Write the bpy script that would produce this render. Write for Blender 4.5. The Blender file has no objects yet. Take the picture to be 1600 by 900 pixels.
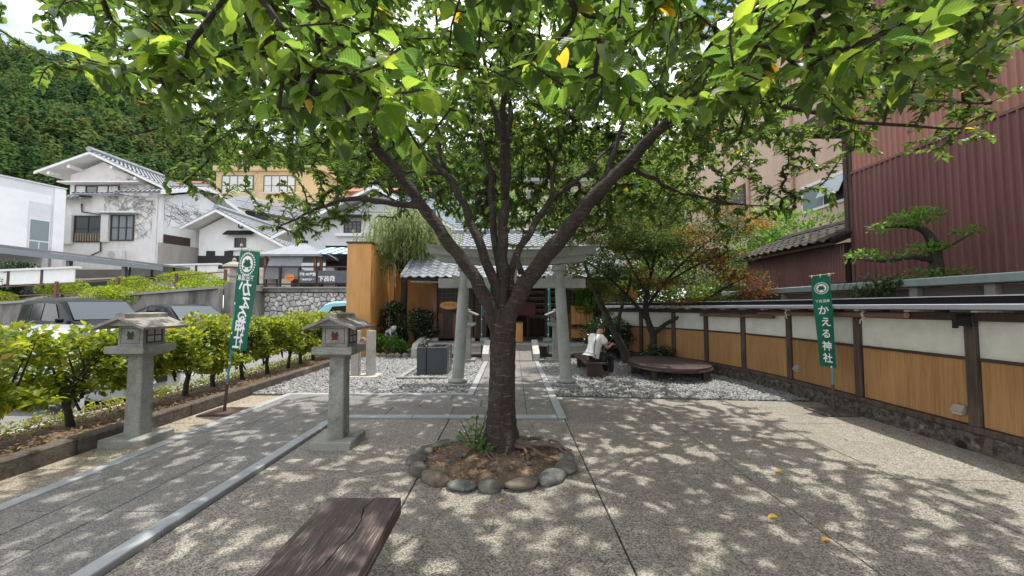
import bpy, bmesh, math, random
import numpy as np
from mathutils import Vector, Matrix, Quaternion

S = bpy.context.scene
COL = S.collection
rnd = random.Random(7)
nr = np.random.RandomState(11)
R = math.radians

# ------------------------------------------------------------------ camera, sky, sun, exposure
cam = bpy.data.cameras.new('camera')
cam.sensor_width = 36.0
cam.lens = 36.0 * 610 / 1600
cam.clip_start = 0.05
cam.clip_end = 3000
co = bpy.data.objects.new('camera', cam)
COL.objects.link(co)
co.location = (0, 0, 1.6)
co.rotation_euler = (R(90 + 2.72), 0, 0)
S.camera = co

SUN = Vector((0.15, 0.10, 0.97)).normalized()
sl = bpy.data.lights.new('sun', 'SUN')
sl.energy = 3.4
sl.angle = R(0.8)
sl.color = (1.0, 0.955, 0.88)
so = bpy.data.objects.new('sun', sl)
so.rotation_euler = SUN.to_track_quat('Z', 'Y').to_euler()
so.location = (0, 0, 60)
COL.objects.link(so)

W = bpy.data.worlds.new('World')
S.world = W
W.use_nodes = True
wn, wl = W.node_tree.nodes, W.node_tree.links
wn.clear()
sky = wn.new('ShaderNodeTexSky')
sky.sky_type = 'NISHITA'
sky.sun_disc = False
sky.sun_elevation = math.asin(SUN.z)
sky.sun_rotation = math.atan2(SUN.x, SUN.y)
sky.air_density = 0.9
sky.dust_density = 1.2
wtc = wn.new('ShaderNodeTexCoord')
wmap = wn.new('ShaderNodeMapping')
wmap.inputs['Scale'].default_value = (1.0, 1.0, 2.2)
wno = wn.new('ShaderNodeTexNoise')
wno.inputs['Scale'].default_value = 2.3
wno.inputs['Detail'].default_value = 8
wno.inputs['Roughness'].default_value = 0.58
wra = wn.new('ShaderNodeValToRGB')
wra.color_ramp.elements[0].position = 0.34
wra.color_ramp.elements[1].position = 0.57
wmx = wn.new('ShaderNodeMix')
wmx.data_type = 'RGBA'
wmx.inputs['B'].default_value = (9.0, 9.1, 9.3, 1)
wbg = wn.new('ShaderNodeBackground')
wbg.inputs['Strength'].default_value = 0.15
wout = wn.new('ShaderNodeOutputWorld')
wl.new(wtc.outputs['Generated'], wmap.inputs[0])
wl.new(wmap.outputs[0], wno.inputs['Vector'])
wl.new(wno.outputs['Fac'], wra.inputs[0])
wl.new(wra.outputs[0], wmx.inputs['Factor'])
wl.new(sky.outputs[0], wmx.inputs['A'])
wl.new(wmx.outputs['Result'], wbg.inputs['Color'])
wl.new(wbg.outputs[0], wout.inputs['Surface'])

S.view_settings.view_transform = 'Standard'
S.view_settings.look = 'None'
S.view_settings.exposure = 0.63
S.view_settings.gamma = 1.0
S.render.engine = 'CYCLES'
S.cycles.max_bounces = 8
S.cycles.diffuse_bounces = 4
S.cycles.transmission_bounces = 6
S.cycles.transparent_max_bounces = 6

# ------------------------------------------------------------------ materials
MATS = {}

def nodemat(name):
    m = bpy.data.materials.new(name)
    m.use_nodes = True
    nt = m.node_tree
    b = nt.nodes['Principled BSDF']
    return m, nt, b

def mixrgb(nt, fac, a, b, mode='MIX'):
    x = nt.nodes.new('ShaderNodeMix')
    x.data_type = 'RGBA'
    x.blend_type = mode
    for k, v in (('Factor', fac), ('A', a), ('B', b)):
        if isinstance(v, (int, float)):
            x.inputs[k].default_value = v
        elif isinstance(v, tuple):
            x.inputs[k].default_value = (*v[:3], 1)
        else:
            nt.links.new(v, x.inputs[k])
    return x.outputs['Result']

def noise(nt, vec, scale, detail=4, rough=0.55):
    n = nt.nodes.new('ShaderNodeTexNoise')
    n.inputs['Scale'].default_value = scale
    n.inputs['Detail'].default_value = detail
    n.inputs['Roughness'].default_value = rough
    if vec is not None:
        nt.links.new(vec, n.inputs['Vector'])
    return n.outputs['Fac']

def ramp(nt, fac, p0, p1, c0=(0, 0, 0), c1=(1, 1, 1)):
    r = nt.nodes.new('ShaderNodeValToRGB')
    r.color_ramp.elements[0].position = p0
    r.color_ramp.elements[1].position = p1
    r.color_ramp.elements[0].color = (*c0, 1)
    r.color_ramp.elements[1].color = (*c1, 1)
    nt.links.new(fac, r.inputs[0])
    return r.outputs[0]

def posvec(nt, scale=(1, 1, 1), obj=False):
    if obj:
        g = nt.nodes.new('ShaderNodeTexCoord').outputs['Object']
    else:
        g = nt.nodes.new('ShaderNodeNewGeometry').outputs['Position']
    mp = nt.nodes.new('ShaderNodeMapping')
    mp.inputs['Scale'].default_value = scale
    nt.links.new(g, mp.inputs[0])
    return mp.outputs[0]

def pm(name, c1, c2=None, scale=6.0, rough=0.7, stretch=(1, 1, 1), bump=0.0, bscale=None, metal=0.0,
       c3=None, c3scale=0.7, c3pos=(0.5, 0.7), rvar=0.0, obj=False, spec=0.5, lo=0.35, hi=0.65):
    """procedural material: two base colours mixed by noise, a third in larger patches, per-object value shift"""
    if name in MATS:
        return MATS[name]
    m, nt, b = nodemat(name)
    b.inputs['Roughness'].default_value = rough
    b.inputs['Metallic'].default_value = metal
    b.inputs['Specular IOR Level'].default_value = spec
    c2 = c2 or tuple(x * 0.8 for x in c1)
    v = posvec(nt, stretch, obj)
    n1 = noise(nt, v, scale)
    col = mixrgb(nt, ramp(nt, n1, lo, hi), c1, c2)
    if c3:
        n3 = noise(nt, v, c3scale, 5, 0.65)
        col = mixrgb(nt, ramp(nt, n3, c3pos[0], c3pos[1]), col, c3)
    if rvar:
        oi = nt.nodes.new('ShaderNodeObjectInfo')
        mr = nt.nodes.new('ShaderNodeMapRange')
        mr.inputs['To Min'].default_value = 1 - rvar
        mr.inputs['To Max'].default_value = 1 + rvar
        nt.links.new(oi.outputs['Random'], mr.inputs['Value'])
        hs = nt.nodes.new('ShaderNodeHueSaturation')
        nt.links.new(mr.outputs[0], hs.inputs['Value'])
        nt.links.new(col, hs.inputs['Color'])
        col = hs.outputs[0]
    nt.links.new(col, b.inputs['Base Color'])
    if bump:
        nb = noise(nt, v, bscale or scale * 3, 6, 0.6)
        bp = nt.nodes.new('ShaderNodeBump')
        bp.inputs['Strength'].default_value = min(1, bump)
        bp.inputs['Distance'].default_value = 0.012
        nt.links.new(nb, bp.inputs['Height'])
        nt.links.new(bp.outputs[0], b.inputs['Normal'])
    MATS[name] = m
    return m

def stripes(name, c1, c2, axis_scale, rough=0.6, c3=None, bump=0.3, fine=1.0):
    """vertical fibre / strip grain: noise squeezed along z"""
    if name in MATS:
        return MATS[name]
    m, nt, b = nodemat(name)
    b.inputs['Roughness'].default_value = rough
    v = posvec(nt, (axis_scale, axis_scale, axis_scale * 0.035))
    n1 = noise(nt, v, 1.0, 3, 0.6)
    v2 = posvec(nt, (axis_scale * 0.18, axis_scale * 0.18, axis_scale * 0.02))
    n2 = noise(nt, v2, 1.0, 2)
    col = mixrgb(nt, ramp(nt, n1, 0.38, 0.62), c1, c2)
    col = mixrgb(nt, ramp(nt, n2, 0.35, 0.65), col, mixrgb(nt, 0.5, col, c3 or c2))
    v3 = posvec(nt, (1, 1, 0.5))
    n3 = noise(nt, v3, 1.7, 6, 0.65)
    col = mixrgb(nt, ramp(nt, n3, 0.30, 0.80, (0, 0, 0), (0.45, 0.45, 0.45)), col, (0.16, 0.085, 0.035))
    oi = nt.nodes.new('ShaderNodeObjectInfo')
    mr = nt.nodes.new('ShaderNodeMapRange')
    mr.inputs['To Min'].default_value = 0.86
    mr.inputs['To Max'].default_value = 1.14
    nt.links.new(oi.outputs['Random'], mr.inputs['Value'])
    hs = nt.nodes.new('ShaderNodeHueSaturation')
    nt.links.new(mr.outputs[0], hs.inputs['Value'])
    nt.links.new(col, hs.inputs['Color'])
    col = hs.outputs[0]
    nt.links.new(col, b.inputs['Base Color'])
    bp = nt.nodes.new('ShaderNodeBump')
    bp.inputs['Strength'].default_value = bump
    bp.inputs['Distance'].default_value = 0.006
    nt.links.new(n1, bp.inputs['Height'])
    nt.links.new(bp.outputs[0], b.inputs['Normal'])
    MATS[name] = m
    return m

def aggregate(name, base, light, dark, scale=95, patch=None, rvar=0.06):
    """washed exposed-aggregate concrete: small stones in mortar with stains"""
    m, nt, b = nodemat(name)
    b.inputs['Roughness'].default_value = 0.85
    v = posvec(nt)
    vo = nt.nodes.new('ShaderNodeTexVoronoi')
    vo.inputs['Scale'].default_value = scale
    nt.links.new(v, vo.inputs['Vector'])
    sep = nt.nodes.new('ShaderNodeSeparateColor')
    nt.links.new(vo.outputs['Color'], sep.inputs[0])
    col = mixrgb(nt, ramp(nt, sep.outputs[0], 0.25, 0.85), dark, light)
    n0 = noise(nt, v, scale * 0.5, 4, 0.7)
    col = mixrgb(nt, ramp(nt, n0, 0.42, 0.66, (0, 0, 0), (.75, .75, .75)), col, base)
    n1 = noise(nt, v, 0.9, 7, 0.68)
    col = mixrgb(nt, ramp(nt, n1, 0.42, 0.70, (0, 0, 0), (0.55, 0.55, 0.55)), col, tuple(x * 0.52 for x in base))
    n2 = noise(nt, v, 6.0, 6, 0.7)
    col = mixrgb(nt, ramp(nt, n2, 0.48, 0.75, (0, 0, 0), (0.4, 0.4, 0.4)), col, tuple(min(1, x * 1.35) for x in base))
    if patch:
        n4 = noise(nt, v, 0.45, 4, 0.6)
        col = mixrgb(nt, ramp(nt, n4, 0.5, 0.75, (0, 0, 0), (0.7, 0.7, 0.7)), col, patch)
    oi = nt.nodes.new('ShaderNodeObjectInfo')
    mr = nt.nodes.new('ShaderNodeMapRange')
    mr.inputs['To Min'].default_value = 1 - rvar
    mr.inputs['To Max'].default_value = 1 + rvar
    nt.links.new(oi.outputs['Random'], mr.inputs['Value'])
    hs = nt.nodes.new('ShaderNodeHueSaturation')
    nt.links.new(mr.outputs[0], hs.inputs['Value'])
    nt.links.new(col, hs.inputs['Color'])
    nt.links.new(hs.outputs[0], b.inputs['Base Color'])
    bp = nt.nodes.new('ShaderNodeBump')
    bp.inputs['Strength'].default_value = 0.8
    bp.inputs['Distance'].default_value = 0.009
    mixh = nt.nodes.new('ShaderNodeMath')
    mixh.operation = 'ADD'
    nt.links.new(vo.outputs['Distance'], mixh.inputs[0])
    nt.links.new(n0, mixh.inputs[1])
    nt.links.new(mixh.outputs[0], bp.inputs['Height'])
    nt.links.new(bp.outputs[0], b.inputs['Normal'])
    MATS[name] = m
    return m

def leafmat(name, cols, trans=0.5, rough=0.42, veins=False, odd=None, oddp=0.985, tint=(1.0, 1.0, 0.35), spec=0.45, sat=1.0):
    """leaf: colour by a per-leaf random number, light passing through, waxy gloss; 'luv' holds across/along coordinates"""
    m, nt, b = nodemat(name)
    at = nt.nodes.new('ShaderNodeAttribute')
    at.attribute_name = 'rnd'
    cr = nt.nodes.new('ShaderNodeValToRGB')
    el = cr.color_ramp.elements
    el[0].color = (*cols[0], 1)
    el[0].position = 0.0
    el[1].color = (*cols[-1], 1)
    el[1].position = oddp if odd else 1.0
    for i, c in enumerate(cols[1:-1]):
        e = el.new((i + 1) / (len(cols) - 1) * (oddp if odd else 1.0))
        e.color = (*c, 1)
    if odd:
        e = el.new(min(0.999, oddp + 0.002))
        e.color = (*odd, 1)
    nt.links.new(at.outputs['Fac'], cr.inputs[0])
    col = cr.outputs[0]
    hgt = None
    if veins:
        lu = nt.nodes.new('ShaderNodeAttribute')
        lu.attribute_name = 'luv'
        sx = nt.nodes.new('ShaderNodeSeparateXYZ')
        nt.links.new(lu.outputs['Vector'], sx.inputs[0])
        ab = nt.nodes.new('ShaderNodeMath'); ab.operation = 'ABSOLUTE'
        nt.links.new(sx.outputs[0], ab.inputs[0])
        k = nt.nodes.new('ShaderNodeMath'); k.operation = 'MULTIPLY_ADD'   # v - 0.3*|u|
        nt.links.new(ab.outputs[0], k.inputs[0]); k.inputs[1].default_value = -0.28
        nt.links.new(sx.outputs[1], k.inputs[2])
        f = nt.nodes.new('ShaderNodeMath'); f.operation = 'MULTIPLY'
        nt.links.new(k.outputs[0], f.inputs[0]); f.inputs[1].default_value = 60.0
        sn = nt.nodes.new('ShaderNodeMath'); sn.operation = 'SINE'
        nt.links.new(f.outputs[0], sn.inputs[0])
        vf = ramp(nt, sn.outputs[0], 0.80, 1.0)
        mid = ramp(nt, ab.outputs[0], 0.02, 0.09, (1, 1, 1), (0, 0, 0))
        mx = nt.nodes.new('ShaderNodeMath'); mx.operation = 'MAXIMUM'
        nt.links.new(vf, mx.inputs[0]); nt.links.new(mid, mx.inputs[1])
        ml = nt.nodes.new('ShaderNodeMath'); ml.operation = 'MULTIPLY'
        nt.links.new(mx.outputs[0], ml.inputs[0]); ml.inputs[1].default_value = 0.22
        blot = noise(nt, posvec(nt), 60, 4, 0.6)
        col = mixrgb(nt, ramp(nt, blot, 0.45, 0.8, (0, 0, 0), (.35, .35, .35)), col, mixrgb(nt, 0.5, col, (0.10, 0.16, 0.03)))
        col = mixrgb(nt, ml.outputs[0], col, (0.22, 0.34, 0.10))
        hgt = sn.outputs[0]
    nt.links.new(col, b.inputs['Base Color'])
    b.inputs['Roughness'].default_value = rough
    b.inputs['Specular IOR Level'].default_value = spec
    if hgt is not None:
        bp = nt.nodes.new('ShaderNodeBump')
        bp.inputs['Strength'].default_value = 0.35
        bp.inputs['Distance'].default_value = 0.003
        nt.links.new(hgt, bp.inputs['Height'])
        nt.links.new(bp.outputs[0], b.inputs['Normal'])
    tr = nt.nodes.new('ShaderNodeBsdfTranslucent')
    hs = nt.nodes.new('ShaderNodeHueSaturation')
    hs.inputs['Hue'].default_value = 0.485
    hs.inputs['Saturation'].default_value = 1.05 * sat
    hs.inputs['Value'].default_value = 3.2
    nt.links.new(col, hs.inputs['Color'])
    nt.links.new(hs.outputs[0], tr.inputs['Color'])
    ms = nt.nodes.new('ShaderNodeMixShader')
    ms.inputs[0].default_value = trans
    out = nt.nodes['Material Output']
    nt.links.new(b.outputs[0], ms.inputs[1])
    nt.links.new(tr.outputs[0], ms.inputs[2])
    nt.links.new(ms.outputs[0], out.inputs['Surface'])
    MATS[name] = m
    return m

def glassmat(name, tint=(0.04, 0.06, 0.07), rough=0.06, spec=0.9):
    m, nt, b = nodemat(name)
    b.inputs['Base Color'].default_value = (*tint, 1)
    b.inputs['Roughness'].default_value = rough
    b.inputs['Specular IOR Level'].default_value = spec
    MATS[name] = m
    return m

def paint(name, c, rough=0.35, coat=0.0, metal=0.0, rvar=0.0, spec=0.5):
    if name in MATS:
        return MATS[name]
    m, nt, b = nodemat(name)
    v = posvec(nt)
    n = noise(nt, v, 5, 5, 0.6)
    col = mixrgb(nt, ramp(nt, n, 0.4, 0.75, (0, 0, 0), (0.5, 0.5, 0.5)), c, tuple(x * 0.75 for x in c))
    nt.links.new(col, b.inputs['Base Color'])
    b.inputs['Roughness'].default_value = rough
    b.inputs['Metallic'].default_value = metal
    b.inputs['Coat Weight'].default_value = coat
    b.inputs['Specular IOR Level'].default_value = spec
    MATS[name] = m
    return m

# ------------------------------------------------------------------ object helpers
ORG = {}

def put(o, label=None, cat=None, group=None, kind=None):
    if label: o['label'] = label
    if cat: o['category'] = cat
    if group: o['group'] = group
    if kind: o['kind'] = kind
    return o

def thing(name, label, cat, loc=(0, 0, 0), group=None):
    o = bpy.data.objects.new(name, None)
    o.empty_display_size = 0.2
    COL.objects.link(o)
    o.location = loc
    ORG[o.name] = Vector(loc)
    return put(o, label, cat, group)

def newobj(name, me, parent=None, org=None):
    o = bpy.data.objects.new(name, me)
    COL.objects.link(o)
    if parent is not None:
        o.parent = parent
        ORG[o.name] = ORG[parent.name]
    else:
        o.location = org or (0, 0, 0)
        ORG[o.name] = Vector(org or (0, 0, 0))
    return o

def copy_tree(o, parent=None):
    c = o.copy()
    COL.objects.link(c)
    if parent is not None:
        c.parent = parent
    for ch in o.children:
        copy_tree(ch, c)
    return c

class MB:
    def __init__(s):
        s.v = []; s.f = []
    def add(s, vs, fs, M=None):
        k = len(s.v)
        for p in vs:
            p = Vector(p)
            s.v.append(M @ p if M is not None else p)
        for f in fs:
            s.f.append(tuple(i + k for i in f))
        return s
    def box(s, x0, x1, y0, y1, z0, z1, c=0.0, M=None):
        x0, x1 = min(x0, x1), max(x0, x1); y0, y1 = min(y0, y1), max(y0, y1); z0, z1 = min(z0, z1), max(z0, z1)
        if c <= 0:
            vs = [(x0, y0, z0), (x1, y0, z0), (x1, y1, z0), (x0, y1, z0), (x0, y0, z1), (x1, y0, z1), (x1, y1, z1), (x0, y1, z1)]
            fs = [(0, 3, 2, 1), (4, 5, 6, 7), (0, 1, 5, 4), (1, 2, 6, 5), (2, 3, 7, 6), (3, 0, 4, 7)]
            return s.add(vs, fs, M)
        X = (x0, x1); Y = (y0, y1); Z = (z0, z1)
        vs = []; ix = {}
        for i in (0, 1):
            for j in (0, 1):
                for k in (0, 1):
                    a, b_, d = (1 - 2 * i) * c, (1 - 2 * j) * c, (1 - 2 * k) * c
                    for t, p in (('x', (X[i], Y[j] + b_, Z[k] + d)), ('y', (X[i] + a, Y[j], Z[k] + d)), ('z', (X[i] + a, Y[j] + b_, Z[k]))):
                        ix[(i, j, k, t)] = len(vs); vs.append(p)
        fs = []
        for i in (0, 1):
            fs.append((ix[(i, 0, 0, 'x')], ix[(i, 1, 0, 'x')], ix[(i, 1, 1, 'x')], ix[(i, 0, 1, 'x')]))
            fs.append((ix[(0, i, 0, 'y')], ix[(1, i, 0, 'y')], ix[(1, i, 1, 'y')], ix[(0, i, 1, 'y')]))
            fs.append((ix[(0, 0, i, 'z')], ix[(1, 0, i, 'z')], ix[(1, 1, i, 'z')], ix[(0, 1, i, 'z')]))
            for j in (0, 1):
                fs.append((ix[(i, j, 0, 'x')], ix[(i, j, 1, 'x')], ix[(i, j, 1, 'y')], ix[(i, j, 0, 'y')]))
                fs.append((ix[(i, 0, j, 'x')], ix[(i, 1, j, 'x')], ix[(i, 1, j, 'z')], ix[(i, 0, j, 'z')]))
                fs.append((ix[(0, i, j, 'y')], ix[(1, i, j, 'y')], ix[(1, i, j, 'z')], ix[(0, i, j, 'z')]))
                for k in (0, 1):
                    fs.append((ix[(i, j, k, 'x')], ix[(i, j, k, 'y')], ix[(i, j, k, 'z')]))
        return s.add(vs, fs, M)
    def tube(s, pts, rs, n=8, cap=True, wob=0.0):
        pts = [Vector(p) for p in pts]
        if isinstance(rs, (int, float)):
            rs = [rs] * len(pts)
        k = len(s.v)
        prev = None
        for i, p in enumerate(pts):
            t = (pts[min(i + 1, len(pts) - 1)] - pts[max(i - 1, 0)])
            if t.length < 1e-9: t = Vector((0, 0, 1))
            t.normalize()
            if prev is None:
                a = Vector((0, 0, 1)) if abs(t.z) < 0.9 else Vector((1, 0, 0))
                u = t.cross(a).normalized()
            else:
                u = (prev - t * prev.dot(t))
                u = u.normalized() if u.length > 1e-6 else t.orthogonal().normalized()
            prev = u
            w = t.cross(u)
            for j in range(n):
                an = 2 * math.pi * j / n
                r = rs[i] * (1 + wob * math.sin(3.1 * j + 1.7 * i + 5 * math.sin(i * 2.3 + j * 1.9)))
                s.v.append(p + (u * math.cos(an) + w * math.sin(an)) * r)
        for i in range(len(pts) - 1):
            for j in range(n):
                a = k + i * n + j; b_ = k + i * n + (j + 1) % n
                s.f.append((a, b_, b_ + n, a + n))
        if cap:
            s.f.append(tuple(k + j for j in reversed(range(n))))
            s.f.append(tuple(k + (len(pts) - 1) * n + j for j in range(n)))
        return s
    def lathe(s, prof, n=16, c=(0, 0, 0), M=None):
        vs = []; fs = []
        for r, z in prof:
            for j in range(n):
                a = 2 * math.pi * j / n
                vs.append((c[0] + r * math.cos(a), c[1] + r * math.sin(a), c[2] + z))
        for i in range(len(prof) - 1):
            for j in range(n):
                a = i * n + j; b_ = i * n + (j + 1) % n
                fs.append((a, b_, b_ + n, a + n))
        fs.append(tuple(reversed(range(n))))
        fs.append(tuple((len(prof) - 1) * n + j for j in range(n)))
        return s.add(vs, fs, M)
    def prism(s, poly, a0, a1, axis='y', M=None):
        """poly: 2-D outline; extruded along axis between a0 and a1"""
        n = len(poly)
        def P(u, w, a):
            return {'y': (u, a, w), 'x': (a, u, w), 'z': (u, w, a)}[axis]
        vs = [P(u, w, a0) for u, w in poly] + [P(u, w, a1) for u, w in poly]
        fs = [tuple(reversed(range(n))), tuple(range(n, 2 * n))]
        for i in range(n):
            j = (i + 1) % n
            fs.append((i, j, j + n, i + n))
        return s.add(vs, fs, M)
    def loft(s, rings, closed=True, caps=True):
        k = len(s.v); n = len(rings[0])
        for r in rings:
            s.v += [Vector(p) for p in r]
        for i in range(len(rings) - 1):
            for j in range(n if closed else n - 1):
                a = k + i * n + j; b_ = k + i * n + (j + 1) % n
                s.f.append((a, b_, b_ + n, a + n))
        if caps and closed:
            s.f.append(tuple(k + j for j in reversed(range(n))))
            s.f.append(tuple(k + (len(rings) - 1) * n + j for j in range(n)))
        return s
    def quad(s, a, b_, c, d):
        return s.add([a, b_, c, d], [(0, 1, 2, 3)])
    def mesh(s, name, mat, off=None, smooth=False, recalc=True):
        me = bpy.data.meshes.new(name)
        o = off or Vector((0, 0, 0))
        me.from_pydata([tuple(p - o) for p in s.v], [], s.f)
        if recalc:
            bm = bmesh.new(); bm.from_mesh(me)
            bmesh.ops.recalc_face_normals(bm, faces=bm.faces)
            bm.to_mesh(me); bm.free()
        if smooth:
            me.polygons.foreach_set('use_smooth', [True] * len(me.polygons))
        me.materials.append(mat)
        me.update()
        return me
    def build(s, name, mat, parent=None, smooth=False, org=None, recalc=True, kind=None):
        off = ORG[parent.name] if parent is not None else Vector(org or (0, 0, 0))
        o = newobj(name, s.mesh(name, mat, off, smooth, recalc), parent, org)
        if kind: o['kind'] = kind
        return o

def bx(name, mat, parent, x0, x1, y0, y1, z0, z1, c=0.0, **k):
    return MB().box(x0, x1, y0, y1, z0, z1, c).build(name, mat, parent, **k)

def frame(p, q, up=(0, 0, 1)):
    """matrix with x along p->q, y to its left (horizontal), z up; origin p"""
    p, q = Vector(p), Vector(q)
    x = (q - p); x.z = 0; x.normalize()
    z = Vector((0, 0, 1)); y = z.cross(x)
    M = Matrix((x, y, z)).transposed().to_4x4()
    M.translation = p
    return M

def smooth_by_angle(o, ang=40):
    me = o.data
    me.polygons.foreach_set('use_smooth', [True] * len(me.polygons))
    bm = bmesh.new(); bm.from_mesh(me)
    for e in bm.edges:
        e.smooth = not (len(e.link_faces) == 2 and e.calc_face_angle(0) > R(ang))
    bm.to_mesh(me); bm.free()

# numpy mesh for thousands of leaves / stones
def npmesh(name, V, F, mat, attrs=None, smooth=False):
    me = bpy.data.meshes.new(name)
    nv, nf, k = len(V), len(F), F.shape[1]
    me.vertices.add(nv)
    me.vertices.foreach_set('co', np.ascontiguousarray(V, dtype=np.float32).ravel())
    me.loops.add(nf * k)
    me.loops.foreach_set('vertex_index', np.ascontiguousarray(F, dtype=np.int32).ravel())
    me.polygons.add(nf)
    me.polygons.foreach_set('loop_start', np.arange(0, nf * k, k, dtype=np.int32))
    me.polygons.foreach_set('loop_total', np.full(nf, k, dtype=np.int32))
    if smooth:
        me.polygons.foreach_set('use_smooth', np.ones(nf, dtype=bool))
    me.update(calc_edges=True)
    for an, (ty, arr) in (attrs or {}).items():
        a = me.attributes.new(an, ty, 'POINT')
        a.data.foreach_set('value' if ty == 'FLOAT' else 'vector', np.ascontiguousarray(arr, dtype=np.float32).ravel())
    me.materials.append(mat)
    return me

def leaf_template(kind='mid', width=0.5, fold=0.14, droop=0.25, var=0):
    """returns verts (across, along, normal) and faces; length 1"""
    if kind == 'quad':
        V = np.array([(0, 0, 0), (-width / 2, 0.45, fold), (0, 1, -droop * 0.4), (width / 2, 0.45, fold)], float)
        F = np.array([(0, 3, 2), (0, 2, 1)])
        return V, F
    if kind == 'mid':
        V = np.array([(0, 0, 0), (0, .38, 0.02), (0, .72, -droop * .35), (0, 1, -droop),
                      (-width * .5, .36, fold), (-width * .42, .68, fold * .6 - droop * .3),
                      (width * .5, .36, fold), (width * .42, .68, fold * .6 - droop * .3)], float)
        F = np.array([(0, 1, 4), (1, 2, 5), (1, 5, 4), (2, 3, 5), (0, 6, 1), (1, 7, 2), (1, 6, 7), (2, 7, 3)])
        return V, F
    # fine: a petiole and a 5 x 9 blade with a drawn-out tip
    rr = np.random.RandomState(100 + var)
    rows = np.linspace(0, 1, 9)
    V = []
    for i, t in enumerate(rows):
        w = width * 0.5 * (math.sin(math.pi * min(1, t * 0.93 + 0.03) ** 0.85)) ** 0.8 * (1 if t < 0.8 else (1 - t) / 0.2 * 0.85 + 0.02)
        if t in (0, 1): w = 0.006
        for j, u in enumerate((-1, -0.5, 0, 0.5, 1)):
            zz = fold * abs(u) ** 1.3 * (w / (width * .5)) - droop * t ** 2 + 0.018 * math.sin(t * 26 + var) * abs(u) + rr.uniform(-.006, .006)
            V.append((u * w + 0.05 * math.sin(t * 3 + var * 1.7) * t, 0.14 + 0.86 * t - droop * .25 * t ** 3, zz + .07 * u * math.sin(var * 2.1 + t * 2.5)))
    F = []
    for i in range(8):
        for j in range(4):
            a = i * 5 + j
            F += [(a, a + 1, a + 6), (a, a + 6, a + 5)]
    k = len(V)
    V += [(-0.012, -0.02, 0.03), (0.012, -0.02, 0.03), (0.012, 0.16, 0.004), (-0.012, 0.16, 0.004)]
    F += [(k, k + 1, k + 2), (k, k + 2, k + 3)]
    return np.array(V, float), np.array(F)

def leaf_arrays(P, D, N, size, tmpl, rv):
    """P (n,3) base points, D directions, N normals, size (n,), rv (n,) random"""
    D = D / np.linalg.norm(D, axis=1, keepdims=True)
    Sx = np.cross(D, N)
    Sx /= (np.linalg.norm(Sx, axis=1, keepdims=True) + 1e-9)
    Nn = np.cross(Sx, D)
    T, F = tmpl
    n, k = len(P), len(T)
    V = (P[:, None, :] + size[:, None, None] * (T[None, :, 0:1] * Sx[:, None, :] + T[None, :, 1:2] * D[:, None, :] + T[None, :, 2:3] * Nn[:, None, :]))
    FF = (F[None] + (np.arange(n) * k)[:, None, None]).reshape(-1, F.shape[1])
    luv = np.zeros((n, k, 3)); luv[:, :, 0] = T[None, :, 0] * 4; luv[:, :, 1] = T[None, :, 1]
    return V.reshape(-1, 3), FF, np.repeat(rv, k), luv.reshape(-1, 3)

def leaf_object(name, P, D, N, size, tmpl, mat, parent=None, rv=None, kind='stuff', org=None):
    rv = rv if rv is not None else nr.rand(len(P))
    V, F, ra, luv = leaf_arrays(P, D, N, size, tmpl, rv)
    off = ORG[parent.name] if parent is not None else Vector(org or (0, 0, 0))
    V = V - np.array(off)[None]
    me = npmesh(name, V, F, mat, {'rnd': ('FLOAT', ra), 'luv': ('FLOAT_VECTOR', luv)})
    o = newobj(name, me, parent, org)
    if kind: o['kind'] = kind
    return o

def unit(n):
    v = nr.normal(size=(n, 3))
    return v / np.linalg.norm(v, axis=1, keepdims=True)

def clump(blobs, n, shell=0.55):
    """points and outward directions spread through a set of ellipsoids [(centre, radii, weight)]"""
    w = np.array([b[2] for b in blobs], float); w /= w.sum()
    idx = nr.choice(len(blobs), n, p=w)
    C = np.array([b[0] for b in blobs])[idx]; Rr = np.array([b[1] for b in blobs])[idx]
    u = unit(n)
    rad = (shell + (1 - shell) * nr.rand(n)) ** 0.8
    return C + u * Rr * rad[:, None], u

def bush(name, blobs, n, size, mat, parent, up=0.5, jit=0.6, tmpl=None, kind='stuff', shell=0.5, rv=None, flat=0.7):
    P, U = clump(blobs, n, shell)
    D = U + np.array([0, 0, up])[None] + nr.normal(size=(n, 3)) * jit
    N = np.array([0, 0, flat])[None] + U * 0.5 + nr.normal(size=(n, 3)) * 0.35
    sz = size * nr.uniform(0.7, 1.25, n)
    return leaf_object(name, P, D, N, sz, tmpl or leaf_template('quad', 0.55), mat, parent, rv, kind)

def text_mesh(body, size, mat, name='lettering', parent=None, M=None, depth=0.002, align='CENTER', bold=0.0):
    cu = bpy.data.curves.new('lettering_curve', 'FONT')
    cu.body = body; cu.size = size; cu.align_x = align; cu.align_y = 'CENTER'
    cu.resolution_u = 3; cu.extrude = depth; cu.offset = bold
    o = bpy.data.objects.new('lettering_curve', cu)
    COL.objects.link(o)
    dg = bpy.context.evaluated_depsgraph_get()
    me = bpy.data.meshes.new_from_object(o.evaluated_get(dg))
    bpy.data.objects.remove(o); bpy.data.curves.remove(cu)
    me.name = name
    if M is not None:
        me.transform(M)
    if parent is not None:
        me.transform(Matrix.Translation(-ORG[parent.name]))
    me.materials.clear(); me.materials.append(mat)
    return newobj(name, me, parent)

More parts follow.
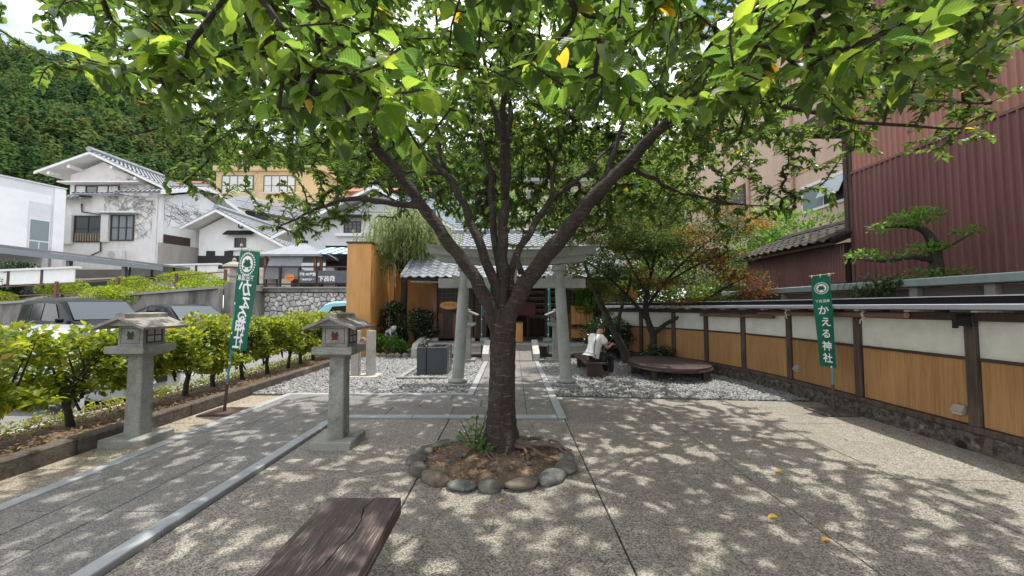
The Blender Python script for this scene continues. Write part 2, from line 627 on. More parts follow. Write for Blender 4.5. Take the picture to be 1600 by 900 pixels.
def skin_mesh(verts, edges, radii, name, mat, parent, sub=2):
    me = bpy.data.meshes.new(name)
    off = ORG[parent.name] if parent is not None else Vector((0, 0, 0))
    me.from_pydata([tuple(Vector(v) - off) for v in verts], edges, [])
    o = bpy.data.objects.new(name, me); COL.objects.link(o)
    sk = o.modifiers.new('skin', 'SKIN'); sk.use_smooth_shade = True
    for i, r in enumerate(radii):
        d = me.skin_vertices[0].data[i]
        d.radius = (r, r) if isinstance(r, (int, float)) else r
    me.skin_vertices[0].data[0].use_root = True
    ss = o.modifiers.new('sub', 'SUBSURF'); ss.levels = sub; ss.render_levels = sub
    dg = bpy.context.evaluated_depsgraph_get()
    m2 = bpy.data.meshes.new_from_object(o.evaluated_get(dg))
    bpy.data.objects.remove(o); bpy.data.meshes.remove(me)
    m2.materials.clear(); m2.materials.append(mat)
    m2.polygons.foreach_set('use_smooth', [True] * len(m2.polygons))
    m2.name = name
    return newobj(name, m2, parent)
# ------------------------------------------------------------------ surface materials
aggregate('plaza_mat', (0.285, 0.258, 0.216), (0.48, 0.435, 0.37), (0.085, 0.075, 0.062), 105)
aggregate('side_mat', (0.33, 0.285, 0.22), (0.54, 0.47, 0.37), (0.13, 0.11, 0.08), 105)
aggregate('tile_mat', (0.225, 0.212, 0.195), (0.38, 0.36, 0.335), (0.085, 0.08, 0.073), 140, rvar=0.10)
granite = pm('granite', (0.34, 0.35, 0.36), (0.27, 0.28, 0.29), 140, 0.6, c3=(0.16, 0.17, 0.17), c3scale=5, c3pos=(0.55, 0.85), bump=0.12, rvar=0.1)
lstone = pm('lantern_stone', (0.35, 0.345, 0.315), (0.20, 0.20, 0.18), 95, 0.85, c3=(0.10, 0.10, 0.075), c3scale=4.5, c3pos=(0.46, 0.74), bump=0.3, bscale=120)
roofstone = pm('lantern_roof_stone', (0.37, 0.335, 0.30), (0.24, 0.22, 0.195), 60, 0.9, c3=(0.10, 0.095, 0.08), c3scale=5, c3pos=(0.42, 0.75), bump=0.4, bscale=90)
palestone = pm('pale_stone', (0.50, 0.475, 0.435), (0.36, 0.34, 0.31), 40, 0.85, c3=(0.19, 0.175, 0.15), c3scale=3, c3pos=(0.5, 0.8), bump=0.2, rvar=0.08)
toriistone = pm('torii_stone', (0.37, 0.385, 0.36), (0.26, 0.27, 0.25), 110, 0.85, c3=(0.15, 0.155, 0.125), c3scale=2.4, c3pos=(0.5, 0.85), bump=0.25, bscale=130)
darkstone = pm('basin_stone', (0.055, 0.062, 0.075), (0.035, 0.04, 0.05), 90, 0.35, bump=0.05)
kerbmat = pm('old_kerb', (0.125, 0.10, 0.082), (0.065, 0.052, 0.042), 22, 0.95, c3=(0.20, 0.175, 0.14), c3scale=3, c3pos=(0.5, 0.75), bump=0.9, bscale=40, rvar=0.12)
mosswall = pm('mossy_concrete', (0.12, 0.10, 0.08), (0.04, 0.034, 0.028), 16, 0.95, c3=(0.24, 0.22, 0.18), c3scale=9, c3pos=(0.56, 0.70), bump=0.8, bscale=30, lo=.42, hi=.58)
soil = pm('soil', (0.16, 0.115, 0.08), (0.085, 0.06, 0.042), 30, 1.0, c3=(0.30, 0.24, 0.17), c3scale=4, c3pos=(0.52, 0.78), bump=1.0, bscale=60)
asphalt = pm('asphalt', (0.19, 0.185, 0.18), (0.14, 0.138, 0.135), 60, 0.9, bump=0.2)
concrete = pm('retaining_concrete', (0.30, 0.285, 0.26), (0.18, 0.17, 0.155), 3, 0.9, stretch=(1, 1, 0.22), c3=(0.08, 0.075, 0.068), c3scale=1.6, c3pos=(0.46, 0.68), bump=0.3)
cement = pm('cement', (0.34, 0.33, 0.31), (0.27, 0.26, 0.245), 9, 0.9, bump=0.2)
white_plaster = pm('white_plaster', (0.84, 0.84, 0.83), (0.78, 0.78, 0.77), 4, 0.8, c3=(0.55, 0.535, 0.51), c3scale=0.9, c3pos=(0.55, 0.85), stretch=(1, 1, 0.5))
grey_plaster = pm('greyer_plaster', (0.80, 0.785, 0.77), (0.71, 0.695, 0.68), 3, 0.85, c3=(0.44, 0.42, 0.40), c3scale=0.8, c3pos=(0.5, 0.85), stretch=(1, 1, 0.45))  # slightly greyer than the white plaster, with darker patches
wall_white = pm('wall_panel_white', (0.68, 0.67, 0.60), (0.62, 0.61, 0.54), 5, 0.75, c3=(0.44, 0.43, 0.37), c3scale=1.8, c3pos=(0.5, 0.8), bump=0.15)
bamboo = stripes('bamboo_board', (0.42, 0.225, 0.085), (0.29, 0.145, 0.05), 55, 0.55, c3=(0.47, 0.27, 0.11), bump=.5)
orangeboard = stripes('orange_board', (0.62, 0.30, 0.085), (0.52, 0.235, 0.06), 40, 0.6, c3=(0.66, 0.36, 0.12))
darkwood = pm('dark_wood', (0.062, 0.034, 0.024), (0.036, 0.021, 0.016), 14, 0.7, stretch=(1, 1, 0.12), bump=0.4, bscale=40)
weatherwood = pm('weathered_post', (0.105, 0.072, 0.056), (0.045, 0.029, 0.022), 18, 0.8, stretch=(1, 1, 0.10), bump=0.5, bscale=40, c3=(0.25, 0.22, 0.19), c3scale=2, c3pos=(0.55, 0.8))
brownwood = pm('brown_wood', (0.20, 0.085, 0.04), (0.12, 0.05, 0.026), 16, 0.6, stretch=(1, 1, 0.1), bump=0.3)
blackboard = pm('black_board', (0.022, 0.022, 0.024), (0.014, 0.014, 0.016), 10, 0.6, bump=0.2)
polewood = pm('pole_wood', (0.19, 0.115, 0.07), (0.12, 0.07, 0.042), 12, 0.7, stretch=(0.2, 0.2, 1), bump=0.3)
rooftile = pm('grey_roof_tile', (0.25, 0.265, 0.29), (0.185, 0.195, 0.215), 9, 0.33, bump=0.1, rvar=0.22, c3=(0.11, 0.11, 0.115), c3scale=3, c3pos=(0.5, 0.8))
oldtile = pm('old_mossy_tile', (0.075, 0.065, 0.055), (0.035, 0.03, 0.026), 12, 0.95, c3=(0.10, 0.11, 0.03), c3scale=2.5, c3pos=(0.55, 0.7), bump=0.8, rvar=0.2)
darkroof = pm('dark_roof_metal', (0.014, 0.013, 0.016), (0.010, 0.010, 0.012), 8, 0.5, spec=.2)
gutter = paint('grey_gutter', (0.40, 0.40, 0.46), 0.4)
flash_w = paint('pale_flashing', (0.72, 0.73, 0.78), 0.35)
steelgrey = paint('grey_steel', (0.20, 0.22, 0.25), 0.45, metal=0.2)
capgreen = pm('grey_green_cap', (0.27, 0.335, 0.32), (0.22, 0.27, 0.26), 6, 0.5)
railpanel = pm('taupe_panel', (0.155, 0.13, 0.115), (0.12, 0.10, 0.09), 4, 0.7, stretch=(0.3, 0.3, 6))
railpost = pm('taupe_post', (0.27, 0.245, 0.235), (0.22, 0.20, 0.19), 7, 0.7)
black = paint('black_plastic', (0.012, 0.012, 0.013), 0.5)
blackmetal = paint('black_metal', (0.02, 0.02, 0.022), 0.4, metal=0.3)
rustplate = pm('rusty_plate', (0.11, 0.065, 0.045), (0.06, 0.04, 0.03), 12, 0.75, bump=0.2)
rope_mat = pm('rope', (0.55, 0.52, 0.46), (0.42, 0.39, 0.34), 60, 0.9)
glass = glassmat('window_glass')
glass_l = glassmat('pale_glass', (0.20, 0.25, 0.27), 0.12)
curtain = paint('curtain_white', (0.62, 0.63, 0.62), 0.8)
frame_br = paint('brown_frame', (0.055, 0.03, 0.022), 0.5)
frame_wh = paint('white_frame', (0.72, 0.72, 0.70), 0.5)
frame_al = paint('aluminium_frame', (0.55, 0.56, 0.58), 0.35, metal=0.4)
white_txt = paint('white_print', (0.82, 0.82, 0.80), 0.7)
black_txt = paint('dark_print', (0.03, 0.03, 0.03), 0.7)

# ------------------------------------------------------------------ ground, plaza, paths
def struct(o):
    o['kind'] = 'structure'; return o

struct(bx('ground', pm('far_ground', (0.12, 0.13, 0.07), (0.08, 0.09, 0.05), 0.4, 1.0), None, -900, 900, -60, 1200, -1.6, -1.2))
struct(MB().prism([(-6.1, -6), (14, -6), (14, 16), (-6.1, 16)], -0.9, -0.10, 'z').build('terrace_ground', pm('bed_concrete', (0.05, 0.048, 0.044), (0.03, 0.03, 0.028), 20, 1.0)))

plaza = thing('plaza', None, None, (0, 0, 0)); plaza['kind'] = 'structure'
bx('joint_bed', MATS['bed_concrete'], plaza, -4.70, 5.30, -5.0, 7.02, -0.08, -0.012)
def slab(poly, mat='plaza_mat', z=0.0, parent=plaza, name='slab', c=0.004, rise=0.0):
    """flat slab with eased edge; poly in plan, anticlockwise"""
    n = len(poly)
    cx = sum(p[0] for p in poly) / n; cy = sum(p[1] for p in poly) / n
    def ins(d):
        return [(x + (cx - x) / max(1e-6, abs(cx - x)) * d, y + (cy - y) / max(1e-6, abs(cy - y)) * d) for x, y in poly]
    zz = z + rnd.uniform(-0.002, 0.002)
    ylo = min(p[1] for p in poly); yhi = max(p[1] for p in poly)
    def h(yv): return zz + rise * (yv - ylo) / (yhi - ylo)      # the near slabs fall gently away from the path
    return MB().loft([[(x, y, z - 0.05) for x, y in ins(0)], [(x, y, h(y) - c) for x, y in ins(0)], [(x, y, h(y)) for x, y in ins(c)]]).build(name, MATS[mat], parent)
g = 0.007
def hj(x):                       # the near cross joint runs slightly askew
    return 3.90 - 0.062 * max(0, x - 0.7)
xs = [-2.44, -0.885, 0.745, 2.21, 3.60, 5.20]
for i in range(5):
    a, b_ = xs[i] + g, xs[i + 1] - g
    rows = [(-5, -3.0), (-3.0, -1.2), (-1.2, 0.5), (0.5, 2.05), (2.05, None)]
    for y0, y1 in rows:
        if y1 is None:
            slab([(a, y0 + g), (b_, y0 + g), (b_, hj(b_) - g), (a, hj(a) - g)])
        else:
            slab([(a, y0 + g), (b_, y0 + g), (b_, y1 - g), (a, y1 - g)])
    if i < 2:
        slab([(a, hj(a) + g), (b_, hj(b_) + g), (b_, 5.597), (a, 5.597)], rise=.014)
    else:
        slab([(a, hj(a) + g), (b_, hj(b_) + g), (b_, 5.42 - g), (a, 5.42 - g)])
        e0, e1 = 7.02 - 0.09 * (a - 0.7), 7.02 - 0.09 * (b_ - 0.7)
        slab([(a, 5.42 + g), (b_, 5.42 + g), (b_, e1), (a, e0)])
y = -5.0
for y1 in (-3.0, -1.0, 1.0, 2.45, 3.92, 5.45, 7.12):
    slab([(-4.70, y + g), (-4.075, y + g), (-4.075, y1 - g), (-4.70, y1 - g)], 'side_mat')
    y = y1

paving = thing('stone_path', None, None, (0, 0, 0)); paving['kind'] = 'structure'
bx('joint_bed', MATS['bed_concrete'], paving, -4.06, -2.46, -5.0, 7.14, -0.09, 0.036)
bx('joint_bed', MATS['bed_concrete'], paving, -2.46, 0.76, 5.60, 7.14, -0.09, 0.036)
bx('joint_bed', MATS['bed_concrete'], paving, -0.79, 0.76, 7.14, 11.35, -0.09, 0.036)
tg = 0.004
def tile(x0, x1, y0, y1, z=0.052):
    zz = z + rnd.uniform(-0.0015, 0.0015)
    MB().box(x0 + tg, x1 - tg, y0 + tg, y1 - tg, 0.0, zz, 0.004).build('tile', MATS['tile_mat'], paving)
for (x0, x1, ph) in ((-3.935, -3.52, 4.03), (-3.52, -3.09, 4.505), (-3.09, -2.585, 4.03)):
    ys = sorted(ph + 0.95 * k for k in range(-9, 3))
    ys = [-4.9] + [v for v in ys if -4.5 < v < 5.72] + [5.75]
    for a, b_ in zip(ys[:-1], ys[1:]):
        tile(x0, x1, a, b_)
for (y0, y1, ph, xe) in ((5.75, 6.20, -1.85, 0.645), (6.20, 6.65, -1.45, 0.645), (6.65, 7.05, -1.98, 0.645)):
    vs = [-3.935] + [v for v in (ph + 0.95 * k for k in range(-2, 3)) if -3.6 < v < 0.1] + [0.22, xe]
    for a, b_ in zip(vs[:-1], vs[1:]):
        tile(a, b_, y0, y1)
for (x0, x1, ph) in ((-0.675, -0.23, 7.6), (-0.23, 0.22, 8.05), (0.22, 0.645, 7.5)):
    vs = [7.05] + [v for v in (ph + 0.95 * k for k in range(0, 5)) if v < 11.1] + [11.3]
    for a, b_ in zip(vs[:-1], vs[1:]):
        tile(x0, x1, a, b_)
def curb(x0, x1, y0, y1, z=0.058):
    MB().box(x0, x1, y0, y1, -0.06, z, 0.006).build('curb_stone', granite, paving)
def curb_run(ax, c0, c1, a, b_, step=0.98):
    k = max(1, round((b_ - a) / step)); d = (b_ - a) / k
    for i in range(k):
        p, q = a + i * d + 0.002, a + (i + 1) * d - 0.002
        if ax == 'y': curb(c0, c1, p, q)
        else: curb(p, q, c0, c1)
curb_run('y', -4.065, -3.942, -5, 7.17)
curb_run('y', -2.58, -2.455, -5, 5.748)
curb_run('x', 5.60, 5.74, -2.45, 0.642)
curb_run('x', 7.055, 7.17, -3.938, -0.812)
curb_run('y', -0.81, -0.685, 7.052, 11.3)
curb_run('y', 0.65, 0.775, 5.60, 11.3)

paving.location = (0, 0, -0.022)
# gravel beds: a pebble layer on a base
gravel_mat = pm('gravel', (0.25, 0.25, 0.245), (0.12, 0.12, 0.12), 30, 0.85, c3=(0.40, 0.395, 0.38), c3scale=22, c3pos=(0.52, 0.62))
gravel_base = pm('gravel_base', (0.13, 0.13, 0.125), (0.05, 0.05, 0.05), 45, 0.95, c3=(0.25, 0.245, 0.235), c3scale=30, c3pos=(0.5, 0.7), bump=1.0, bscale=50)
def pebbles(name, n, inside, bounds, size=0.025, z=0.014, mat=gravel_mat, zjit=0.012):
    P = nr.rand(n * 2, 2) * np.array([bounds[1] - bounds[0], bounds[3] - bounds[2]]) + np.array([bounds[0], bounds[2]])
    P = P[inside(P[:, 0], P[:, 1])][:n]
    n = len(P)
    T = np.array([(1, 0, 0), (0, 1, 0), (-1, 0, 0), (0, -1, 0), (0.1, 0, .8), (0, 0, -.6), (.62, .62, .3), (-.6, .62, .35), (-.62, -.6, .3), (.6, -.62, .28)], float)
    F = np.array([(0, 6, 4), (6, 1, 4), (1, 7, 4), (7, 2, 4), (2, 8, 4), (8, 3, 4), (3, 9, 4), (9, 0, 4)])
    s = size * nr.uniform(0.55, 1.25, (n, 1, 1)) * nr.uniform(0.7, 1.25, (n, 1, 3))
    V = T[None] * s * nr.uniform(0.85, 1.15, (n, len(T), 1))
    a = nr.rand(n) * 6.28; t = nr.normal(size=n) * 0.35
    ca, sa, ct, st = np.cos(a)[:, None], np.sin(a)[:, None], np.cos(t)[:, None], np.sin(t)[:, None]
    x, yv, zv = V[..., 0], V[..., 1], V[..., 2]
    yv, zv = yv * ct - zv * st, yv * st + zv * ct
    V = np.stack([x * ca - yv * sa, x * sa + yv * ca, zv], -1)
    V[..., 0] += P[:, 0:1]; V[..., 1] += P[:, 1:2]; V[..., 2] += z + nr.uniform(-zjit, zjit, (n, 1))
    FF = (F[None] + (np.arange(n) * len(T))[:, None, None]).reshape(-1, 3)
    me = npmesh(name, V.reshape(-1, 3), FF, mat)
    o = newobj(name, me); o['kind'] = 'stuff'
    return o
struct(MB().prism([(-4.86, 7.17), (-0.81, 7.17), (-0.81, 12.3), (-4.86, 12.3)], -0.09, 0.008, 'z').build('gravel_bed', gravel_base))
struct(MB().prism([(0.775, 7.02), (4.95, 6.66), (5.2, 7.6), (4.6, 9.6), (3.6, 11.6), (3.2, 12.3), (0.775, 12.3)], -0.09, 0.008, 'z').build('gravel_bed', gravel_base))
def wallx(yv):
    return np.interp(yv, [0, 7.3, 8.6, 9.6, 10.5, 11.3, 12.3], [5.05, 5.05, 4.9, 4.6, 4.2, 3.6, 3.0])
pebbles('gravel', 21000, lambda x, yv: (x > -4.82) & (x < -0.83) & (yv > 7.19) & (yv < 12.3), (-4.85, -0.8, 7.17, 12.3))
pebbles('gravel', 21000, lambda x, yv: (x > 0.79) & (x < wallx(yv)) & (yv > 7.04 - 0.09 * (x - 0.7)) & (yv < 12.3), (0.78, 5.1, 6.6, 12.3))

# hedge strip: kerb, soil, parking area beyond and below
kerb = thing('hedge_kerb', 'long weathered dark stone kerb along the foot of the hedge', 'kerb', (-4.78, 4, 0))
y = -4.0
while y < 12.4:
    L = rnd.uniform(1.15, 1.6)
    x = -4.70 - 0.012 * max(0, y - 4)
    m = MB().box(x - 0.16, x, y + 0.004, min(y + L, 12.5) - 0.004, -0.05, 0.175 + rnd.uniform(-0.008, 0.008), 0.018)
    m.build('kerb_stone', kerbmat, kerb)
    y += L
struct(MB().loft([[(-6.15, yv, -0.5), (-4.86, yv, -0.5), (-4.86, yv, 0.135 + 0.02 * math.sin(yv * 3)), (-5.3, yv, 0.165 + 0.02 * math.sin(yv * 2)), (-6.15, yv, 0.05)] for yv in np.arange(-4, 13.4, 0.5)]).build('hedge_soil', soil))
def lotz(yv):
    return -0.38 + 0.075 * (yv - 6)
m = MB()
m.loft([[(-60, yv, lotz(yv) - 0.3), (-6.1, yv, lotz(yv) - 0.3), (-6.1, yv, lotz(yv)), (-60, yv, lotz(yv))] for yv in (-6, 6, 17)])
struct(m.build('parking_lot', asphalt))
m = MB()
for i in range(4):
    x = -8.0 - 2.6 * i
    m.loft([[(x, yv, lotz(yv) + 0.004), (x + .1, yv, lotz(yv) + 0.004), (x + .1, yv, lotz(yv) + 0.008), (x, yv, lotz(yv) + 0.008)] for yv in (9.6, 14.5)])
struct(m.build('parking_marking', paint('road_paint', (0.70, 0.70, 0.68), 0.7)))
struct(bx('lot_edge', cement, None, -6.38, -6.18, -4, 13.5, -0.6, 0.02, 0.01))
# ------------------------------------------------------------------ garden wall on the right
WP = [(5.15, 0.2), (5.15, 1.5), (5.15, 2.93), (5.15, 4.38), (5.15, 5.82), (5.15, 7.26), (5.0, 8.45), (4.72, 9.5), (4.32, 10.45), (3.75, 11.35), (3.0, 12.2)]
gw = thing('garden_wall', 'long low wall of bamboo boards and white panels under a slim dark eave', 'wall', (5.15, 5, 0))
def bay(p, q, k):
    M = frame((p[0], p[1], 0), (q[0], q[1], 0))
    L = (Vector(q) - Vector(p)).length
    def B(name, mat, x0, x1, o0, o1, z0, z1, c=0.0):          # o: distance towards the yard
        return MB().box(x0, x1, o0, o1, z0, z1, c, M).build(name, mat, gw)
    e = 0.055
    B('white_panel', wall_white, e, L - e, -0.02, 0.0, 1.035, 1.44)
    B('bamboo_panel', bamboo, e + .012, L - e - .012, -0.02, 0.012, 0.285, 1.0, 0.003)
    B('rail', darkwood, e, L - e, -0.02, 0.03, 1.0, 1.035, 0.004)
    B('backing', darkwood, 0, L, -0.10, -0.03, 0.1, 1.5)
    B('sill', weatherwood, 0.002, L - 0.002, -0.10, 0.07, 0.205, 0.275, 0.008)
    B('foundation', mosswall, 0.001, L - 0.001, -0.12, 0.055, -0.05, 0.203, 0.006)
    B('beam', darkwood, 0, L, -0.06, 0.075, 1.44, 1.535, 0.005)
    B('gutter', gutter, 0.001, L - 0.001, 0.20, 0.27, 1.565, 1.628, 0.008)
    B('fascia', darkroof, 0.001, L - 0.001, 0.13, 0.155, 1.60, 1.708)
    B('flashing', flash_w, 0.001, L - 0.001, 0.12, 0.16, 1.711, 1.720)
    MB().prism([(0.20, 1.556), (0.20, 1.566), (-0.22, 1.70), (-0.22, 1.68)], 0.001, L - 0.001, 'x', M).build('soffit', darkwood, gw)
    MB().prism([(0.13, 1.69), (0.13, 1.70), (-0.45, 1.722), (-0.45, 1.66)], 0.001, L - 0.001, 'x', M).build('roof_sheet', darkroof, gw)
    nr_ = 4
    for i in range(nr_):
        x = (i + 0.5) * L / nr_
        B('rafter', wall_white if i % 2 else darkwood, x - .03, x + .03, 0.08, 0.19, 1.537, 1.556)
for k, (p, q) in enumerate(zip(WP[:-1], WP[1:])):
    bay(p, q, k)
for i, p in enumerate(WP):
    a = WP[max(0, i - 1)]; b_ = WP[min(len(WP) - 1, i + 1)]
    M = frame((p[0], p[1], 0), (p[0] + b_[0] - a[0], p[1] + b_[1] - a[1], 0))
    MB().box(-.052, .052, -0.06, 0.05, 0.276, 1.44, 0.006, M).build('post', weatherwood, gw)
# fittings on the wall
def wall_light(x, yv, z, label):
    t = thing('step_light', label, 'wall light', (x, yv, z), 'small lamps on the bamboo wall')
    MB().prism([(0.0, 0.05), (-0.03, 0.05), (-0.075, -0.01), (-0.075, -0.035), (0.0, -0.035)], -0.06, 0.06, 'y', Matrix.Translation((x, yv, z))).build('hood', pm('light_hood', (0.34, 0.29, 0.24), (0.28, 0.24, 0.2), 9, 0.5), t)
    MB().box(x - .06, x - .004, yv - .05, yv + .05, z - .055, z - .036).build('lens', frame_al, t)
wall_light(5.136, 4.52, 0.43, 'small grey hooded lamp low on the bamboo panel nearest the camera')
wall_light(5.136, 7.05, 0.50, 'small grey hooded lamp on the bamboo panel behind the green banner')
t = thing('bamboo_pole', 'brown wooden pole tied under the eave with rope, nearest the camera', 'pole', (5.0, 6.5, 1.5), 'poles hung under the eave')
MB().tube([(5.02, 4.98, 1.49), (5.02, 6.0, 1.485), (5.03, 7.4, 1.465), (4.98, 7.9, 1.46)], [0.042, 0.04, 0.034, 0.03], 10).build('pole', polewood, t, smooth=False)
MB().tube([(5.02, 4.972, 1.49), (5.02, 4.979, 1.49)], [0.036, 0.04], 10).build('pole_end', pm('cut_wood', (0.42, 0.27, 0.15), (0.32, 0.2, 0.11), 30, 0.8), t)
for yv in (5.55, 7.1):
    m = MB()
    for k in range(3):
        m.tube([(5.02 + .048 * math.cos(a), yv + 0.012 * k + .01 * math.sin(a), 1.485 + .048 * math.sin(a)) for a in np.linspace(0, 6.3, 10)], 0.007, 5)
    m.tube([(4.98, yv, 1.45), (4.96, yv + .03, 1.40), (4.975, yv + .05, 1.36)], 0.008, 5)
    m.tube([(4.98, yv, 1.45), (4.95, yv - .04, 1.41), (4.96, yv - .05, 1.38), (4.97, yv - .01, 1.40)], 0.008, 5)
    m.tube([(5.0, yv, 1.52), (4.98, yv + .03, 1.58), (5.0, yv - .01, 1.60)], 0.007, 5)
    m.build('rope_tie', rope_mat, t)
t = thing('bamboo_pole', 'thin dark pole fixed across the white panels farther along the wall', 'pole', (4.9, 8.4, 1.35), 'poles hung under the eave')
MB().tube([(5.02, 7.5, 1.40), (4.9, 8.45, 1.40), (4.60, 9.55, 1.40)], 0.032, 8).build('pole', polewood, t)
t = thing('wall_bracket', 'black metal bracket bolted to the wall post under the eave', 'bracket', (5.09, 4.38, 1.46))
MB().box(5.06, 5.10, 4.30, 4.46, 1.38, 1.515, 0.004).build('plate', blackmetal, t)
m = MB(); m.box(4.90, 5.06, 4.315, 4.345, 1.49, 1.512).box(4.90, 5.06, 4.315, 4.345, 1.385, 1.407).box(4.885, 4.915, 4.31, 4.35, 1.36, 1.52)
m.build('arm', blackmetal, t)
t = thing('drain_pipe', 'dark round drain opening at the foot of the mossy wall base', 'drain', (5.1, 4.36, 0.05))
MB().tube([(5.10, 4.50, 0.035), (5.085, 4.50, 0.035)], 0.05, 14).build('pipe_mouth', black, t)

# raised gutter wall behind
rw = thing('rail_wall', 'taupe panelled wall with a grey green metal cap rising behind the low eave', 'wall', (6.35, 6, 0))
MB().box(6.22, 6.50, 1.0, 11.6, 1.905, 2.03, 0.012).build('cap', capgreen, rw)
y = 1.2; k = 0
while y < 11.4:
    MB().box(6.26, 6.38, y - .06, y + .06, 0.0, 1.90, 0.008).build('post', railpost, rw)
    MB().box(6.36, 6.42, y + .062, y + 0.918, 1.35, 1.88).build('panel', railpanel, rw)
    MB().box(6.34, 6.44, y + .062, y + 0.918, 1.31, 1.345).build('panel_rail', railpost, rw)
    MB().box(6.34, 6.42, y + .062, y + 0.918, 0.0, 1.30).build('lower_panel', railpanel, rw)
    y += 0.98

# ------------------------------------------------------------------ stone lanterns
redmark = paint('red_mark', (0.13, 0.022, 0.022), 0.8)
greenmark = paint('green_mark', (0.028, 0.05, 0.022), 0.8)
groove = paint('groove_dark', (0.06, 0.06, 0.055), 0.9)
lattice = pm('lattice_brown', (0.07, 0.045, 0.04), (0.05, 0.032, 0.03), 20, 0.7)
pane_m = pm('paper_pane', (0.40, 0.39, 0.36), (0.33, 0.32, 0.3), 9, 0.6)
def disc(m, cx, cz, rx, rz, y0, y1, n=14):
    m.prism([(cx + rx * math.cos(a), cz + rz * math.sin(a)) for a in np.linspace(0, 2 * math.pi, n, endpoint=False)], y0, y1, 'y')
def make_lantern(label, mark, group):
    t = thing('stone_lantern', label, 'stone lantern', (0, 0, 0), group)
    bx('base', lstone, t, -.238, .238, -.238, .238, -.01, .095, .010)
    def ring(h, z, c):
        return [(-h + c, -h, z), (h - c, -h, z), (h, -h + c, z), (h, h - c, z), (h - c, h, z), (-h + c, h, z), (-h, h - c, z), (-h, -h + c, z)]
    MB().loft([ring(.094, .09, .012), ring(.088, .6, .012), ring(.085, 1.03, .012)]).build('post', lstone, t)
    MB().loft([ring(.11, 1.015, .004), ring(.20, 1.055, .004), ring(.222, 1.06, .004), ring(.226, 1.065, .006), ring(.226, 1.135, .006), ring(.220, 1.142, .006)]).build('shelf', lstone, t)
    fb = bx('firebox', lstone, t, -.145, .145, -.145, .145, 1.138, 1.38, .004)
    for sgn in (-1, 1):
        m = MB()
        yy = sgn * .1455
        for (x0, x1, z0, z1) in ((-.112, .112, 1.172, 1.177), (-.112, .112, 1.343, 1.348), (-.112, -.107, 1.177, 1.343), (.107, .112, 1.177, 1.343)):
            m.box(x0, x1, yy - .0015, yy + .0015, z0, z1)
        m.build('panel_line', groove, fb)
        m = MB()
        y0, y1 = yy - .003, yy + .003
        disc(m, 0, 1.268, .043, .027, y0, y1); disc(m, -.024, 1.297, .013, .014, y0, y1 + .0005 * sgn); disc(m, .024, 1.297, .013, .014, y0, y1 + .0005 * sgn)
        m.prism([(-.032, 1.25), (.032, 1.25), (.025, 1.232), (-.025, 1.232)], y0 - .0007, y1 + .0007, 'y')
        m.prism([(-.045, 1.218), (.045, 1.218), (.03, 1.234), (-.03, 1.234)], y0, y1, 'y')
        m.build('emblem', mark, fb)
        w = MB(); xx = sgn * .1465
        for (y0, y1, z0, z1) in ((-.105, .105, 1.172, 1.187), (-.105, .105, 1.335, 1.350), (-.105, -.09, 1.187, 1.335), (.09, .105, 1.187, 1.335), (-.007, .007, 1.187, 1.335), (-.09, -.007, 1.255, 1.268), (.007, .09, 1.255, 1.268)):
            w.box(xx - .005, xx + .005, y0, y1, z0, z1)
        w.build('window_lattice', lattice, fb)
        MB().box(xx - .0025, xx + .001, -.104, .104, 1.173, 1.349).build('pane', pane_m, fb)
    rf = MB()
    yo = .305
    top = [(-.30, 1.366), (0, 1.492), (.30, 1.366)]
    for s_ in (-1, 1):
        rf.prism([(0, 1.492), (s_ * .30, 1.366), (s_ * .295, 1.338), (0, 1.458)], -yo, yo, 'y')
    roof = rf.build('roof', roofstone, t)
    MB().prism([(-.20, 1.381), (.20, 1.381), (0, 1.455)], -.245, .245, 'y').build('gable', lstone, t)
    MB().prism([(-.055, 1.462), (.055, 1.462), (.052, 1.515), (0, 1.530), (-.052, 1.515)], -.275, .275, 'y').build('ridge', roofstone, t)
    return t
l1 = make_lantern('grey stone lantern with a dark green mark, beside the hedge kerb at left', greenmark, 'stone lanterns along the shrine approach')
l1.location = (-4.43, 4.70, 0); l1.rotation_euler = (0, 0, 0)
l2 = make_lantern('grey stone lantern with a dark red mark, on the concrete left of the cherry tree', redmark, 'stone lanterns along the shrine approach')
l2.location = (-2.03, 4.64, 0)
l3 = copy_tree(l1); l3.location = (-1.28, 11.4, 0)
l3['label'] = 'pale stone lantern behind the left torii pillar, near the shrine porch'
l4 = copy_tree(l2); l4.location = (1.27, 11.4, 0)
l4['label'] = 'stone lantern mostly hidden behind the right torii pillar'

# ------------------------------------------------------------------ green banners
def clothmat(name, c, tr=0.35):
    m, nt, b = nodemat(name)
    n = noise(nt, posvec(nt), 4, 3)
    col = mixrgb(nt, ramp(nt, n, .35, .7), c, tuple(x * .8 for x in c))
    nt.links.new(col, b.inputs['Base Color']); b.inputs['Roughness'].default_value = .75
    t = nt.nodes.new('ShaderNodeBsdfTranslucent'); nt.links.new(col, t.inputs[0])
    mx = nt.nodes.new('ShaderNodeMixShader'); mx.inputs[0].default_value = tr
    nt.links.new(b.outputs[0], mx.inputs[1]); nt.links.new(t.outputs[0], mx.inputs[2])
    nt.links.new(mx.outputs[0], nt.nodes['Material Output'].inputs['Surface'])
    return m
bannergreen = clothmat('banner_green', (0.006, 0.145, 0.09))
banneraqua = clothmat('banner_aqua', (0.05, 0.42, 0.36))
polebluegreen = paint('teal_pole', (0.05, 0.30, 0.34), 0.35)
poleband = paint('white_band', (0.75, 0.76, 0.75), 0.5)

